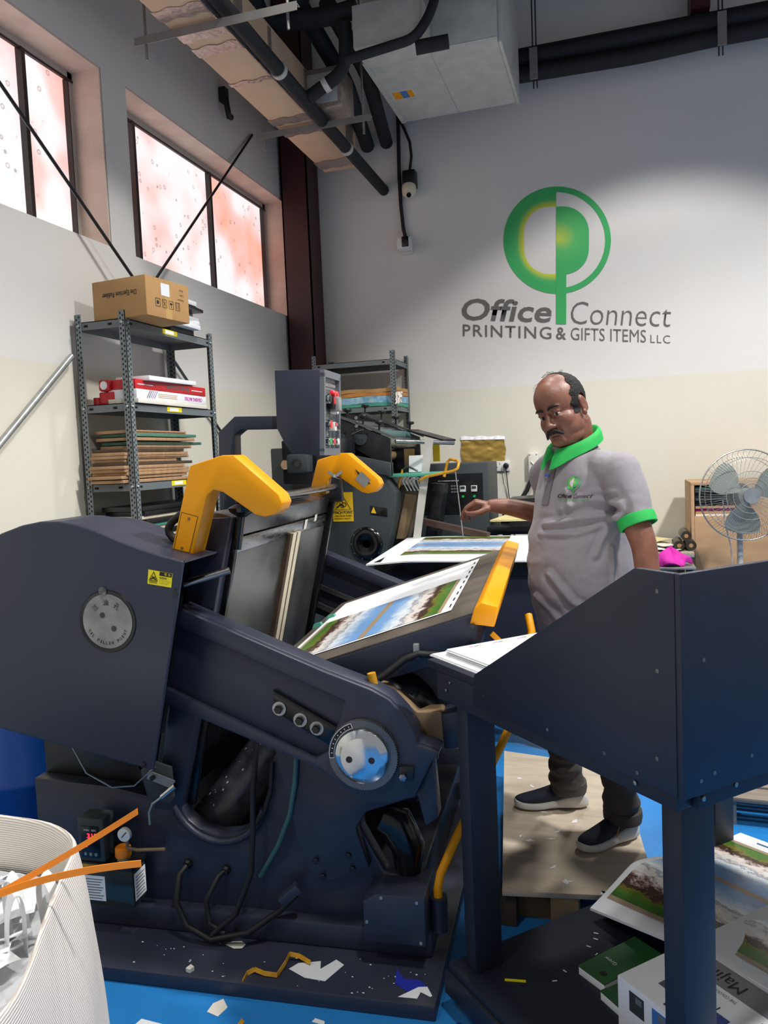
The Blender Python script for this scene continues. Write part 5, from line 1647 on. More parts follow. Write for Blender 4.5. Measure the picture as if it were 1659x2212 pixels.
# second shelf: red and white boxes
z0 = 1.906
ream('creasing_box', 'white striped creasing box at the bottom of the red pile', -2.58, -2.40, 3.53, 4.26, z0, z0 + 0.025, 'paper_warm', 0.02, 'creasing boxes on the rack', 'box')
cb_ = empty('creasing_box', (-2.49, 3.895, z0 + 0.026), R(0.4), 'white creasing box with stripes under the red one', 'box', 'creasing boxes on the rack')
MB().box(-0.085, 0.085, -0.36, 0.36, 0, 0.048).build('box_body', 'paper', cb_, bev=0.002)
for k in range(5):
    MB().bar((0.0856, -0.27 + k * 0.017, 0.004), (0.0856, -0.235 + k * 0.017, 0.044), 0.001, 0.006, (1, 0, 0)).build('stripe', ('black_ink', 'black_ink', 'print_blue', 'magenta', 'print_blue')[k], cb_)
for k in range(3):
    MB().box(0.085, 0.0858, -0.16, 0.03, 0.012 + k * 0.009, 0.015 + k * 0.009).build('stripe', 'carton', cb_)
text('CREASING MATRIX', (0.0853, 0.31, 0.034), (0, -1, 0), (0, 0, -1), 0.20, 0.022, 'magenta', cb_, bold=0.01, th=0.001)
rb_ = empty('creasing_box', (-2.49, 3.895, z0 + 0.075), R(-0.4), 'long red linearcrease box on the second shelf', 'box', 'creasing boxes on the rack')
MB().box(-0.085, 0.085, -0.36, 0.35, 0, 0.050).build('box_body', 'red_gloss', rb_, bev=0.002)
text('linearcrease', (0.0853, 0.16, 0.040), (0, -1, 0), (0, 0, -1), 0.23, 0.032, 'grey_ink', rb_, bold=0.02, th=0.001)
for (a_, c_) in ((-0.34, -0.20), (0.19, 0.31)):
    MB().box(0.085, 0.0858, a_, c_, 0.022, 0.027).build('stripe', 'white_ink', rb_)
wt = ream('white_box', 'flat white lid lying slanted on top of the red box', -2.58, -2.38, 3.60, 4.12, z0 + 0.126, z0 + 0.150, 'paper', 0.05, None, 'box')
wt.rotation_euler = (0.02, 0, 0.05)
tb = MB().box(-0.035, 0.035, -0.06, 0.06, -0.03, 0.03).build('red_roll', 'red_gloss', bev=0.012, label='red carton end with a white round label on the second shelf', cat='box')
tb.location = (-2.585, 3.575, 2.005)
MB().lathe([(0.0, 0), (0.022, 0.0), (0.022, 0.001), (0, 0.001)], (0.0, -0.0605, 0.0), (0, -1, 0), 20).build('round_label', 'paper', tb)
tb2 = MB().box(-0.05, 0.045, -0.05, 0.06, 0, 0.066).build('red_roll', 'red_gloss', bev=0.008, label='red carton under the one with the round label', cat='box')
tb2.location = (-2.58, 3.58, 1.9065)
MB().lathe([(0.0, 0), (0.026, 0), (0.026, 0.04), (0, 0.04)], (-2.655, 3.56, 1.9065), (0, 0, 1), 20).build('red_tin', 'red_gloss', smooth=40, label='small round red tin beside the red cartons', cat='tin')

# third shelf: wooden cutting dies
random.seed(3)
zz = 1.4905
dies = [('ply', 0.0, 0), ('ply', -0.05, 0), ('ply', 0.02, 0), ('ply', -0.02, 0), ('ply', 0.04, 0), ('ply_dark', 0.0, 0), ('ply', -0.03, 0), ('ply', 0.06, 0), ('ply', -0.05, 0), ('ply_dark', 0.02, 0), ('ply', 0.10, 1), ('green_rubber', 0.12, 1), ('ply', 0.05, 1), ('green_rubber', 0.14, 1), ('ply', 0.08, 1)]
ordn = ['lowest', 'second', 'third', 'fourth', 'fifth', 'sixth', 'seventh', 'eighth', 'ninth', 'tenth', 'eleventh', 'twelfth', 'thirteenth', 'fourteenth', 'topmost']
for i, (m_, dy, far) in enumerate(dies):
    h = 0.0175
    L0 = 3.43 + 0.05 * random.random() + (0.08 if far else 0)
    L1 = 3.98 + 0.16 * random.random() + dy
    x1 = -2.46 + 0.02 * random.random()
    o = empty('cutting_die', (0, 0, 0), label='%s %s die board counted from the bottom of the third shelf' % (ordn[i] if i < 14 else 'topmost', {'ply': 'plywood', 'ply_dark': 'dark plywood', 'green_rubber': 'green'}[m_]), cat='die board', group='die boards on the third shelf')
    if i == 14:
        o['label'] = 'topmost plywood die board in the pile on the third shelf'
    MB().box(-2.665 + 0.02 * random.random(), x1, L0, L1, zz, zz + h - 0.0012).build('board', m_, o, bev=0.001)
    e_ = MB().box(x1, x1 + 0.0008, L0 + 0.02, L1 - 0.02, zz + 0.004, zz + 0.009)
    if random.random() < 0.5:
        e_.build('kerf', 'ply_dark', o)
    zz += h + (0.004 if random.random() < 0.3 else 0.0)
# fourth shelf: dies with rubber
zz = 1.161
for i, (m_, L1) in enumerate((('black_iron', 4.2), ('ivory', 4.05), ('black_iron', 4.22), ('ivory', 4.15), ('teal', 4.1), ('black_iron', 4.25), ('ivory', 4.2), ('black_iron', 4.05), ('black_iron', 4.28))):
    h = 0.026 if m_ == 'black_iron' else 0.018
    o = MB().box(-2.66, -2.425 + 0.008 * (i % 3), 3.53 + 0.03 * (i % 2), L1 + 0.02, zz, zz + h - 0.001).build('cutting_die', m_, bev=0.001,
        label='%s %s die lying on the fourth shelf' % (ordn[i], {'black_iron': 'black', 'ivory': 'cream', 'teal': 'green edged'}[m_]), cat='die board', group='dies on the fourth shelf')
    zz += h

# rack on the back wall
r2 = empty('shelf_rack', (0, 0, 0), label='grey slotted angle rack against the back wall', cat='shelf rack')
for (x, y, sx, sy) in ((-1.74, 6.13, -1, 1), (-1.74, 6.57, -1, -1), (-2.46, 6.13, 1, 1), (-2.46, 6.57, 1, -1)):
    upright(r2, x, y, sx, sy, 2.43)
for z in (2.36, 1.985, 1.55, 1.1, 0.5):
    tray(r2, -2.457, -1.743, 6.133, 6.567, z)
# rolls and wrapped sheets on that rack
for i, (m_, z, h, lab) in enumerate((('teal', 1.986, 0.03, 'green rolled sheet on the back wall rack'), ('blue_film', 2.017, 0.055, 'blue film wrapped bundle on the back wall rack'), ('orange_film', 2.073, 0.03, 'orange wrapped bundle on the back wall rack'), ('carton', 2.104, 0.03, 'tan wrapped sheet on top of the back wall rack bundle'))):
    if m_ == 'blue_film':
        mat('blue_film', '4f9cc4', 0.25, col2='b9d4dd', vscale=18, bump=0.5, bscale=40)
        mat('orange_film', 'd98a3a', 0.35, col2='a87a4a', vscale=12, bump=0.4, bscale=30)
    MB().sheet((-2.41, 6.175, z + h), (-1.74, 6.175, z + h), (-1.74, 6.5, z + h), (-2.41, 6.5, z + h), 24, 6, h, lambda s, t: (0.01 * math.sin(9 * t), 0.008 * math.sin(15 * s), 0.004 * math.sin(11 * s + i))).build('wrapped_bundle', m_, smooth=50, label=lab, cat='bundle')
MB().sheet((-1.735, 6.10, 1.99), (-1.69, 6.11, 2.0), (-1.68, 6.13, 2.09), (-1.735, 6.12, 2.09), 8, 8, 0.004, lambda s, t: (0.012 * mnoise.noise((s * 6, t * 6, 2)), 0.02 * mnoise.noise((s * 7, t * 5, 4)), 0)).build('plastic_wrap', 'paper_warm', smooth=60, label='crumpled clear plastic wrap hanging off the rack end', cat='plastic wrap')
# ================================================================== foil stamping press behind
M2 = empty('foil_press', (-1.6, 5.0, 0), label='dark grey foil stamping press behind the yellow hooks', cat='machine')


def P2(pts):
    return [(x + 1.6, z) for x, z in pts]


MB().prism(P2([(-2.35, 0.05), (-2.35, 1.66), (-1.74, 1.66), (-1.61, 1.58), (-1.50, 1.42), (-1.44, 1.33), (-1.45, 1.22), (-1.52, 0.94), (-1.58, 0.05)]), 0.0, 0.14).build('side_housing', 'slate', M2, bev=0.012)
MB().prism(P2([(-2.35, 0.05), (-2.35, 1.5), (-1.74, 1.5), (-1.55, 1.35), (-1.55, 0.9), (-1.6, 0.05)]), 0.14, 0.95).build('main_body', 'black_iron', M2, bev=0.01)
fw = MB().lathe([(0.03, 0.0), (0.05, 0.012), (0.085, 0.02), (0.105, 0.012), (0.115, 0.0)], (-0.066, -0.002, 0.985), (0, -1, 0), 36).build('flywheel', 'black_oily', M2, smooth=35)
for k in range(10):
    a = 2 * math.pi * k / 10
    MB().cyl((-0.066 + 0.108 * math.cos(a), -0.01, 0.985 + 0.108 * math.sin(a)), (-0.066 + 0.108 * math.cos(a), -0.014, 0.985 + 0.108 * math.sin(a)), 0.004, 8).build('rivet', 'steel', fw)
lab = MB().box(-0.30, -0.152, -0.003, -0.001, 1.14, 1.34).build('pinch_point_label', 'yellow_label', M2, label='yellow pinch point warning label')
_lab_mat = mat('label_amber', 'efc01a', 0.45)
lab.data.materials[0] = _lab_mat
tr = MB()
T3 = [(-0.285, 1.222), (-0.168, 1.222), (-0.2265, 1.325)]
for i in range(3):
    a_, c_ = T3[i], T3[(i + 1) % 3]
    tr.bar((a_[0], -0.0035, a_[1]), (c_[0], -0.0035, c_[1]), 0.001, 0.005, (0, 1, 0))
tr.build('warning_sign', 'black_ink', lab)
for (x, z, r_) in ((-0.215, 1.255, 0.014), (-0.235, 1.27, 0.010), (-0.228, 1.245, 0.010)):
    MB().tube([(x + r_ * math.cos(a), -0.0038, z + r_ * math.sin(a)) for a in [2 * math.pi * k / 14 for k in range(14)]], 0.0022, 5, closed=True).build('warning_sign', 'black_ink', lab)
MB().tube([(-0.268, -0.0038, 1.235), (-0.25, -0.0038, 1.25), (-0.235, -0.0038, 1.26)], 0.006, 6).build('warning_sign', 'black_ink', lab)
text('PINCH POINT', (-0.296, -0.0035, 1.192), (1, 0, 0), (0, 0, 1), 0.140, 0.021, 'black_ink', lab, bold=0.02)
text('CAN CAUSE SEVERE', (-0.29, -0.0035, 1.172), (1, 0, 0), (0, 0, 1), 0.125, 0.012, 'black_ink', lab, bold=0.01)
text('PERSONAL INJURY', (-0.29, -0.0035, 1.152), (1, 0, 0), (0, 0, 1), 0.118, 0.012, 'black_ink', lab, bold=0.01)
MB().prism([(-0.03, 1.185), (0.09, 1.165), (0.09, 1.225), (-0.03, 1.245)], -0.004, 0.0).build('name_plate', 'black_iron', M2, bev=0.002)
MB().prism([(-0.025, 1.195), (0.012, 1.190), (-0.005, 1.235)], -0.0055, -0.004).build('warning_triangle', 'label_amber', M2)
# inking unit on top: two side plates, rollers, knobs
for (y, dz) in ((0.0, 0.0), (0.80, 0.02)):
    pl_ = MB().prism(P2([(-2.05, 1.60), (-2.05, 1.90 + dz), (-1.90, 1.865 + dz), (-1.78, 1.825 + dz), (-1.47, 1.69 + dz), (-1.47, 1.44), (-1.84, 1.53)]), y, y + 0.025).build('ink_side_plate', 'black_iron', M2, bev=0.003)
    MB().bar((-0.33, y + 0.012, 1.90 + dz), (0.16, y + 0.012, 1.695 + dz), 0.035, 0.016).build('top_rail', 'steel_dark', pl_)
    for k, t in enumerate((0.05, 0.32, 0.55, 0.78)):
        x, z = -0.33 + 0.49 * t, 1.905 + dz - 0.205 * t
        kb = MB().lathe([(0.007, 0), (0.007, 0.04), (0.030, 0.048), (0.032, 0.06), (0.026, 0.068), (0, 0.068)], (x, y + 0.012, z), (0.1, 0, 1), 12).build('knob', 'black_plastic', pl_, smooth=35)
    if y == 0:
        for (x, z) in ((-0.23, 1.715), (-0.075, 1.70)):
            c1 = MB().lathe([(0, 0), (0.045, 0), (0.045, 0.012), (0, 0.013)], (x, y, z), (0, -1, 0), 24).build('bearing_cap', 'slate', pl_, smooth=35)
            MB().bar((x - 0.05, y - 0.008, z + 0.04), (x + 0.05, y - 0.008, z + 0.03), 0.01, 0.012).build('latch', 'black_iron', c1)
        MB().cyl((-0.12, -0.03, 1.73), (-0.04, -0.05, 1.755), 0.008, 10).build('lever', 'steel', pl_)
        for k in range(4):
            MB().lathe([(0.005, -0.003), (0.012, -0.003), (0.012, 0.003), (0.005, 0.003)], (-0.10 + 0.004 * (k % 2), -0.006, 1.84 - 0.028 * k), (1, 0, 0.2) if k % 2 else (0, 1, 0), 10).build('chain_link', 'steel', pl_)
MB().prism(P2([(-2.05, 1.64), (-1.86, 1.62), (-1.47, 1.53), (-1.47, 1.44), (-1.86, 1.52), (-2.05, 1.52)]), -0.03, 0.05).build('tray_front', 'slate', M2, bev=0.004)
for (x, z, r_, m_) in ((0.07, 1.66, 0.045, 'steel'), (0.02, 1.72, 0.04, 'teal_hose'), (-0.08, 1.75, 0.04, 'steel'), (-0.18, 1.80, 0.035, 'steel_dark'), (0.05, 1.58, 0.035, 'bronze')):
    MB().cyl((x, 0.03, z), (x, 0.80, z), r_, 24).build('roller', m_, M2, smooth=35)
MB().cyl((0.16, 0.02, 1.67), (0.50, 0.30, 1.645), 0.014, 12).build('feed_rod', 'steel', M2, smooth=40)
MB().bar((0.10, 0.70, 1.76), (0.46, 0.35, 1.665), 0.10, 0.012).build('feed_plate', 'black_iron', M2)
MB().box(0.10, 0.42, 0.03, 0.45, 1.43, 1.45).build('green_shelf', 'teal', M2, bev=0.003)
MB().box(-0.1, 0.14, 0.30, 0.60, 1.45, 1.62).build('ink_well', 'black_oily', M2)
MB().add([(0.17, 0.30, 1.455), (0.30, 0.28, 1.455), (0.30, 0.30, 1.57), (0.17, 0.32, 1.57)], [(0, 1, 2, 3)]).build('job_note', 'paper', M2)
# leaning heated plates, wires and the pale flat bar in front
hp = MB().add([(0.06, 0.16, 1.0), (0.20, 0.16, 1.0), (0.31, 0.16, 1.34), (0.15, 0.16, 1.37), (0.06, 0.24, 1.0), (0.20, 0.24, 1.0), (0.31, 0.24, 1.34), (0.15, 0.24, 1.37)], [(0, 1, 2, 3), (7, 6, 5, 4), (0, 4, 5, 1), (1, 5, 6, 2), (2, 6, 7, 3), (3, 7, 4, 0)]).build('heated_plate', mat('plate_brown', '5a5145', 0.45, 0.4, var=0.3, vscale=9), M2, bev=0.003)
MB().add([(0.10, 0.15, 1.0), (0.17, 0.15, 1.0), (0.26, 0.15, 1.30), (0.18, 0.15, 1.31), (0.10, 0.158, 1.0), (0.17, 0.158, 1.0), (0.26, 0.158, 1.30), (0.18, 0.158, 1.31)], [(0, 1, 2, 3), (7, 6, 5, 4), (0, 4, 5, 1), (1, 5, 6, 2), (2, 6, 7, 3), (3, 7, 4, 0)]).build('brass_insert', 'bronze', hp)
for k in range(4):
    x = 0.20 + 0.025 * k
    MB().tube([(x, 0.14, 1.33), (x - 0.03, 0.12, 1.40), (x + 0.01, 0.10, 1.45 - 0.01 * k), (x + 0.05, 0.12, 1.41), (x + 0.06, 0.14, 1.35)], 0.005, 8).build('white_wire', 'white_plastic', hp, smooth=60)
MB().add([(0.23, 0.08, 0.95), (0.28, 0.08, 0.95), (0.405, 0.08, 1.67), (0.35, 0.08, 1.67), (0.23, 0.095, 0.95), (0.28, 0.095, 0.95), (0.405, 0.095, 1.67), (0.35, 0.095, 1.67)], [(0, 1, 2, 3), (7, 6, 5, 4), (0, 4, 5, 1), (1, 5, 6, 2), (2, 6, 7, 3), (3, 7, 4, 0)]).build('flat_bar', 'galv', M2)
mp_ = MB().add([(0.25, 0.34, 0.90), (0.33, 0.34, 0.90), (0.41, 0.34, 1.36), (0.31, 0.34, 1.37), (0.25, 0.50, 0.90), (0.33, 0.50, 0.90), (0.41, 0.50, 1.36), (0.31, 0.50, 1.37)], [(0, 1, 2, 3), (7, 6, 5, 4), (0, 4, 5, 1), (1, 5, 6, 2), (2, 6, 7, 3), (3, 7, 4, 0)]).build('press_platen', 'black_iron', M2, bev=0.003)
MB().tube([(0.18, 0.10, 1.48), (0.17, 0.10, 1.44), (0.14, 0.10, 1.34)], 0.008, 8).build('grip_rod', 'yellow_worn', M2, smooth=60)
MB().tube([(0.18, 0.10, 1.48), (0.22, 0.08, 1.50), (0.29, 0.08, 1.465)], 0.007, 8).build('grip_rod', 'steel_dark', M2, smooth=60)
MB().box(0.11, 0.15, 0.08, 0.12, 1.30, 1.37).build('grip_clamp', 'black_iron', M2, bev=0.003)
hd_ = [(0.31, 0.04, 1.40), (0.36, 0.02, 1.425), (0.56, -0.02, 1.46), (0.585, -0.02, 1.475), (0.59, 0.0, 1.51), (0.575, 0.02, 1.525), (0.52, 0.06, 1.535), (0.50, 0.07, 1.52), (0.475, 0.06, 1.42)]
MB().tube(hd_, 0.0095, 10).build('yellow_handle', 'yellow_worn', M2, smooth=60)
MB().box(0.30, 0.35, 0.50, 0.52, 1.52, 1.66).build('yellow_sticker', 'label_amber', M2)
MB().bar((0.20, 0.30, 1.12), (0.75, 0.10, 1.02), 0.05, 0.04).build('front_rail', mat('rail_brown', '54403a', 0.6, var=0.2, vscale=8), M2)
# motor unit that hangs at the left behind the control box
mu_ = empty('feeder_motor', (-2.07, 4.62, 1.40), label='dark motor unit with round vent hanging below the control box', cat='motor')
MB().box(-0.02, 0.38, 0.0, 0.30, 0.02, 0.30).build('motor_housing', 'black_iron', mu_, bev=0.008)
MB().box(0.05, 0.20, -0.10, 0.0, 0.09, 0.21).build('gear_motor', 'slate', mu_, bev=0.018)
for k in range(14):
    a = 2 * math.pi * k / 14
    MB().bar((0.125 + 0.018 * math.cos(a), -0.1008, 0.15 + 0.018 * math.sin(a)), (0.125 + 0.036 * math.cos(a), -0.1008, 0.15 + 0.036 * math.sin(a)), 0.002, 0.005, (0, 1, 0)).build('vent_slot', 'black_ink', mu_)
MB().lathe([(0.012, 0.02), (0.03, 0.02), (0.038, 0.0), (0.038, -0.02)], (0.015, -0.015, 0.145), (0, -1, 0), 20).build('chrome_knob', 'chrome', mu_, smooth=35)
MB().box(0.02, 0.30, 0.05, 0.25, -0.03, 0.02).build('bracket', 'black_oily', mu_)
MB().box(0.10, 0.18, 0.12, 0.20, -1.40, -0.03).build('stand_post', 'steel_dark', mu_)

# grey control cabinet behind the press
CC = empty('control_cabinet', (-1.20, 5.72, 0), label='grey control cabinet with two meters against the back wall', cat='cabinet')
MB().box(-0.30, 0.26, 0, 0.45, 0.05, 1.50).build('cabinet_body', 'slate', CC, bev=0.01)
cpn = MB().add([(-0.26, -0.006, 1.12), (0.22, -0.006, 1.12), (0.22, -0.006, 1.42), (-0.26, -0.006, 1.42)], [(0, 1, 2, 3)]).build('meter_panel', 'black_iron', CC)
for x in (0.07, 0.155):
    mt = MB().box(x - 0.022, x + 0.022, -0.022, -0.006, 1.285, 1.33).build('meter', 'white_plastic', cpn, bev=0.002)
    MB().box(x - 0.017, x + 0.017, -0.0235, -0.022, 1.305, 1.326).build('meter_display', 'slate', mt)
    MB().lathe([(0.010, 0), (0.010, 0.012), (0, 0.012)], (x, -0.006, 1.25), (0, -1, 0), 14).build('green_button', 'green_btn', cpn)
for i in range(3):
    for j_ in range(3):
        MB().box(-0.11 + i * 0.024, -0.095 + i * 0.024, -0.010, -0.006, 1.28 + j_ * 0.022, 1.292 + j_ * 0.022).build('key', ('print_blue', 'zinc', 'zinc')[j_ % 2], cpn)
        MB().box(-0.02 + i * 0.02, -0.006 + i * 0.02, -0.010, -0.006, 1.28 + j_ * 0.022, 1.292 + j_ * 0.022).build('key', 'zinc', cpn)
text('HOT STAMPING MACHINE', (-0.12, -0.0065, 1.365), (1, 0, 0), (0, 0, 1), 0.16, 0.008, 'white_ink', cpn)

# delivery table with printed sheets
DT = empty('delivery_table', (-0.90, 3.98, 0), label='dark table with printed sheets beyond the tilted platen', cat='table')
MB().box(-0.40, 0.62, 0.02, 1.18, 0.93, 1.0).build('table_top', 'black_iron', DT, bev=0.004)
for (x, y) in ((-0.36, 0.08), (0.55, 0.08), (-0.36, 1.1), (0.55, 1.1)):
    MB().box(x - 0.04, x + 0.04, y - 0.04, y + 0.04, 0, 0.93).build('leg', 'black_iron', DT, bev=0.003)
MB().box(-0.36, 0.58, 0.04, 0.07, 0.30, 0.93).build('front_panel', 'navy', DT)
st_ = empty('printed_sheets', (-0.90, 3.98, 1.001), label='stack of white printed sheets on the dark table beyond the platen', cat='printed sheets')


def dt(s, t):
    x0 = -0.43 + 0.0 * t
    x = x0 - 0.09 * t + (1.05) * s
    y = -0.02 + 1.2 * t
    dz = 0.012 - 0.022 * max(0, 0.22 - s) * 4 * (1 - 0.6 * t)
    return (x, y, dz)


uv_grid('sheet', dt, 20, 10, 'paper', st_, th=0.008)
uv_grid('photograph', lambda s, t: (lambda p: (p[0], p[1], p[2] + 0.002))(dt(0.13 + 0.55 * t, 0.22 + 0.74 * s)), 14, 14, 'landscape_print', st_)
uv_grid('sheet', lambda s, t: (lambda p: (p[0] + 0.12, p[1] + 0.02, p[2] - 0.009))(dt(s * 0.9, t)), 12, 6, 'paper', st_)
# second sheet pile / dark machine front behind the man's hand
bt = empty('back_bench', (-0.75, 5.35, 0), label='dark metal bench with a pale yellow board behind the hand of the man', cat='bench')
MB().box(-0.15, 0.62, 0, 0.75, 1.0, 1.05).build('bench_top', 'black_iron', bt, bev=0.004)
MB().prism([(-0.10, 1.05), (-0.06, 1.22), (0.35, 1.24), (0.36, 1.05)], 0.30, 0.7).build('hood', 'black_iron', bt, bev=0.006)
for (x, y) in ((-0.11, 0.04), (0.58, 0.04), (-0.11, 0.7), (0.58, 0.7)):
    MB().box(x - 0.03, x + 0.03, y - 0.03, y + 0.03, 0, 1.0).build('leg', 'black_iron', bt)
yt = empty('yellow_board', (-0.72, 5.22, 1.115), label='pale yellow card tray lying on the dark bench', cat='tray')
mat('pale_yellow', 'cfc48a', 0.7, var=0.08, vscale=9)
MB().sheet((-0.13, -0.03, 0.0), (0.22, -0.05, 0.005), (0.26, 0.20, 0.03), (0.0, 0.20, 0.035), 6, 4, 0.012, None).build('card', 'pale_yellow', yt)
MB().box(-0.02, 0.16, 0.13, 0.17, -0.065, 0.0).build('support', 'black_iron', yt)

# ================================================================== right hand background
mat('bare_ply', 'b7936e', 0.75, var=0.12, vscale=4, stretch=(1, 1, 4))
CB = empty('plywood_cabinet', (0.47, 5.9, 0), label='bare plywood cabinet with open pigeonhole behind the fan', cat='cabinet')
MB().box(0, 0.022, 0, 0.55, 0, 1.275).build('side_panel', 'bare_ply', CB, bev=0.001)
MB().box(1.1, 1.122, 0, 0.55, 0, 1.275).build('side_panel', 'bare_ply', CB, bev=0.001)
MB().box(0, 1.122, 0, 0.55, 1.275, 1.295).build('top_panel', 'bare_ply', CB, bev=0.001)
MB().box(0.022, 1.1, 0.53, 0.55, 0, 1.275).build('rear_panel', 'bare_ply', CB)
MB().box(0.022, 0.30, -0.004, 0.014, 0, 1.055).build('front_panel', 'bare_ply', CB, bev=0.001)
MB().box(0.30, 1.1, -0.002, 0.016, 0, 1.30).build('front_panel', 'bare_ply', CB, bev=0.001)
MB().box(0.022, 1.1, 0.02, 0.53, 1.03, 1.05).build('shelf', 'bare_ply', CB)
cols = ['paper_warm', 'carton', 'magenta', 'ply', 'black_iron', 'black_iron', 'slate', 'black_iron', 'black_iron', 'slate', 'green_rubber']
nm = ['cream', 'tan', 'pinkish', 'wooden', 'black', 'charcoal', 'grey', 'jet black', 'dark', 'slate', 'green']
zz = 1.051
for i, c_ in enumerate(cols):
    h = 0.019
    o = MB().box(0.50, 0.76, 5.915 + 0.01 * (i % 3), 6.40, zz, zz + h - 0.002).build('sample_board', c_, label='%s board in the pigeonhole of the plywood cabinet, %s from below' % (nm[i], ordn[i]), cat='board', group='boards in the cabinet pigeonhole')
    zz += h
BN = empty('side_bench', (0.0, 5.62, 0), label='low cluttered bench left of the plywood cabinet', cat='bench')
MB().box(0.05, 0.465, 0, 0.9, 0.80, 0.83).build('bench_top', 'ivory', BN, bev=0.002)
for (x, y) in ((0.08, 0.05), (0.43, 0.05), (0.08, 0.85), (0.43, 0.85)):
    MB().box(x - 0.025, x + 0.025, y - 0.025, y + 0.025, 0, 0.80).build('leg', 'bare_ply', BN)
mat('foil_roll', '4a4336', 0.35, 0.4)
for (x, z, lab) in ((0.375, 0.868, 'dark foil roll at the left end of the stacked trio'), (0.452, 0.868, 'dark foil roll at the right end of the stacked trio'), (0.425, 0.930, 'dark foil roll on top of the stacked trio')):
    ro = empty('foil_roll', (x, 5.72 if z < 0.9 else 5.76, z), label=lab, cat='roll', group='foil rolls on the side bench')
    MB().lathe([(0.012, 0.004), (0.034, 0.0), (0.036, 0.004), (0.036, 0.25), (0.012, 0.25)], (0, 0, 0), (0, 1, 0), 24).build('foil_wrap', 'foil_roll', ro, smooth=35)
    MB().lathe([(0.008, 0.001), (0.014, 0.001), (0.014, 0.01), (0.008, 0.01)], (0, -0.002, 0), (0, 1, 0), 16).build('core', 'carton', ro)
for i, (x, y, rz, m_, lab) in enumerate(((0.24, 5.75, 0.2, 'paper', 'loose white sheet on the side bench'), (0.30, 5.85, -0.3, 'paper_warm', 'loose cream sheet on the side bench'), (0.22, 5.95, 0.6, 'pale_yellow', 'loose yellow sheet on the side bench'))):
    o = MB().sheet((-0.13, -0.10, 0), (0.13, -0.10, 0), (0.13, 0.10, 0), (-0.13, 0.10, 0), 8, 4, 0.0015, lambda s, t, q=i: (0, 0, 0.004 + 0.016 * abs(math.sin(4 * s + q)))).build('loose_sheet', m_, smooth=60, label=lab, cat='sheet')
    o.location = (x, y, 0.832 + 0.022 * i)
    o.rotation_euler = (0, 0, rz)
# magenta cloth on a small steel stand in front of the bench
stn = empty('steel_stand', (0.30, 5.28, 0), label='small steel stand carrying the magenta cloth', cat='stand')
MB().box(-0.13, 0.14, -0.06, 0.18, 0.775, 0.79).build('stand_top', 'zinc', stn, bev=0.002)
for (x, y) in ((-0.1, -0.03), (0.11, -0.03), (-0.1, 0.15), (0.11, 0.15)):
    MB().box(x - 0.015, x + 0.015, y - 0.015, y + 0.015, 0, 0.775).build('leg', 'black_iron', stn)
mc = MB()
NR, NC_ = 14, 26
rings = []
for j_ in range(NR + 1):
    t = j_ / NR
    row = []
    for i in range(NC_):
        a = 2 * math.pi * i / NC_
        rr = (1 - t ** 2.2) * (1 + 0.18 * math.sin(3 * a + 2 * t) + 0.10 * math.sin(7 * a + 5 * t))
        row.append((0.115 * rr * math.cos(a) - 0.01, 0.075 * rr * math.sin(a) + 0.03, 0.79 + 0.085 * t * (1 + 0.25 * math.sin(2 * a)) + 0.012 * math.sin(5 * a + 3)))
    rings.append(row)
mc.loop(rings, True)
o = mc.build('cloth', 'magenta', smooth=70, label='crumpled magenta cloth beside the arm of the man', cat='cloth')
o.location = (0.305, 5.28, 0.015)
yb_ = MB().box(-0.10, 0.10, -0.15, 0.15, 0, 0.012).build('yellow_sheet', 'pale_yellow', label='pale yellow sheet on the low box behind the desk', cat='sheet')
yb_.location = (0.33, 4.85, 0.772)
bl = MB().box(-0.12, 0.12, -0.17, 0.17, 0, 0.77).build('grey_box', 'slate', bev=0.004, label='tall grey box under the pale yellow sheet', cat='box')
bl.location = (0.33, 4.85, 0.0)

# ================================================================== pedestal fan
mat('fan_wire', 'b9b9b2', 0.35, 0.6)
mat('fan_blade', '858d86', 0.3, spec=0.6)
FN = empty('pedestal_fan', (0.745, 5.32, 0), R(14), 'grey wire pedestal fan in front of the plywood cabinet', 'fan')
FZ = 1.235
FR = 0.285


def fring(r_, y):
    return [(r_ * math.cos(2 * math.pi * k / 56), y, FZ + r_ * math.sin(2 * math.pi * k / 56)) for k in range(56)]


MB().tube(fring(FR, 0.0), 0.005, 6, closed=True).build('guard_rim', 'fan_wire', FN, smooth=60)
wires = MB()
for k in range(96):
    a = 2 * math.pi * k / 96
    ca, sa = math.cos(a), math.sin(a)
    for sgn in (-1, 1):
        pts = [(r_ * ca, sgn * dy, FZ + r_ * sa) for r_, dy in ((0.05, 0.085), (0.14, 0.082), (0.22, 0.062), (0.265, 0.03), (FR, 0.0))]
        if sgn > 0 and k % 2:
            continue
        wires.tube(pts, 0.0011, 3, cap=False)
wires.build('guard_wires', 'fan_wire', FN, kind='stuff')
for r_, y in ((0.11, -0.085), (0.15, -0.080), (0.075, -0.087), (0.235, -0.052), (0.235, 0.052)):
    MB().tube(fring(r_, y), 0.0022, 5, closed=True).build('guard_ring', 'fan_wire', FN, smooth=60)
MB().lathe([(0.0, 0.0), (0.048, 0.0), (0.05, 0.006), (0.05, 0.012), (0.0, 0.012)], (0, -0.084, FZ), (0, -1, 0), 28).build('badge', 'zinc', FN, smooth=35)
MB().lathe([(0.0, 0.06), (0.035, 0.055), (0.042, 0.03), (0.042, -0.02), (0, -0.02)], (0, -0.0, FZ), (0, -1, 0), 24).build('hub', 'fan_blade', FN, smooth=35)
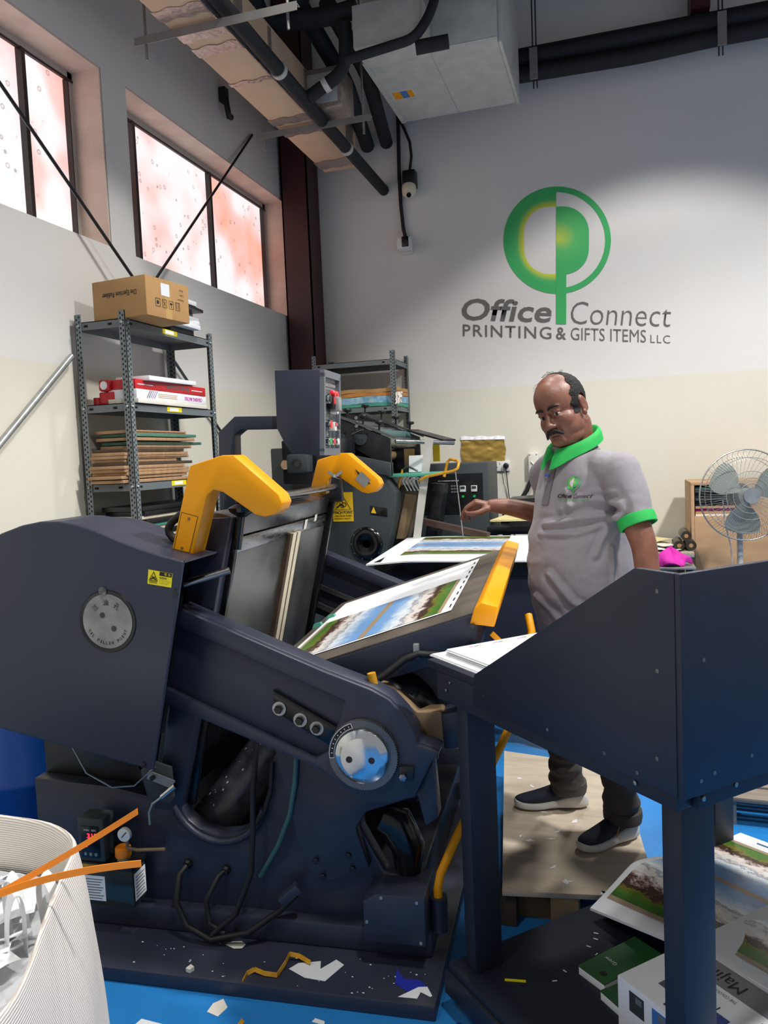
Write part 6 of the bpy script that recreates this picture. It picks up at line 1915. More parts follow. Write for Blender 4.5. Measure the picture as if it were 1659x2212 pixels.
for k in range(3):
    bl_ = MB()
    a0 = 2 * math.pi * k / 3 + 0.4
    G = []
    for i in range(9):
        r_ = 0.035 + 0.21 * i / 8
        half = 0.30 + 0.28 * math.sin(math.pi * min(1, i / 8 * 0.9))
        row = []
        for j_ in range(7):
            t = j_ / 6 - 0.5
            a = a0 + t * 2 * half
            row.append(Vector((r_ * math.cos(a), -0.005 - 0.045 * t * (0.5 + r_ * 2), FZ + r_ * math.sin(a))))
        G.append(row)
    n_ = 7
    Vv = [p for r in G for p in r]
    Ff = [(i * n_ + j_, i * n_ + j_ + 1, (i + 1) * n_ + j_ + 1, (i + 1) * n_ + j_) for i in range(8) for j_ in range(6)]
    N_ = len(Vv)
    Vv2 = [p + Vector((0, 0.003, 0)) for p in Vv]
    bl_.add(Vv + Vv2, Ff + [tuple(q + N_ for q in reversed(f)) for f in Ff])
    bl_.build('blade', 'fan_blade', FN, smooth=60)
MB().lathe([(0.055, 0), (0.07, 0.03), (0.07, 0.13), (0.045, 0.16), (0, 0.16)], (0, 0.06, FZ), (0, 1, 0), 28).build('motor', 'slate', FN, smooth=35)
MB().cyl((0, 0.10, 0.04), (0, 0.10, FZ - 0.05), 0.018, 14).build('pole', 'galv', FN, smooth=40)
MB().lathe([(0.22, 0.0), (0.22, 0.02), (0.08, 0.045), (0.03, 0.06)], (0, 0.10, 0), (0, 0, 1), 32).build('base', 'slate', FN, smooth=35)
MB().tube([(-0.10, 0.11, 1.20), (-0.09, 0.11, 1.05), (-0.05, 0.12, 0.90), (-0.03, 0.12, 0.60)], 0.004, 6).build('cord', 'white_plastic', FN, smooth=60)
# ================================================================== the man at the desk
mat('skin', '74493a', 0.45, col2='8a5c49', vscale=22, sss=0.06, bump=0.05, bscale=180, spec=0.55)
mat('hair', '0c0b0b', 0.75, var=0.3, vscale=60, bump=0.5, bscale=220)
mat('shirt_grey', '8f8a91', 0.85, var=0.05, vscale=60, bump=0.06, bscale=400, sheen=0.2)
mat('shirt_green', '1db04e', 0.7, var=0.05, vscale=40, bump=0.05, bscale=300)
mat('trouser', '4a4540', 0.85, var=0.15, vscale=14, bump=0.05, bscale=300)
mat('shoe_upper', '1e2334', 0.75, var=0.15, vscale=40, bump=0.15, bscale=300)
mat('shoe_sole', 'd5d4d0', 0.5, var=0.06, vscale=12)
mat('eye_white', 'a89a92', 0.25)
mat('lip', '6e4238', 0.45)
PM = empty('person', (-0.15, 2.92, 0.139), label='moustached man in a grey polo shirt with green collar standing behind the desk', cat='person')
PO = Vector((-0.15, 2.92, 0.139))


def tf(p):
    return Vector(p) - PO


def limb(b, pts, rs, n=16, flat=None):
    """rounded tapering tube through pts (world) for the union meshes"""
    pts = [Vector(p) for p in pts]
    P, Q = [], []
    d0 = (pts[0] - pts[1]).normalized()
    d1 = (pts[-1] - pts[-2]).normalized()
    for k in (0.92, 0.7, 0.4):
        P.append(pts[0] + d0 * rs[0] * k)
        Q.append(rs[0] * math.sqrt(1 - k * k))
    m = len(pts)
    for i in range(m - 1):
        for j in range(4):
            t = j / 4
            a = pts[max(i - 1, 0)]
            c, d = pts[i], pts[i + 1]
            e = pts[min(i + 2, m - 1)]
            p = 0.5 * ((2 * c) + (d - a) * t + (2 * a - 5 * c + 4 * d - e) * t * t + (-a + 3 * c - 3 * d + e) * t ** 3)
            P.append(p)
            Q.append(rs[i] * (1 - t) + rs[i + 1] * t)
    P.append(pts[-1])
    Q.append(rs[-1])
    if not flat:
        for k in (0.4, 0.7, 0.92):
            P.append(pts[-1] + d1 * rs[-1] * k)
            Q.append(rs[-1] * math.sqrt(1 - k * k))
    b.tube(P, Q, n)
    return b


def ellip(b, c, ax, r, n=20, m=14):
    """ellipsoid with axes ax (3 vectors) and radii r"""
    c = Vector(c)
    rings = []
    for k in range(m + 1):
        t = math.pi * (0.015 + 0.97 * k / m)
        rings.append([c + ax[0] * (r[0] * math.sin(t) * math.cos(2 * math.pi * i / n)) + ax[1] * (r[1] * math.sin(t) * math.sin(2 * math.pi * i / n)) - ax[2] * (r[2] * math.cos(t)) for i in range(n)])
    b.loop(rings, True)
    return b


def fuse(b, voxel, smooth_it, fac=0.5):
    """union of all pieces in b as one continuous surface"""
    me = bpy.data.meshes.new('fuse')
    me.from_pydata(b.v, [], b.f)
    bm = bmesh.new()
    bm.from_mesh(me)
    bmesh.ops.recalc_face_normals(bm, faces=bm.faces)
    bm.to_mesh(me)
    bm.free()
    o = bpy.data.objects.new('fuse', me)
    COL.objects.link(o)
    r = o.modifiers.new('r', 'REMESH')
    r.mode = 'VOXEL'
    r.voxel_size = voxel
    s = o.modifiers.new('s', 'SMOOTH')
    s.factor = fac
    s.iterations = smooth_it
    dg = bpy.context.evaluated_depsgraph_get()
    out = bpy.data.meshes.new_from_object(o.evaluated_get(dg))
    bpy.data.objects.remove(o)
    bpy.data.meshes.remove(me)
    return out


def vget(me):
    a = np.empty(len(me.vertices) * 3, np.float32)
    me.vertices.foreach_get('co', a)
    return a.reshape(-1, 3).astype(np.float64)


def vset(me, a):
    me.vertices.foreach_set('co', a.astype(np.float32).ravel())
    me.update()


def vnorm(me):
    a = np.empty(len(me.vertices) * 3, np.float32)
    me.vertices.foreach_get('normal', a)
    return a.reshape(-1, 3).astype(np.float64)


def finish(me, name, m_, parent, org=PO):
    a = vget(me)
    vset(me, a - np.array(org))
    me.polygons.foreach_set('use_smooth', [True] * len(me.polygons))
    me.materials.clear()
    me.materials.append(MATS[m_])
    o = bpy.data.objects.new(name, me)
    COL.objects.link(o)
    o.parent = parent
    return o


# --- frames
Z3 = Vector((0, 0, 1))
tf_f = Vector((-0.743, -0.669, 0)).normalized()       # torso facing
tf_s = Vector((0.669, -0.743, 0)).normalized()        # his left
hp, hr = R(17), R(13)                                   # head pitch down, roll to his right
fh = Vector((-0.469, -0.883, 0)).normalized()
sh0 = Vector((-fh.y, fh.x, 0))                          # his left
hf = (fh * math.cos(hp) - Z3 * math.sin(hp)).normalized()
hu0 = (fh * math.sin(hp) + Z3 * math.cos(hp)).normalized()
hu = (hu0 * math.cos(hr) - sh0 * math.sin(hr)).normalized()
hs = hf.cross(hu) * -1.0
if hs.dot(sh0) < 0:
    hs = -hs
HO = Vector((-0.200, 2.87, 1.713))


def hd3(f, s, u):
    return HO + hf * f + hs * s + hu * u


HA = (hf, hs, hu)
body = MB()
# skull, face, jaw
ellip(body, hd3(-0.006, 0, 0.034), HA, (0.100, 0.081, 0.096), 32, 22)
ellip(body, hd3(0.030, 0, 0.045), HA, (0.066, 0.066, 0.072), 28, 18)
ellip(body, hd3(0.024, 0, -0.045), HA, (0.072, 0.073, 0.074), 28, 18)
for s in (-1, 1):
    ellip(body, hd3(0.044, 0.030 * s, -0.034), HA, (0.042, 0.040, 0.042))
    ellip(body, hd3(0.024, 0.036 * s, -0.058), HA, (0.052, 0.038, 0.046))
    ellip(body, hd3(0.074, 0.026 * s, 0.022), HA, (0.016, 0.024, 0.012))
    # ear: rim, lobe
    ea = (hf * 0.9 - hu * 0.25, hs, hu * 0.95 + hf * 0.2)
    ellip(body, hd3(-0.014, 0.083 * s, -0.006), ea, (0.021, 0.010, 0.034))
    ellip(body, hd3(-0.004, 0.082 * s, -0.036), ea, (0.011, 0.009, 0.013))
    # lids
    ellip(body, hd3(0.0795, 0.0300 * s, 0.0078), HA, (0.0130, 0.0165, 0.0085))
    ellip(body, hd3(0.0770, 0.0300 * s, -0.0115), HA, (0.0130, 0.0160, 0.0075))
    ellip(body, hd3(0.100, 0.0135 * s, -0.0385), HA, (0.012, 0.0085, 0.0085))
ellip(body, hd3(0.078, 0, -0.096), HA, (0.024, 0.030, 0.022))
limb(body, [hd3(0.084, 0, 0.018), hd3(0.098, 0, -0.012), hd3(0.108, 0, -0.034)], [0.0085, 0.0095, 0.0135], 14)
ellip(body, hd3(0.092, 0, -0.0665), HA, (0.012, 0.024, 0.0065))
ellip(body, hd3(0.090, 0, -0.0785), HA, (0.012, 0.020, 0.0075))
ellip(body, hd3(0.026, 0, -0.098), HA, (0.058, 0.064, 0.038))
# neck, trunk core
limb(body, [(-0.150, 2.925, 1.48), (-0.162, 2.915, 1.56), hd3(-0.022, 0, -0.075)], [0.082, 0.076, 0.070], 24)
limb(body, [(-0.14, 2.92, 0.92), (-0.15, 2.92, 1.15), (-0.145, 2.92, 1.42)], [0.12, 0.15, 0.10], 24)
SHL = Vector((-0.002, 2.775, 1.487))
SHR = Vector((-0.280, 3.065, 1.47))
limb(body, [SHR, (-0.145, 2.92, 1.47), SHL], [0.045, 0.07, 0.045])
# left arm (hangs to the desk), right arm (reaches to the sheets)
limb(body, [SHL, (0.022, 2.745, 1.40), (0.046, 2.715, 1.31), (0.068, 2.690, 1.235), (0.076, 2.672, 1.15), (0.082, 2.650, 1.055)], [0.050, 0.050, 0.046, 0.042, 0.040, 0.028])
limb(body, [SHR, (-0.255, 3.12, 1.37), (-0.235, 3.16, 1.29), (-0.33, 3.125, 1.322), (-0.43, 3.095, 1.350), (-0.497, 3.08, 1.357)], [0.050, 0.046, 0.040, 0.040, 0.034, 0.0265])


def hand(b, wrist, palm_c, mcps, fingers, thumb, w=0.014):
    for m_ in mcps:
        limb(b, [wrist, (Vector(wrist) + Vector(m_)) / 2, m_], [0.018, 0.0145, 0.0115], 12)
    for fi in fingers:
        limb(b, fi, [0.0102, 0.0092, 0.0080, 0.0064], 12)
    limb(b, thumb, [0.015, 0.0125, 0.0100, 0.0075], 12)


hand(body, (-0.500, 3.080, 1.356), None,
     [(-0.553, 3.052, 1.372), (-0.558, 3.075, 1.376), (-0.552, 3.096, 1.371), (-0.545, 3.114, 1.363)],
     [[(-0.553, 3.052, 1.372), (-0.591, 3.047, 1.352), (-0.607, 3.047, 1.328), (-0.613, 3.049, 1.309)],
      [(-0.558, 3.075, 1.376), (-0.598, 3.073, 1.350), (-0.607, 3.072, 1.318), (-0.603, 3.070, 1.297)],
      [(-0.552, 3.096, 1.371), (-0.586, 3.096, 1.344), (-0.593, 3.094, 1.318), (-0.588, 3.091, 1.299)],
      [(-0.545, 3.114, 1.363), (-0.572, 3.117, 1.342), (-0.578, 3.116, 1.323), (-0.574, 3.114, 1.308)]],
     [(-0.512, 3.052, 1.346), (-0.543, 3.034, 1.333), (-0.570, 3.030, 1.331), (-0.588, 3.034, 1.333)])
LW = Vector((0.082, 2.650, 1.050))
hand(body, LW, None,
     [(0.050, 2.618, 1.016), (0.066, 2.606, 1.018), (0.084, 2.600, 1.018), (0.100, 2.602, 1.015)],
     [[(0.050, 2.618, 1.016), (0.036, 2.582, 1.014), (0.030, 2.560, 1.010), (0.027, 2.542, 1.008)],
      [(0.066, 2.606, 1.018), (0.058, 2.566, 1.016), (0.054, 2.542, 1.011), (0.052, 2.522, 1.008)],
      [(0.084, 2.600, 1.018), (0.082, 2.562, 1.015), (0.080, 2.540, 1.011), (0.079, 2.522, 1.008)],
      [(0.100, 2.602, 1.015), (0.104, 2.572, 1.013), (0.105, 2.555, 1.010), (0.105, 2.541, 1.008)]],
     [(0.062, 2.640, 1.035), (0.036, 2.622, 1.020), (0.016, 2.604, 1.012), (0.002, 2.592, 1.009)])
# legs inside the trousers down to the ankles
for hipp, kn, an in (((-0.055, 2.85, 0.93), (-0.045, 2.80, 0.60), (-0.012, 2.875, 0.215)), ((-0.215, 3.00, 0.93), (-0.235, 2.985, 0.60), (-0.215, 3.095, 0.215))):
    limb(body, [(-0.14, 2.92, 0.95), hipp, kn, an], [0.09, 0.075, 0.052, 0.036])
bme = fuse(body, 0.0033, 6, 0.5)
a = vget(bme)
H = a - np.array(HO)
lf, ls, lu = H @ np.array(hf), H @ np.array(hs), H @ np.array(hu)
near = (np.linalg.norm(H, axis=1) < 0.19)
disp = np.zeros_like(a)


def push(f, s, u, rf, rs_, ru, amt, direction):
    w_ = np.exp(-(((lf - f) / rf) ** 2 + ((ls - s) / rs_) ** 2 + ((lu - u) / ru) ** 2)) * near
    disp[:] += w_[:, None] * np.array(direction)[None, :] * amt


nf = np.array(hf)
for s in (-1, 1):
    push(0.085, 0.013 * s, 0.004, 0.03, 0.010, 0.014, -0.006, nf)          # inner eye corner
    push(0.10, 0.024 * s, -0.045, 0.03, 0.006, 0.018, -0.0035, nf)        # cheek fold
    push(-0.008, 0.094 * s, -0.008, 0.010, 0.010, 0.016, -0.005 * s, hs)   # concha of the ear
push(0.10, 0.0, -0.0725, 0.03, 0.022, 0.0022, -0.004, nf)                 # mouth line
push(0.09, 0.0, -0.088, 0.03, 0.018, 0.004, -0.003, nf)                   # under the lower lip
push(0.10, 0.0, 0.020, 0.03, 0.010, 0.008, -0.002, nf)
a = a + disp
vset(bme, a)
# hair as a shell over the back and sides of the head
nrm = vnorm(bme)
H = a - np.array(HO)
lf, ls, lu = H @ np.array(hf), H @ np.array(hs), H @ np.array(hu)
line = 0.036 - 0.50 * np.maximum(0, lu - 0.030) + 0.006 * np.sin(lu * 160)
mask = near & (lf < line) & (((lu > 0.004) & (lf < 0.04)) | ((lf < -0.034) & (lu > -0.04)) | ((lu > -0.028) & (lf > 0.008) & (np.abs(ls) > 0.055))) & (np.abs(ls) < 0.0835 + 0.0 * lu)
idx = -np.ones(len(a), int)
sel = np.nonzero(mask)[0]
idx[sel] = np.arange(len(sel))
polys = [tuple(p.vertices) for p in bme.polygons]
hfaces = [tuple(int(idx[v]) for v in p) for p in polys if all(mask[v] for v in p)]
top_thin = np.clip((lu[sel] - 0.085) / 0.04, 0, 1)
edge = np.clip((line[sel] - lf[sel]) / 0.02, 0, 1)
th = (0.0065 * (1 - 0.6 * top_thin)) * (0.15 + 0.85 * edge)
rough = np.array([mnoise.noise(Vector(tuple(p * 260))) for p in a[sel]]) * 0.0022
hv = a[sel] + nrm[sel] * (th + rough + 0.0006)[:, None]
hme = bpy.data.meshes.new('hair')
hme.from_pydata([tuple(p) for p in hv], [], hfaces)
BODY = finish(bme, 'body', 'skin', PM)
finish(hme, 'hair', 'hair', PM)
# flyaway strands on the crown
st = MB()
random.seed(11)
for k in range(34):
    t0 = random.uniform(-1.2, 1.2)
    f0, s0 = random.uniform(-0.07, 0.0), 0.07 * math.sin(t0)
    u0 = 0.034 + 0.0975 * math.sqrt(max(0.0, 1 - ((f0 + 0.006) / 0.100) ** 2 - (s0 / 0.081) ** 2))
    p = hd3(f0, s0, u0)
    q = hd3(f0 + random.uniform(-0.01, 0.03), s0 + random.uniform(-0.02, 0.02), u0 + random.uniform(0.004, 0.012))
    r_ = hd3(f0 + random.uniform(0.0, 0.05), s0 + random.uniform(-0.03, 0.03), u0 + random.uniform(0.0, 0.008))
    st.tube([tf(p), tf(q), tf(r_)], 0.0005, 3)
st.build('hair_strands', 'hair', PM, kind='stuff')


def on_face(b, pts, rs, n=8):
    b.tube([tf(hd3(*p)) for p in pts], rs, n)
    return b


for s in (-1, 1):
    MBx = MB()
    on_face(MBx, [(0.094, 0.010 * s, 0.020), (0.096, 0.020 * s, 0.0265), (0.091, 0.036 * s, 0.0285), (0.079, 0.052 * s, 0.022)], [0.0030, 0.0046, 0.0042, 0.0016])
    MBx.build('eyebrow', 'hair', PM, smooth=60)
    e_ = MB()
    ellip(e_, tf(hd3(0.0785, 0.0300 * s, -0.0015)), HA, (0.0128, 0.0118, 0.0080), 20, 12)
    eo = e_.build('eye', 'eye_white', PM, smooth=60)
    i_ = MB()
    ellip(i_, tf(hd3(0.0870, 0.0300 * s + 0.0035, -0.0015)), HA, (0.0044, 0.0062, 0.0060), 14, 8)
    i_.build('iris', 'black_oily', eo, smooth=60)
ms = MB()
on_face(ms, [(0.094, -0.036, -0.078), (0.101, -0.026, -0.064), (0.107, -0.012, -0.0545), (0.109, 0.0, -0.0535), (0.107, 0.012, -0.0545), (0.101, 0.026, -0.064), (0.093, 0.036, -0.075)], [0.0030, 0.0062, 0.0078, 0.0066, 0.0078, 0.0062, 0.0030], 10)
ms.build('moustache', 'hair', PM, smooth=60)
lp2 = MB()
on_face(lp2, [(0.090, -0.019, -0.0765), (0.0985, -0.008, -0.0795), (0.0985, 0.008, -0.0795), (0.090, 0.019, -0.0765)], [0.002, 0.0052, 0.0052, 0.002])
lp2.build('lower_lip', 'lip', PM, smooth=60)

# --- polo shirt
shirt = MB()


def tring(c, a_, b_, n=40, belly=0.0):
    out = []
    for k in range(n):
        t = 2 * math.pi * k / n
        ct, sn_ = math.cos(t), math.sin(t)
        bb_ = b_ * (1 + belly * max(0, ct))
        out.append(Vector(c) + tf_f * (bb_ * ct) + tf_s * (a_ * sn_))
    return out


TR = [((-0.125, 2.925, 0.845), 0.172, 0.160, 0.06), ((-0.128, 2.925, 0.90), 0.178, 0.166, 0.10), ((-0.133, 2.925, 0.98), 0.185, 0.172, 0.16), ((-0.140, 2.925, 1.08), 0.190, 0.176, 0.22), ((-0.144, 2.925, 1.17), 0.190, 0.172, 0.24), ((-0.146, 2.925, 1.26), 0.186, 0.160, 0.20),
      ((-0.146, 2.922, 1.34), 0.184, 0.146, 0.14), ((-0.146, 2.920, 1.42), 0.186, 0.132, 0.08), ((-0.148, 2.918, 1.48), 0.175, 0.116, 0.03), ((-0.152, 2.915, 1.53), 0.130, 0.100, 0.0), ((-0.157, 2.912, 1.565), 0.090, 0.086, 0.0), ((-0.160, 2.910, 1.585), 0.078, 0.076, 0.0)]
shirt.loop([tring(c, a_, b_, 40, be) for c, a_, b_, be in TR], True)
limb(shirt, [(-0.13, 2.89, 1.492), (-0.07, 2.835, 1.498), SHL + Vector((-0.006, 0.0, -0.006))], [0.062, 0.066, 0.067])
limb(shirt, [(-0.185, 2.945, 1.515), (-0.24, 3.01, 1.505), SHR], [0.058, 0.064, 0.064])
limb(shirt, [SHL, (0.024, 2.745, 1.405), (0.044, 2.718, 1.325)], [0.068, 0.066, 0.062], 24, flat=True)
limb(shirt, [SHR, (-0.262, 3.11, 1.39), (-0.245, 3.145, 1.31)], [0.066, 0.064, 0.058], 20, flat=True)
sme = fuse(shirt, 0.0055, 9, 0.5)
a = vget(sme)
nrm = vnorm(sme)
dsp = np.zeros(len(a))
folds = [([(-0.005, 2.74, 1.379), (-0.11, 2.74, 1.396), (-0.203, 2.74, 1.364)], 0.012, 0.008), ([(-0.014, 2.74, 1.337), (-0.135, 2.74, 1.33), (-0.258, 2.74, 1.308)], 0.011, 0.009),
         ([(-0.247, 2.74, 1.136), (-0.171, 2.74, 1.038), (-0.079, 2.74, 0.994)], 0.011, 0.010), ([(-0.061, 2.74, 1.306), (-0.152, 2.74, 1.276), (-0.274, 2.74, 1.274)], 0.009, 0.007),
         ([(-0.186, 2.74, 1.427), (-0.173, 2.74, 1.370)], 0.009, 0.006), ([(-0.034, 2.74, 1.225), (-0.034, 2.74, 1.081)], 0.006, 0.006),
         ([(0.0, 2.72, 1.36), (-0.05, 2.72, 1.29), (-0.09, 2.72, 1.20)], 0.010, 0.008), ([(-0.02, 2.72, 1.42), (-0.10, 2.72, 1.42), (-0.16, 2.72, 1.40)], 0.008, 0.005),
         ([(-0.30, 2.74, 1.05), (-0.22, 2.74, 0.97), (-0.12, 2.74, 0.93)], 0.010, 0.007)]
camp = np.array((0, 0, 1.57))
va = a - camp
for pts, wd, am in folds:
    best = np.full(len(a), 9.0)
    for i in range(len(pts) - 1):
        p, q = np.array(pts[i]), np.array(pts[i + 1])
        dseg = q - p
        w_ = a - p
        w_ = w_ * np.array([1, 0, 1])
        d2 = dseg * np.array([1, 0, 1])
        t = np.clip((w_ @ d2) / (d2 @ d2), 0, 1)
        dist = np.linalg.norm(w_ - t[:, None] * d2[None, :], axis=1)
        best = np.minimum(best, dist)
    front = np.clip((2.93 - a[:, 1]) / 0.05, 0, 1)
    dsp += am * np.exp(-(best / wd) ** 2) * front - 0.5 * am * np.exp(-((best - 2.1 * wd) / wd) ** 2) * front
nz = np.array([mnoise.noise(Vector((p[0] * 9 + p[2] * 4, p[1] * 9, p[2] * 16 - p[0] * 7))) for p in a])
nz2 = np.array([mnoise.noise(Vector((p[0] * 30, p[1] * 30, p[2] * 44))) for p in a])
low = np.clip((1.50 - a[:, 2]) / 0.15, 0.25, 1)
dsp += (0.0065 * nz + 0.0016 * nz2) * low
a = a + nrm * dsp[:, None]
vset(sme, a)
SHIRT = finish(sme, 'polo_shirt', 'shirt_grey', PM)

# collar: two folded leaves around the neck
def collar_leaf(sgn):
    G = []
    n = 30
    for k in range(n + 1):
        t = k / n
        th_ = R(9 + 171 * t) * sgn
        d = tf_f * math.cos(th_) + tf_s * math.sin(th_)
        frt = (1 + math.cos(th_)) / 2
        c = Vector((-0.162, 2.908, 0))
        ztop = 1.655 - 0.084 * frt
        rt = 0.080 + 0.006 * frt
        tip = math.exp(-((abs(math.degrees(th_)) - 9) / 26) ** 2)
        rl = 0.104 + 0.026 * tip
        zl = ztop - 0.042 - 0.026 * tip - 0.004 * frt
        row = []
        for (r_, z_) in ((rt - 0.004, ztop - 0.03), (rt, ztop - 0.004), (rt + 0.006, ztop), (rt + 0.012, ztop - 0.006), ((rt + rl) / 2 + 0.006, (ztop + zl) / 2 + 0.004), (rl, zl), (rl - 0.003, zl - 0.002), ((rt + rl) / 2, (ztop + zl) / 2 - 0.006)):
            row.append(tf(c + d * r_ + Vector((0, 0, z_))))
        G.append(row)
    b_ = MB()
    b_.loop(G, True)
    return b_


CL = collar_leaf(1)
CL.build('collar', 'shirt_green', SHIRT, smooth=60)
collar_leaf(-1).build('collar', 'shirt_green', SHIRT, smooth=60)
# sleeve cuffs
for (p, q, r_) in (((0.0410, 2.722, 1.338), (0.0525, 2.711, 1.304), 0.0625), ((-0.247, 3.14, 1.32), (-0.242, 3.152, 1.29), 0.061)):
    p, q = Vector(p), Vector(q)
    ax = (q - p)
    L_ = ax.length
    MB().lathe([(r_ - 0.004, 0), (r_ + 0.001, 0.002), (r_ + 0.0025, L_ * 0.5), (r_ + 0.001, L_), (r_ - 0.006, L_ + 0.001), (r_ - 0.010, L_ * 0.6)], tf(p), ax, 32).build('cuff', 'shirt_green', SHIRT, smooth=60)


def ray_surface(px_dir, mesh_o):
    hit, loc, nn, ii = mesh_o.ray_cast(Vector((0, 0, 1.57)) - PO, px_dir)
    return loc, nn


def shirt_point(f_side, z):
    """point on the shirt front: side offset along his left, height z"""
    o0 = Vector((-0.146, 2.922, z)) + tf_s * f_side + tf_f * 0.5 - PO
    hit, loc, nn, ii = SHIRT.ray_cast(o0, -tf_f)
    return loc, nn


def decal(pts2, name, m_, parent, lift=0.002, th=0.0):
    P = []
    for (s, z) in pts2:
        loc, nn = shirt_point(s, z)
        P.append(loc + nn * lift)
    return P


# placket, opening and buttons
def strip(s0, s1, z0, z1, name, m_, lift, n=14):
    G = []
    for k in range(n + 1):
        z = z0 + (z1 - z0) * k / n
        row = []
        for s in (s0, (s0 + s1) / 2, s1):
            loc, nn = shirt_point(s, z)
            row.append(loc + tf_f * lift)
        G.append(row)
    V_ = [p for r in G for p in r]
    F_ = [(j * 3 + i, j * 3 + i + 1, (j + 1) * 3 + i + 1, (j + 1) * 3 + i) for j in range(n) for i in range(2)]
    N_ = len(V_)
    b_ = MB().add(V_ + [p - tf_f * 0.002 for p in V_], F_ + [tuple(q + N_ for q in reversed(f)) for f in F_])
    return b_.build(name, m_, SHIRT, smooth=60)


mat('shirt_dark', '6f6a72', 0.85)
strip(-0.016, 0.018, 1.535, 1.375, 'placket', 'shirt_dark', 0.004)
mat('blue_pen', '2f55c8', 0.4)
strip(-0.036, -0.006, 1.482, 1.474, 'blue_stitching', 'blue_pen', 0.008, 3)
# chest emblem
LGS, LGZ = 0.105, 1.452


def chest(x, y):
    loc, nn = shirt_point(LGS + x, LGZ + y)
    return loc + tf_f * 0.003


def chest_emblem():
    k = 0.00021
    emblem(lambda x, y: tuple(chest(x * k, -y * k)), SHIRT, tuple(tf_f * 0.0003))
    me_ = []
    for (s, x0, y0, w_, h_, bold) in (('Office', -0.052, -0.052, 0.050, 0.014, 0.025), ('Connect', 0.006, -0.052, 0.050, 0.014, 0.0), ('PRINTING & GIFTS ITEMS', -0.048, -0.062, 0.10, 0.005, 0.0)):
        o = text(s, (0, 0, 0), (1, 0, 0), (0, 1, 0), w_, h_, 'black_ink' if h_ > 0.01 else 'shirt_green', SHIRT, bold=bold, shear=0.15, th=0)
        for v in o.data.vertices:
            v.co = chest(x0 + v.co.x, y0 + v.co.y)


chest_emblem()
mat('white_print', 'e4e6e4', 0.7)
G = []
for k in range(25):
    an = 2 * math.pi * k / 24
    G.append((0.0145 * math.cos(an), 0.0150 * math.sin(an)))
b_ = MB()
c0 = len(b_.v)
b_.v = [tuple(chest(0, 0) - tf_f * 0.0012)] + [tuple(chest(x, y) - tf_f * 0.0012) for x, y in G[:24]]
b_.f = [(0, 1 + k, 1 + (k + 1) % 24) for k in range(24)]
b_.build('emblem_ground', 'white_print', SHIRT)

# --- trousers
tr_ = MB()
limb(tr_, [(-0.055, 2.865, 0.95), (-0.050, 2.84, 0.75), (-0.042, 2.80, 0.58), (-0.030, 2.83, 0.38), (-0.025, 2.862, 0.27), (-0.022, 2.872, 0.222)], [0.105, 0.092, 0.078, 0.060, 0.064, 0.062], 20, flat=True)
limb(tr_, [(-0.205, 2.98, 0.95), (-0.222, 2.98, 0.75), (-0.240, 2.97, 0.58), (-0.236, 3.03, 0.38), (-0.232, 3.072, 0.28), (-0.226, 3.088, 0.222)], [0.105, 0.092, 0.078, 0.060, 0.066, 0.064], 20, flat=True)
ellip(tr_, (-0.13, 2.925, 0.93), (tf_f, tf_s, Z3), (0.145, 0.165, 0.11))
tme = fuse(tr_, 0.006, 3, 0.5)
a = vget(tme)
nrm = vnorm(tme)
dsp = np.array([0.010 * mnoise.noise(Vector((p[0] * 8, p[1] * 8, p[2] * 26))) * max(0.15, min(1, (0.5 - p[2]) / 0.15)) + 0.003 * mnoise.noise(Vector((p[0] * 30, p[1] * 30, p[2] * 50))) for p in a])
vset(tme, a + nrm * dsp[:, None])
TROU = finish(tme, 'trousers', 'trouser', PM)
for (c, r_) in (((-0.021, 2.873, 0.216), 0.064), ((-0.227, 3.088, 0.216), 0.066)):
    MB().lathe([(r_ - 0.004, 0.0), (r_ + 0.004, 0.001), (r_ + 0.006, 0.02), (r_ + 0.003, 0.042), (r_ - 0.004, 0.044)], tf(c), (0.06, -0.05, 1), 28).build('turn_up', 'trouser', TROU, smooth=60)


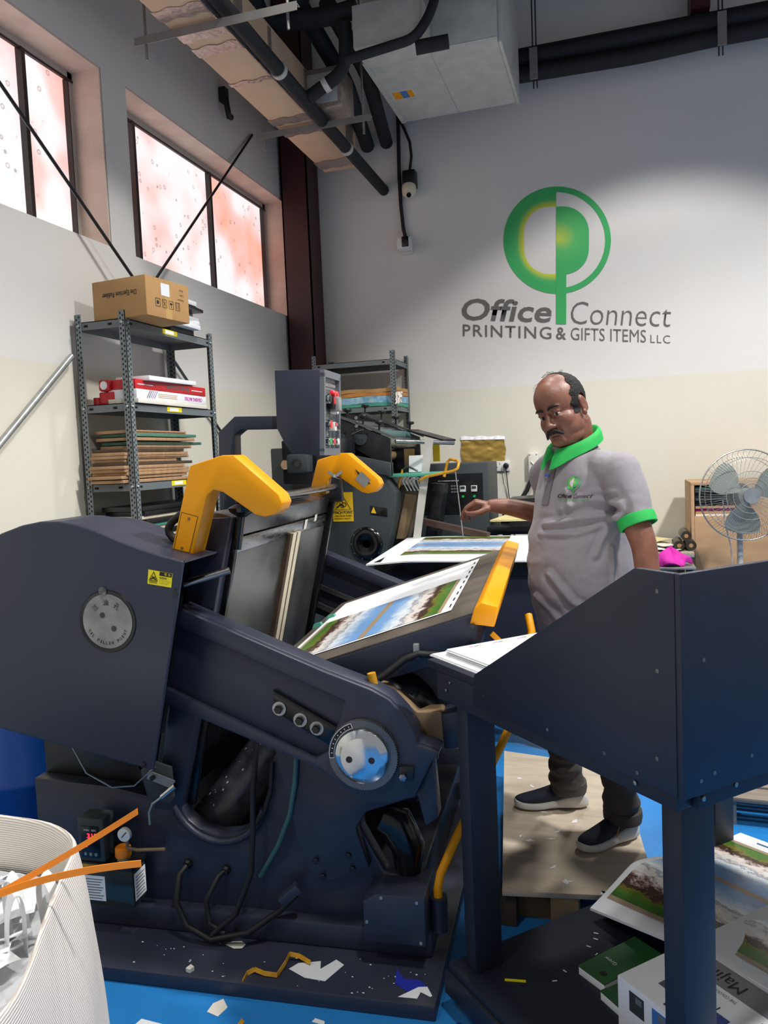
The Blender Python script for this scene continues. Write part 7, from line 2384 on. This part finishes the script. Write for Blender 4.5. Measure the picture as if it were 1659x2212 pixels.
# --- trainers
def shoe(heel, toe, lab):
    heel, toe = Vector(heel), Vector(toe)
    fx = (toe - heel)
    L_ = fx.length
    fx.normalize()
    fy = Z3.cross(fx)
    o = empty('shoe', heel - PO, label=lab)
    o.parent = PM
    del o['label']

    def loc(x, y, z):
        return fx * x * L_ + fy * y + Z3 * z
    st = [(-0.02, 0.016, 0.030), (0.0, 0.026, 0.048), (0.06, 0.035, 0.060), (0.15, 0.038, 0.062), (0.3, 0.037, 0.052), (0.45, 0.037, 0.040), (0.6, 0.042, 0.034), (0.75, 0.046, 0.032), (0.88, 0.041, 0.034), (0.96, 0.028, 0.038), (1.0, 0.012, 0.042)]
    rings = []
    for (x, w_, zt) in st:
        zb = 0.012 * max(0, (x - 0.75) / 0.25) ** 2 + 0.010 * max(0, (0.08 - x) / 0.1) + (0.006 * math.exp(-((x - 0.45) / 0.12) ** 2))
        rings.append([loc(x, -w_ * 0.9, zb), loc(x, -w_ * 1.08, zb + 0.35 * (zt - zb)), loc(x, -w_, zt), loc(x, -w_ * 0.5, zt), loc(x, w_ * 0.5, zt), loc(x, w_, zt), loc(x, w_ * 1.08, zb + 0.35 * (zt - zb)), loc(x, w_ * 0.9, zb)])
    sole = MB().loop(rings, True).build('sole', 'shoe_sole', o, smooth=60)
    sm = sole.modifiers.new('s', 'SUBSURF')
    sm.levels = sm.render_levels = 2
    up = [(0.02, 0.020, 0.046, 0.085), (0.06, 0.031, 0.050, 0.100), (0.16, 0.036, 0.052, 0.104), (0.30, 0.036, 0.045, 0.104), (0.42, 0.036, 0.034, 0.098), (0.55, 0.040, 0.030, 0.082), (0.70, 0.0435, 0.028, 0.066), (0.84, 0.040, 0.028, 0.056), (0.93, 0.029, 0.030, 0.050), (0.985, 0.010, 0.034, 0.044)]
    rings = []
    for (x, w_, z0_, z1_) in up:
        row = []
        for k in range(13):
            an = math.pi * k / 12
            row.append(loc(x, -w_ * math.cos(an) * (1 if k in (0, 12) else 1.0), z0_ + (z1_ - z0_) * (math.sin(an) ** 0.7)))
        rings.append(row)
    u_ = MB().loop(rings, True).build('upper', 'shoe_upper', o, smooth=60)
    sm = u_.modifiers.new('s', 'SUBSURF')
    sm.levels = sm.render_levels = 1
    la = MB()
    for k in range(4):
        x = 0.40 + 0.055 * k
        z = 0.103 - 0.017 * k
        la.tube([loc(x, -0.020, z - 0.006), loc(x + 0.012, 0, z + 0.001), loc(x, 0.020, z - 0.006)], 0.0028, 6)
    la.build('laces', 'navy', o, smooth=60)
    if lab == 'left':
        MB().tube([loc(0.34, 0.0375, 0.088), loc(0.40, 0.039, 0.078), loc(0.45, 0.0405, 0.058), loc(0.47, 0.041, 0.040)], 0.0016, 6).build('piping', 'yellow_worn', o, smooth=60)
    return o


sl = shoe((0.022, 2.912, 0.139), (-0.172, 2.735, 0.139), 'left')
MBp = MB()
shoe((-0.158, 3.118, 0.139), (-0.440, 3.045, 0.139), 'right')

# thin rod hanging from the yellow handle of the press, near the raised hand
MB().cyl((-1.03, 4.975, 1.455), (-0.985, 4.93, 1.03), 0.0035, 8).build('hanging_rod', 'zinc', smooth=40, label='thin steel rod hanging from the yellow handle beside the raised hand', cat='rod')

# ================================================================== keep the hierarchy at thing > part > sub-part
def _chain(o):
    c = [o]
    while c[-1].parent:
        c.append(c[-1].parent)
    return c[::-1]


for o in list(SC.objects):
    ch = _chain(o)
    if len(ch) > 3:
        o.parent = ch[1]
for o in SC.objects:
    if o.type == 'EMPTY' and o.parent is None and not o.get('label'):
        o['label'] = o.name.replace('_', ' ')
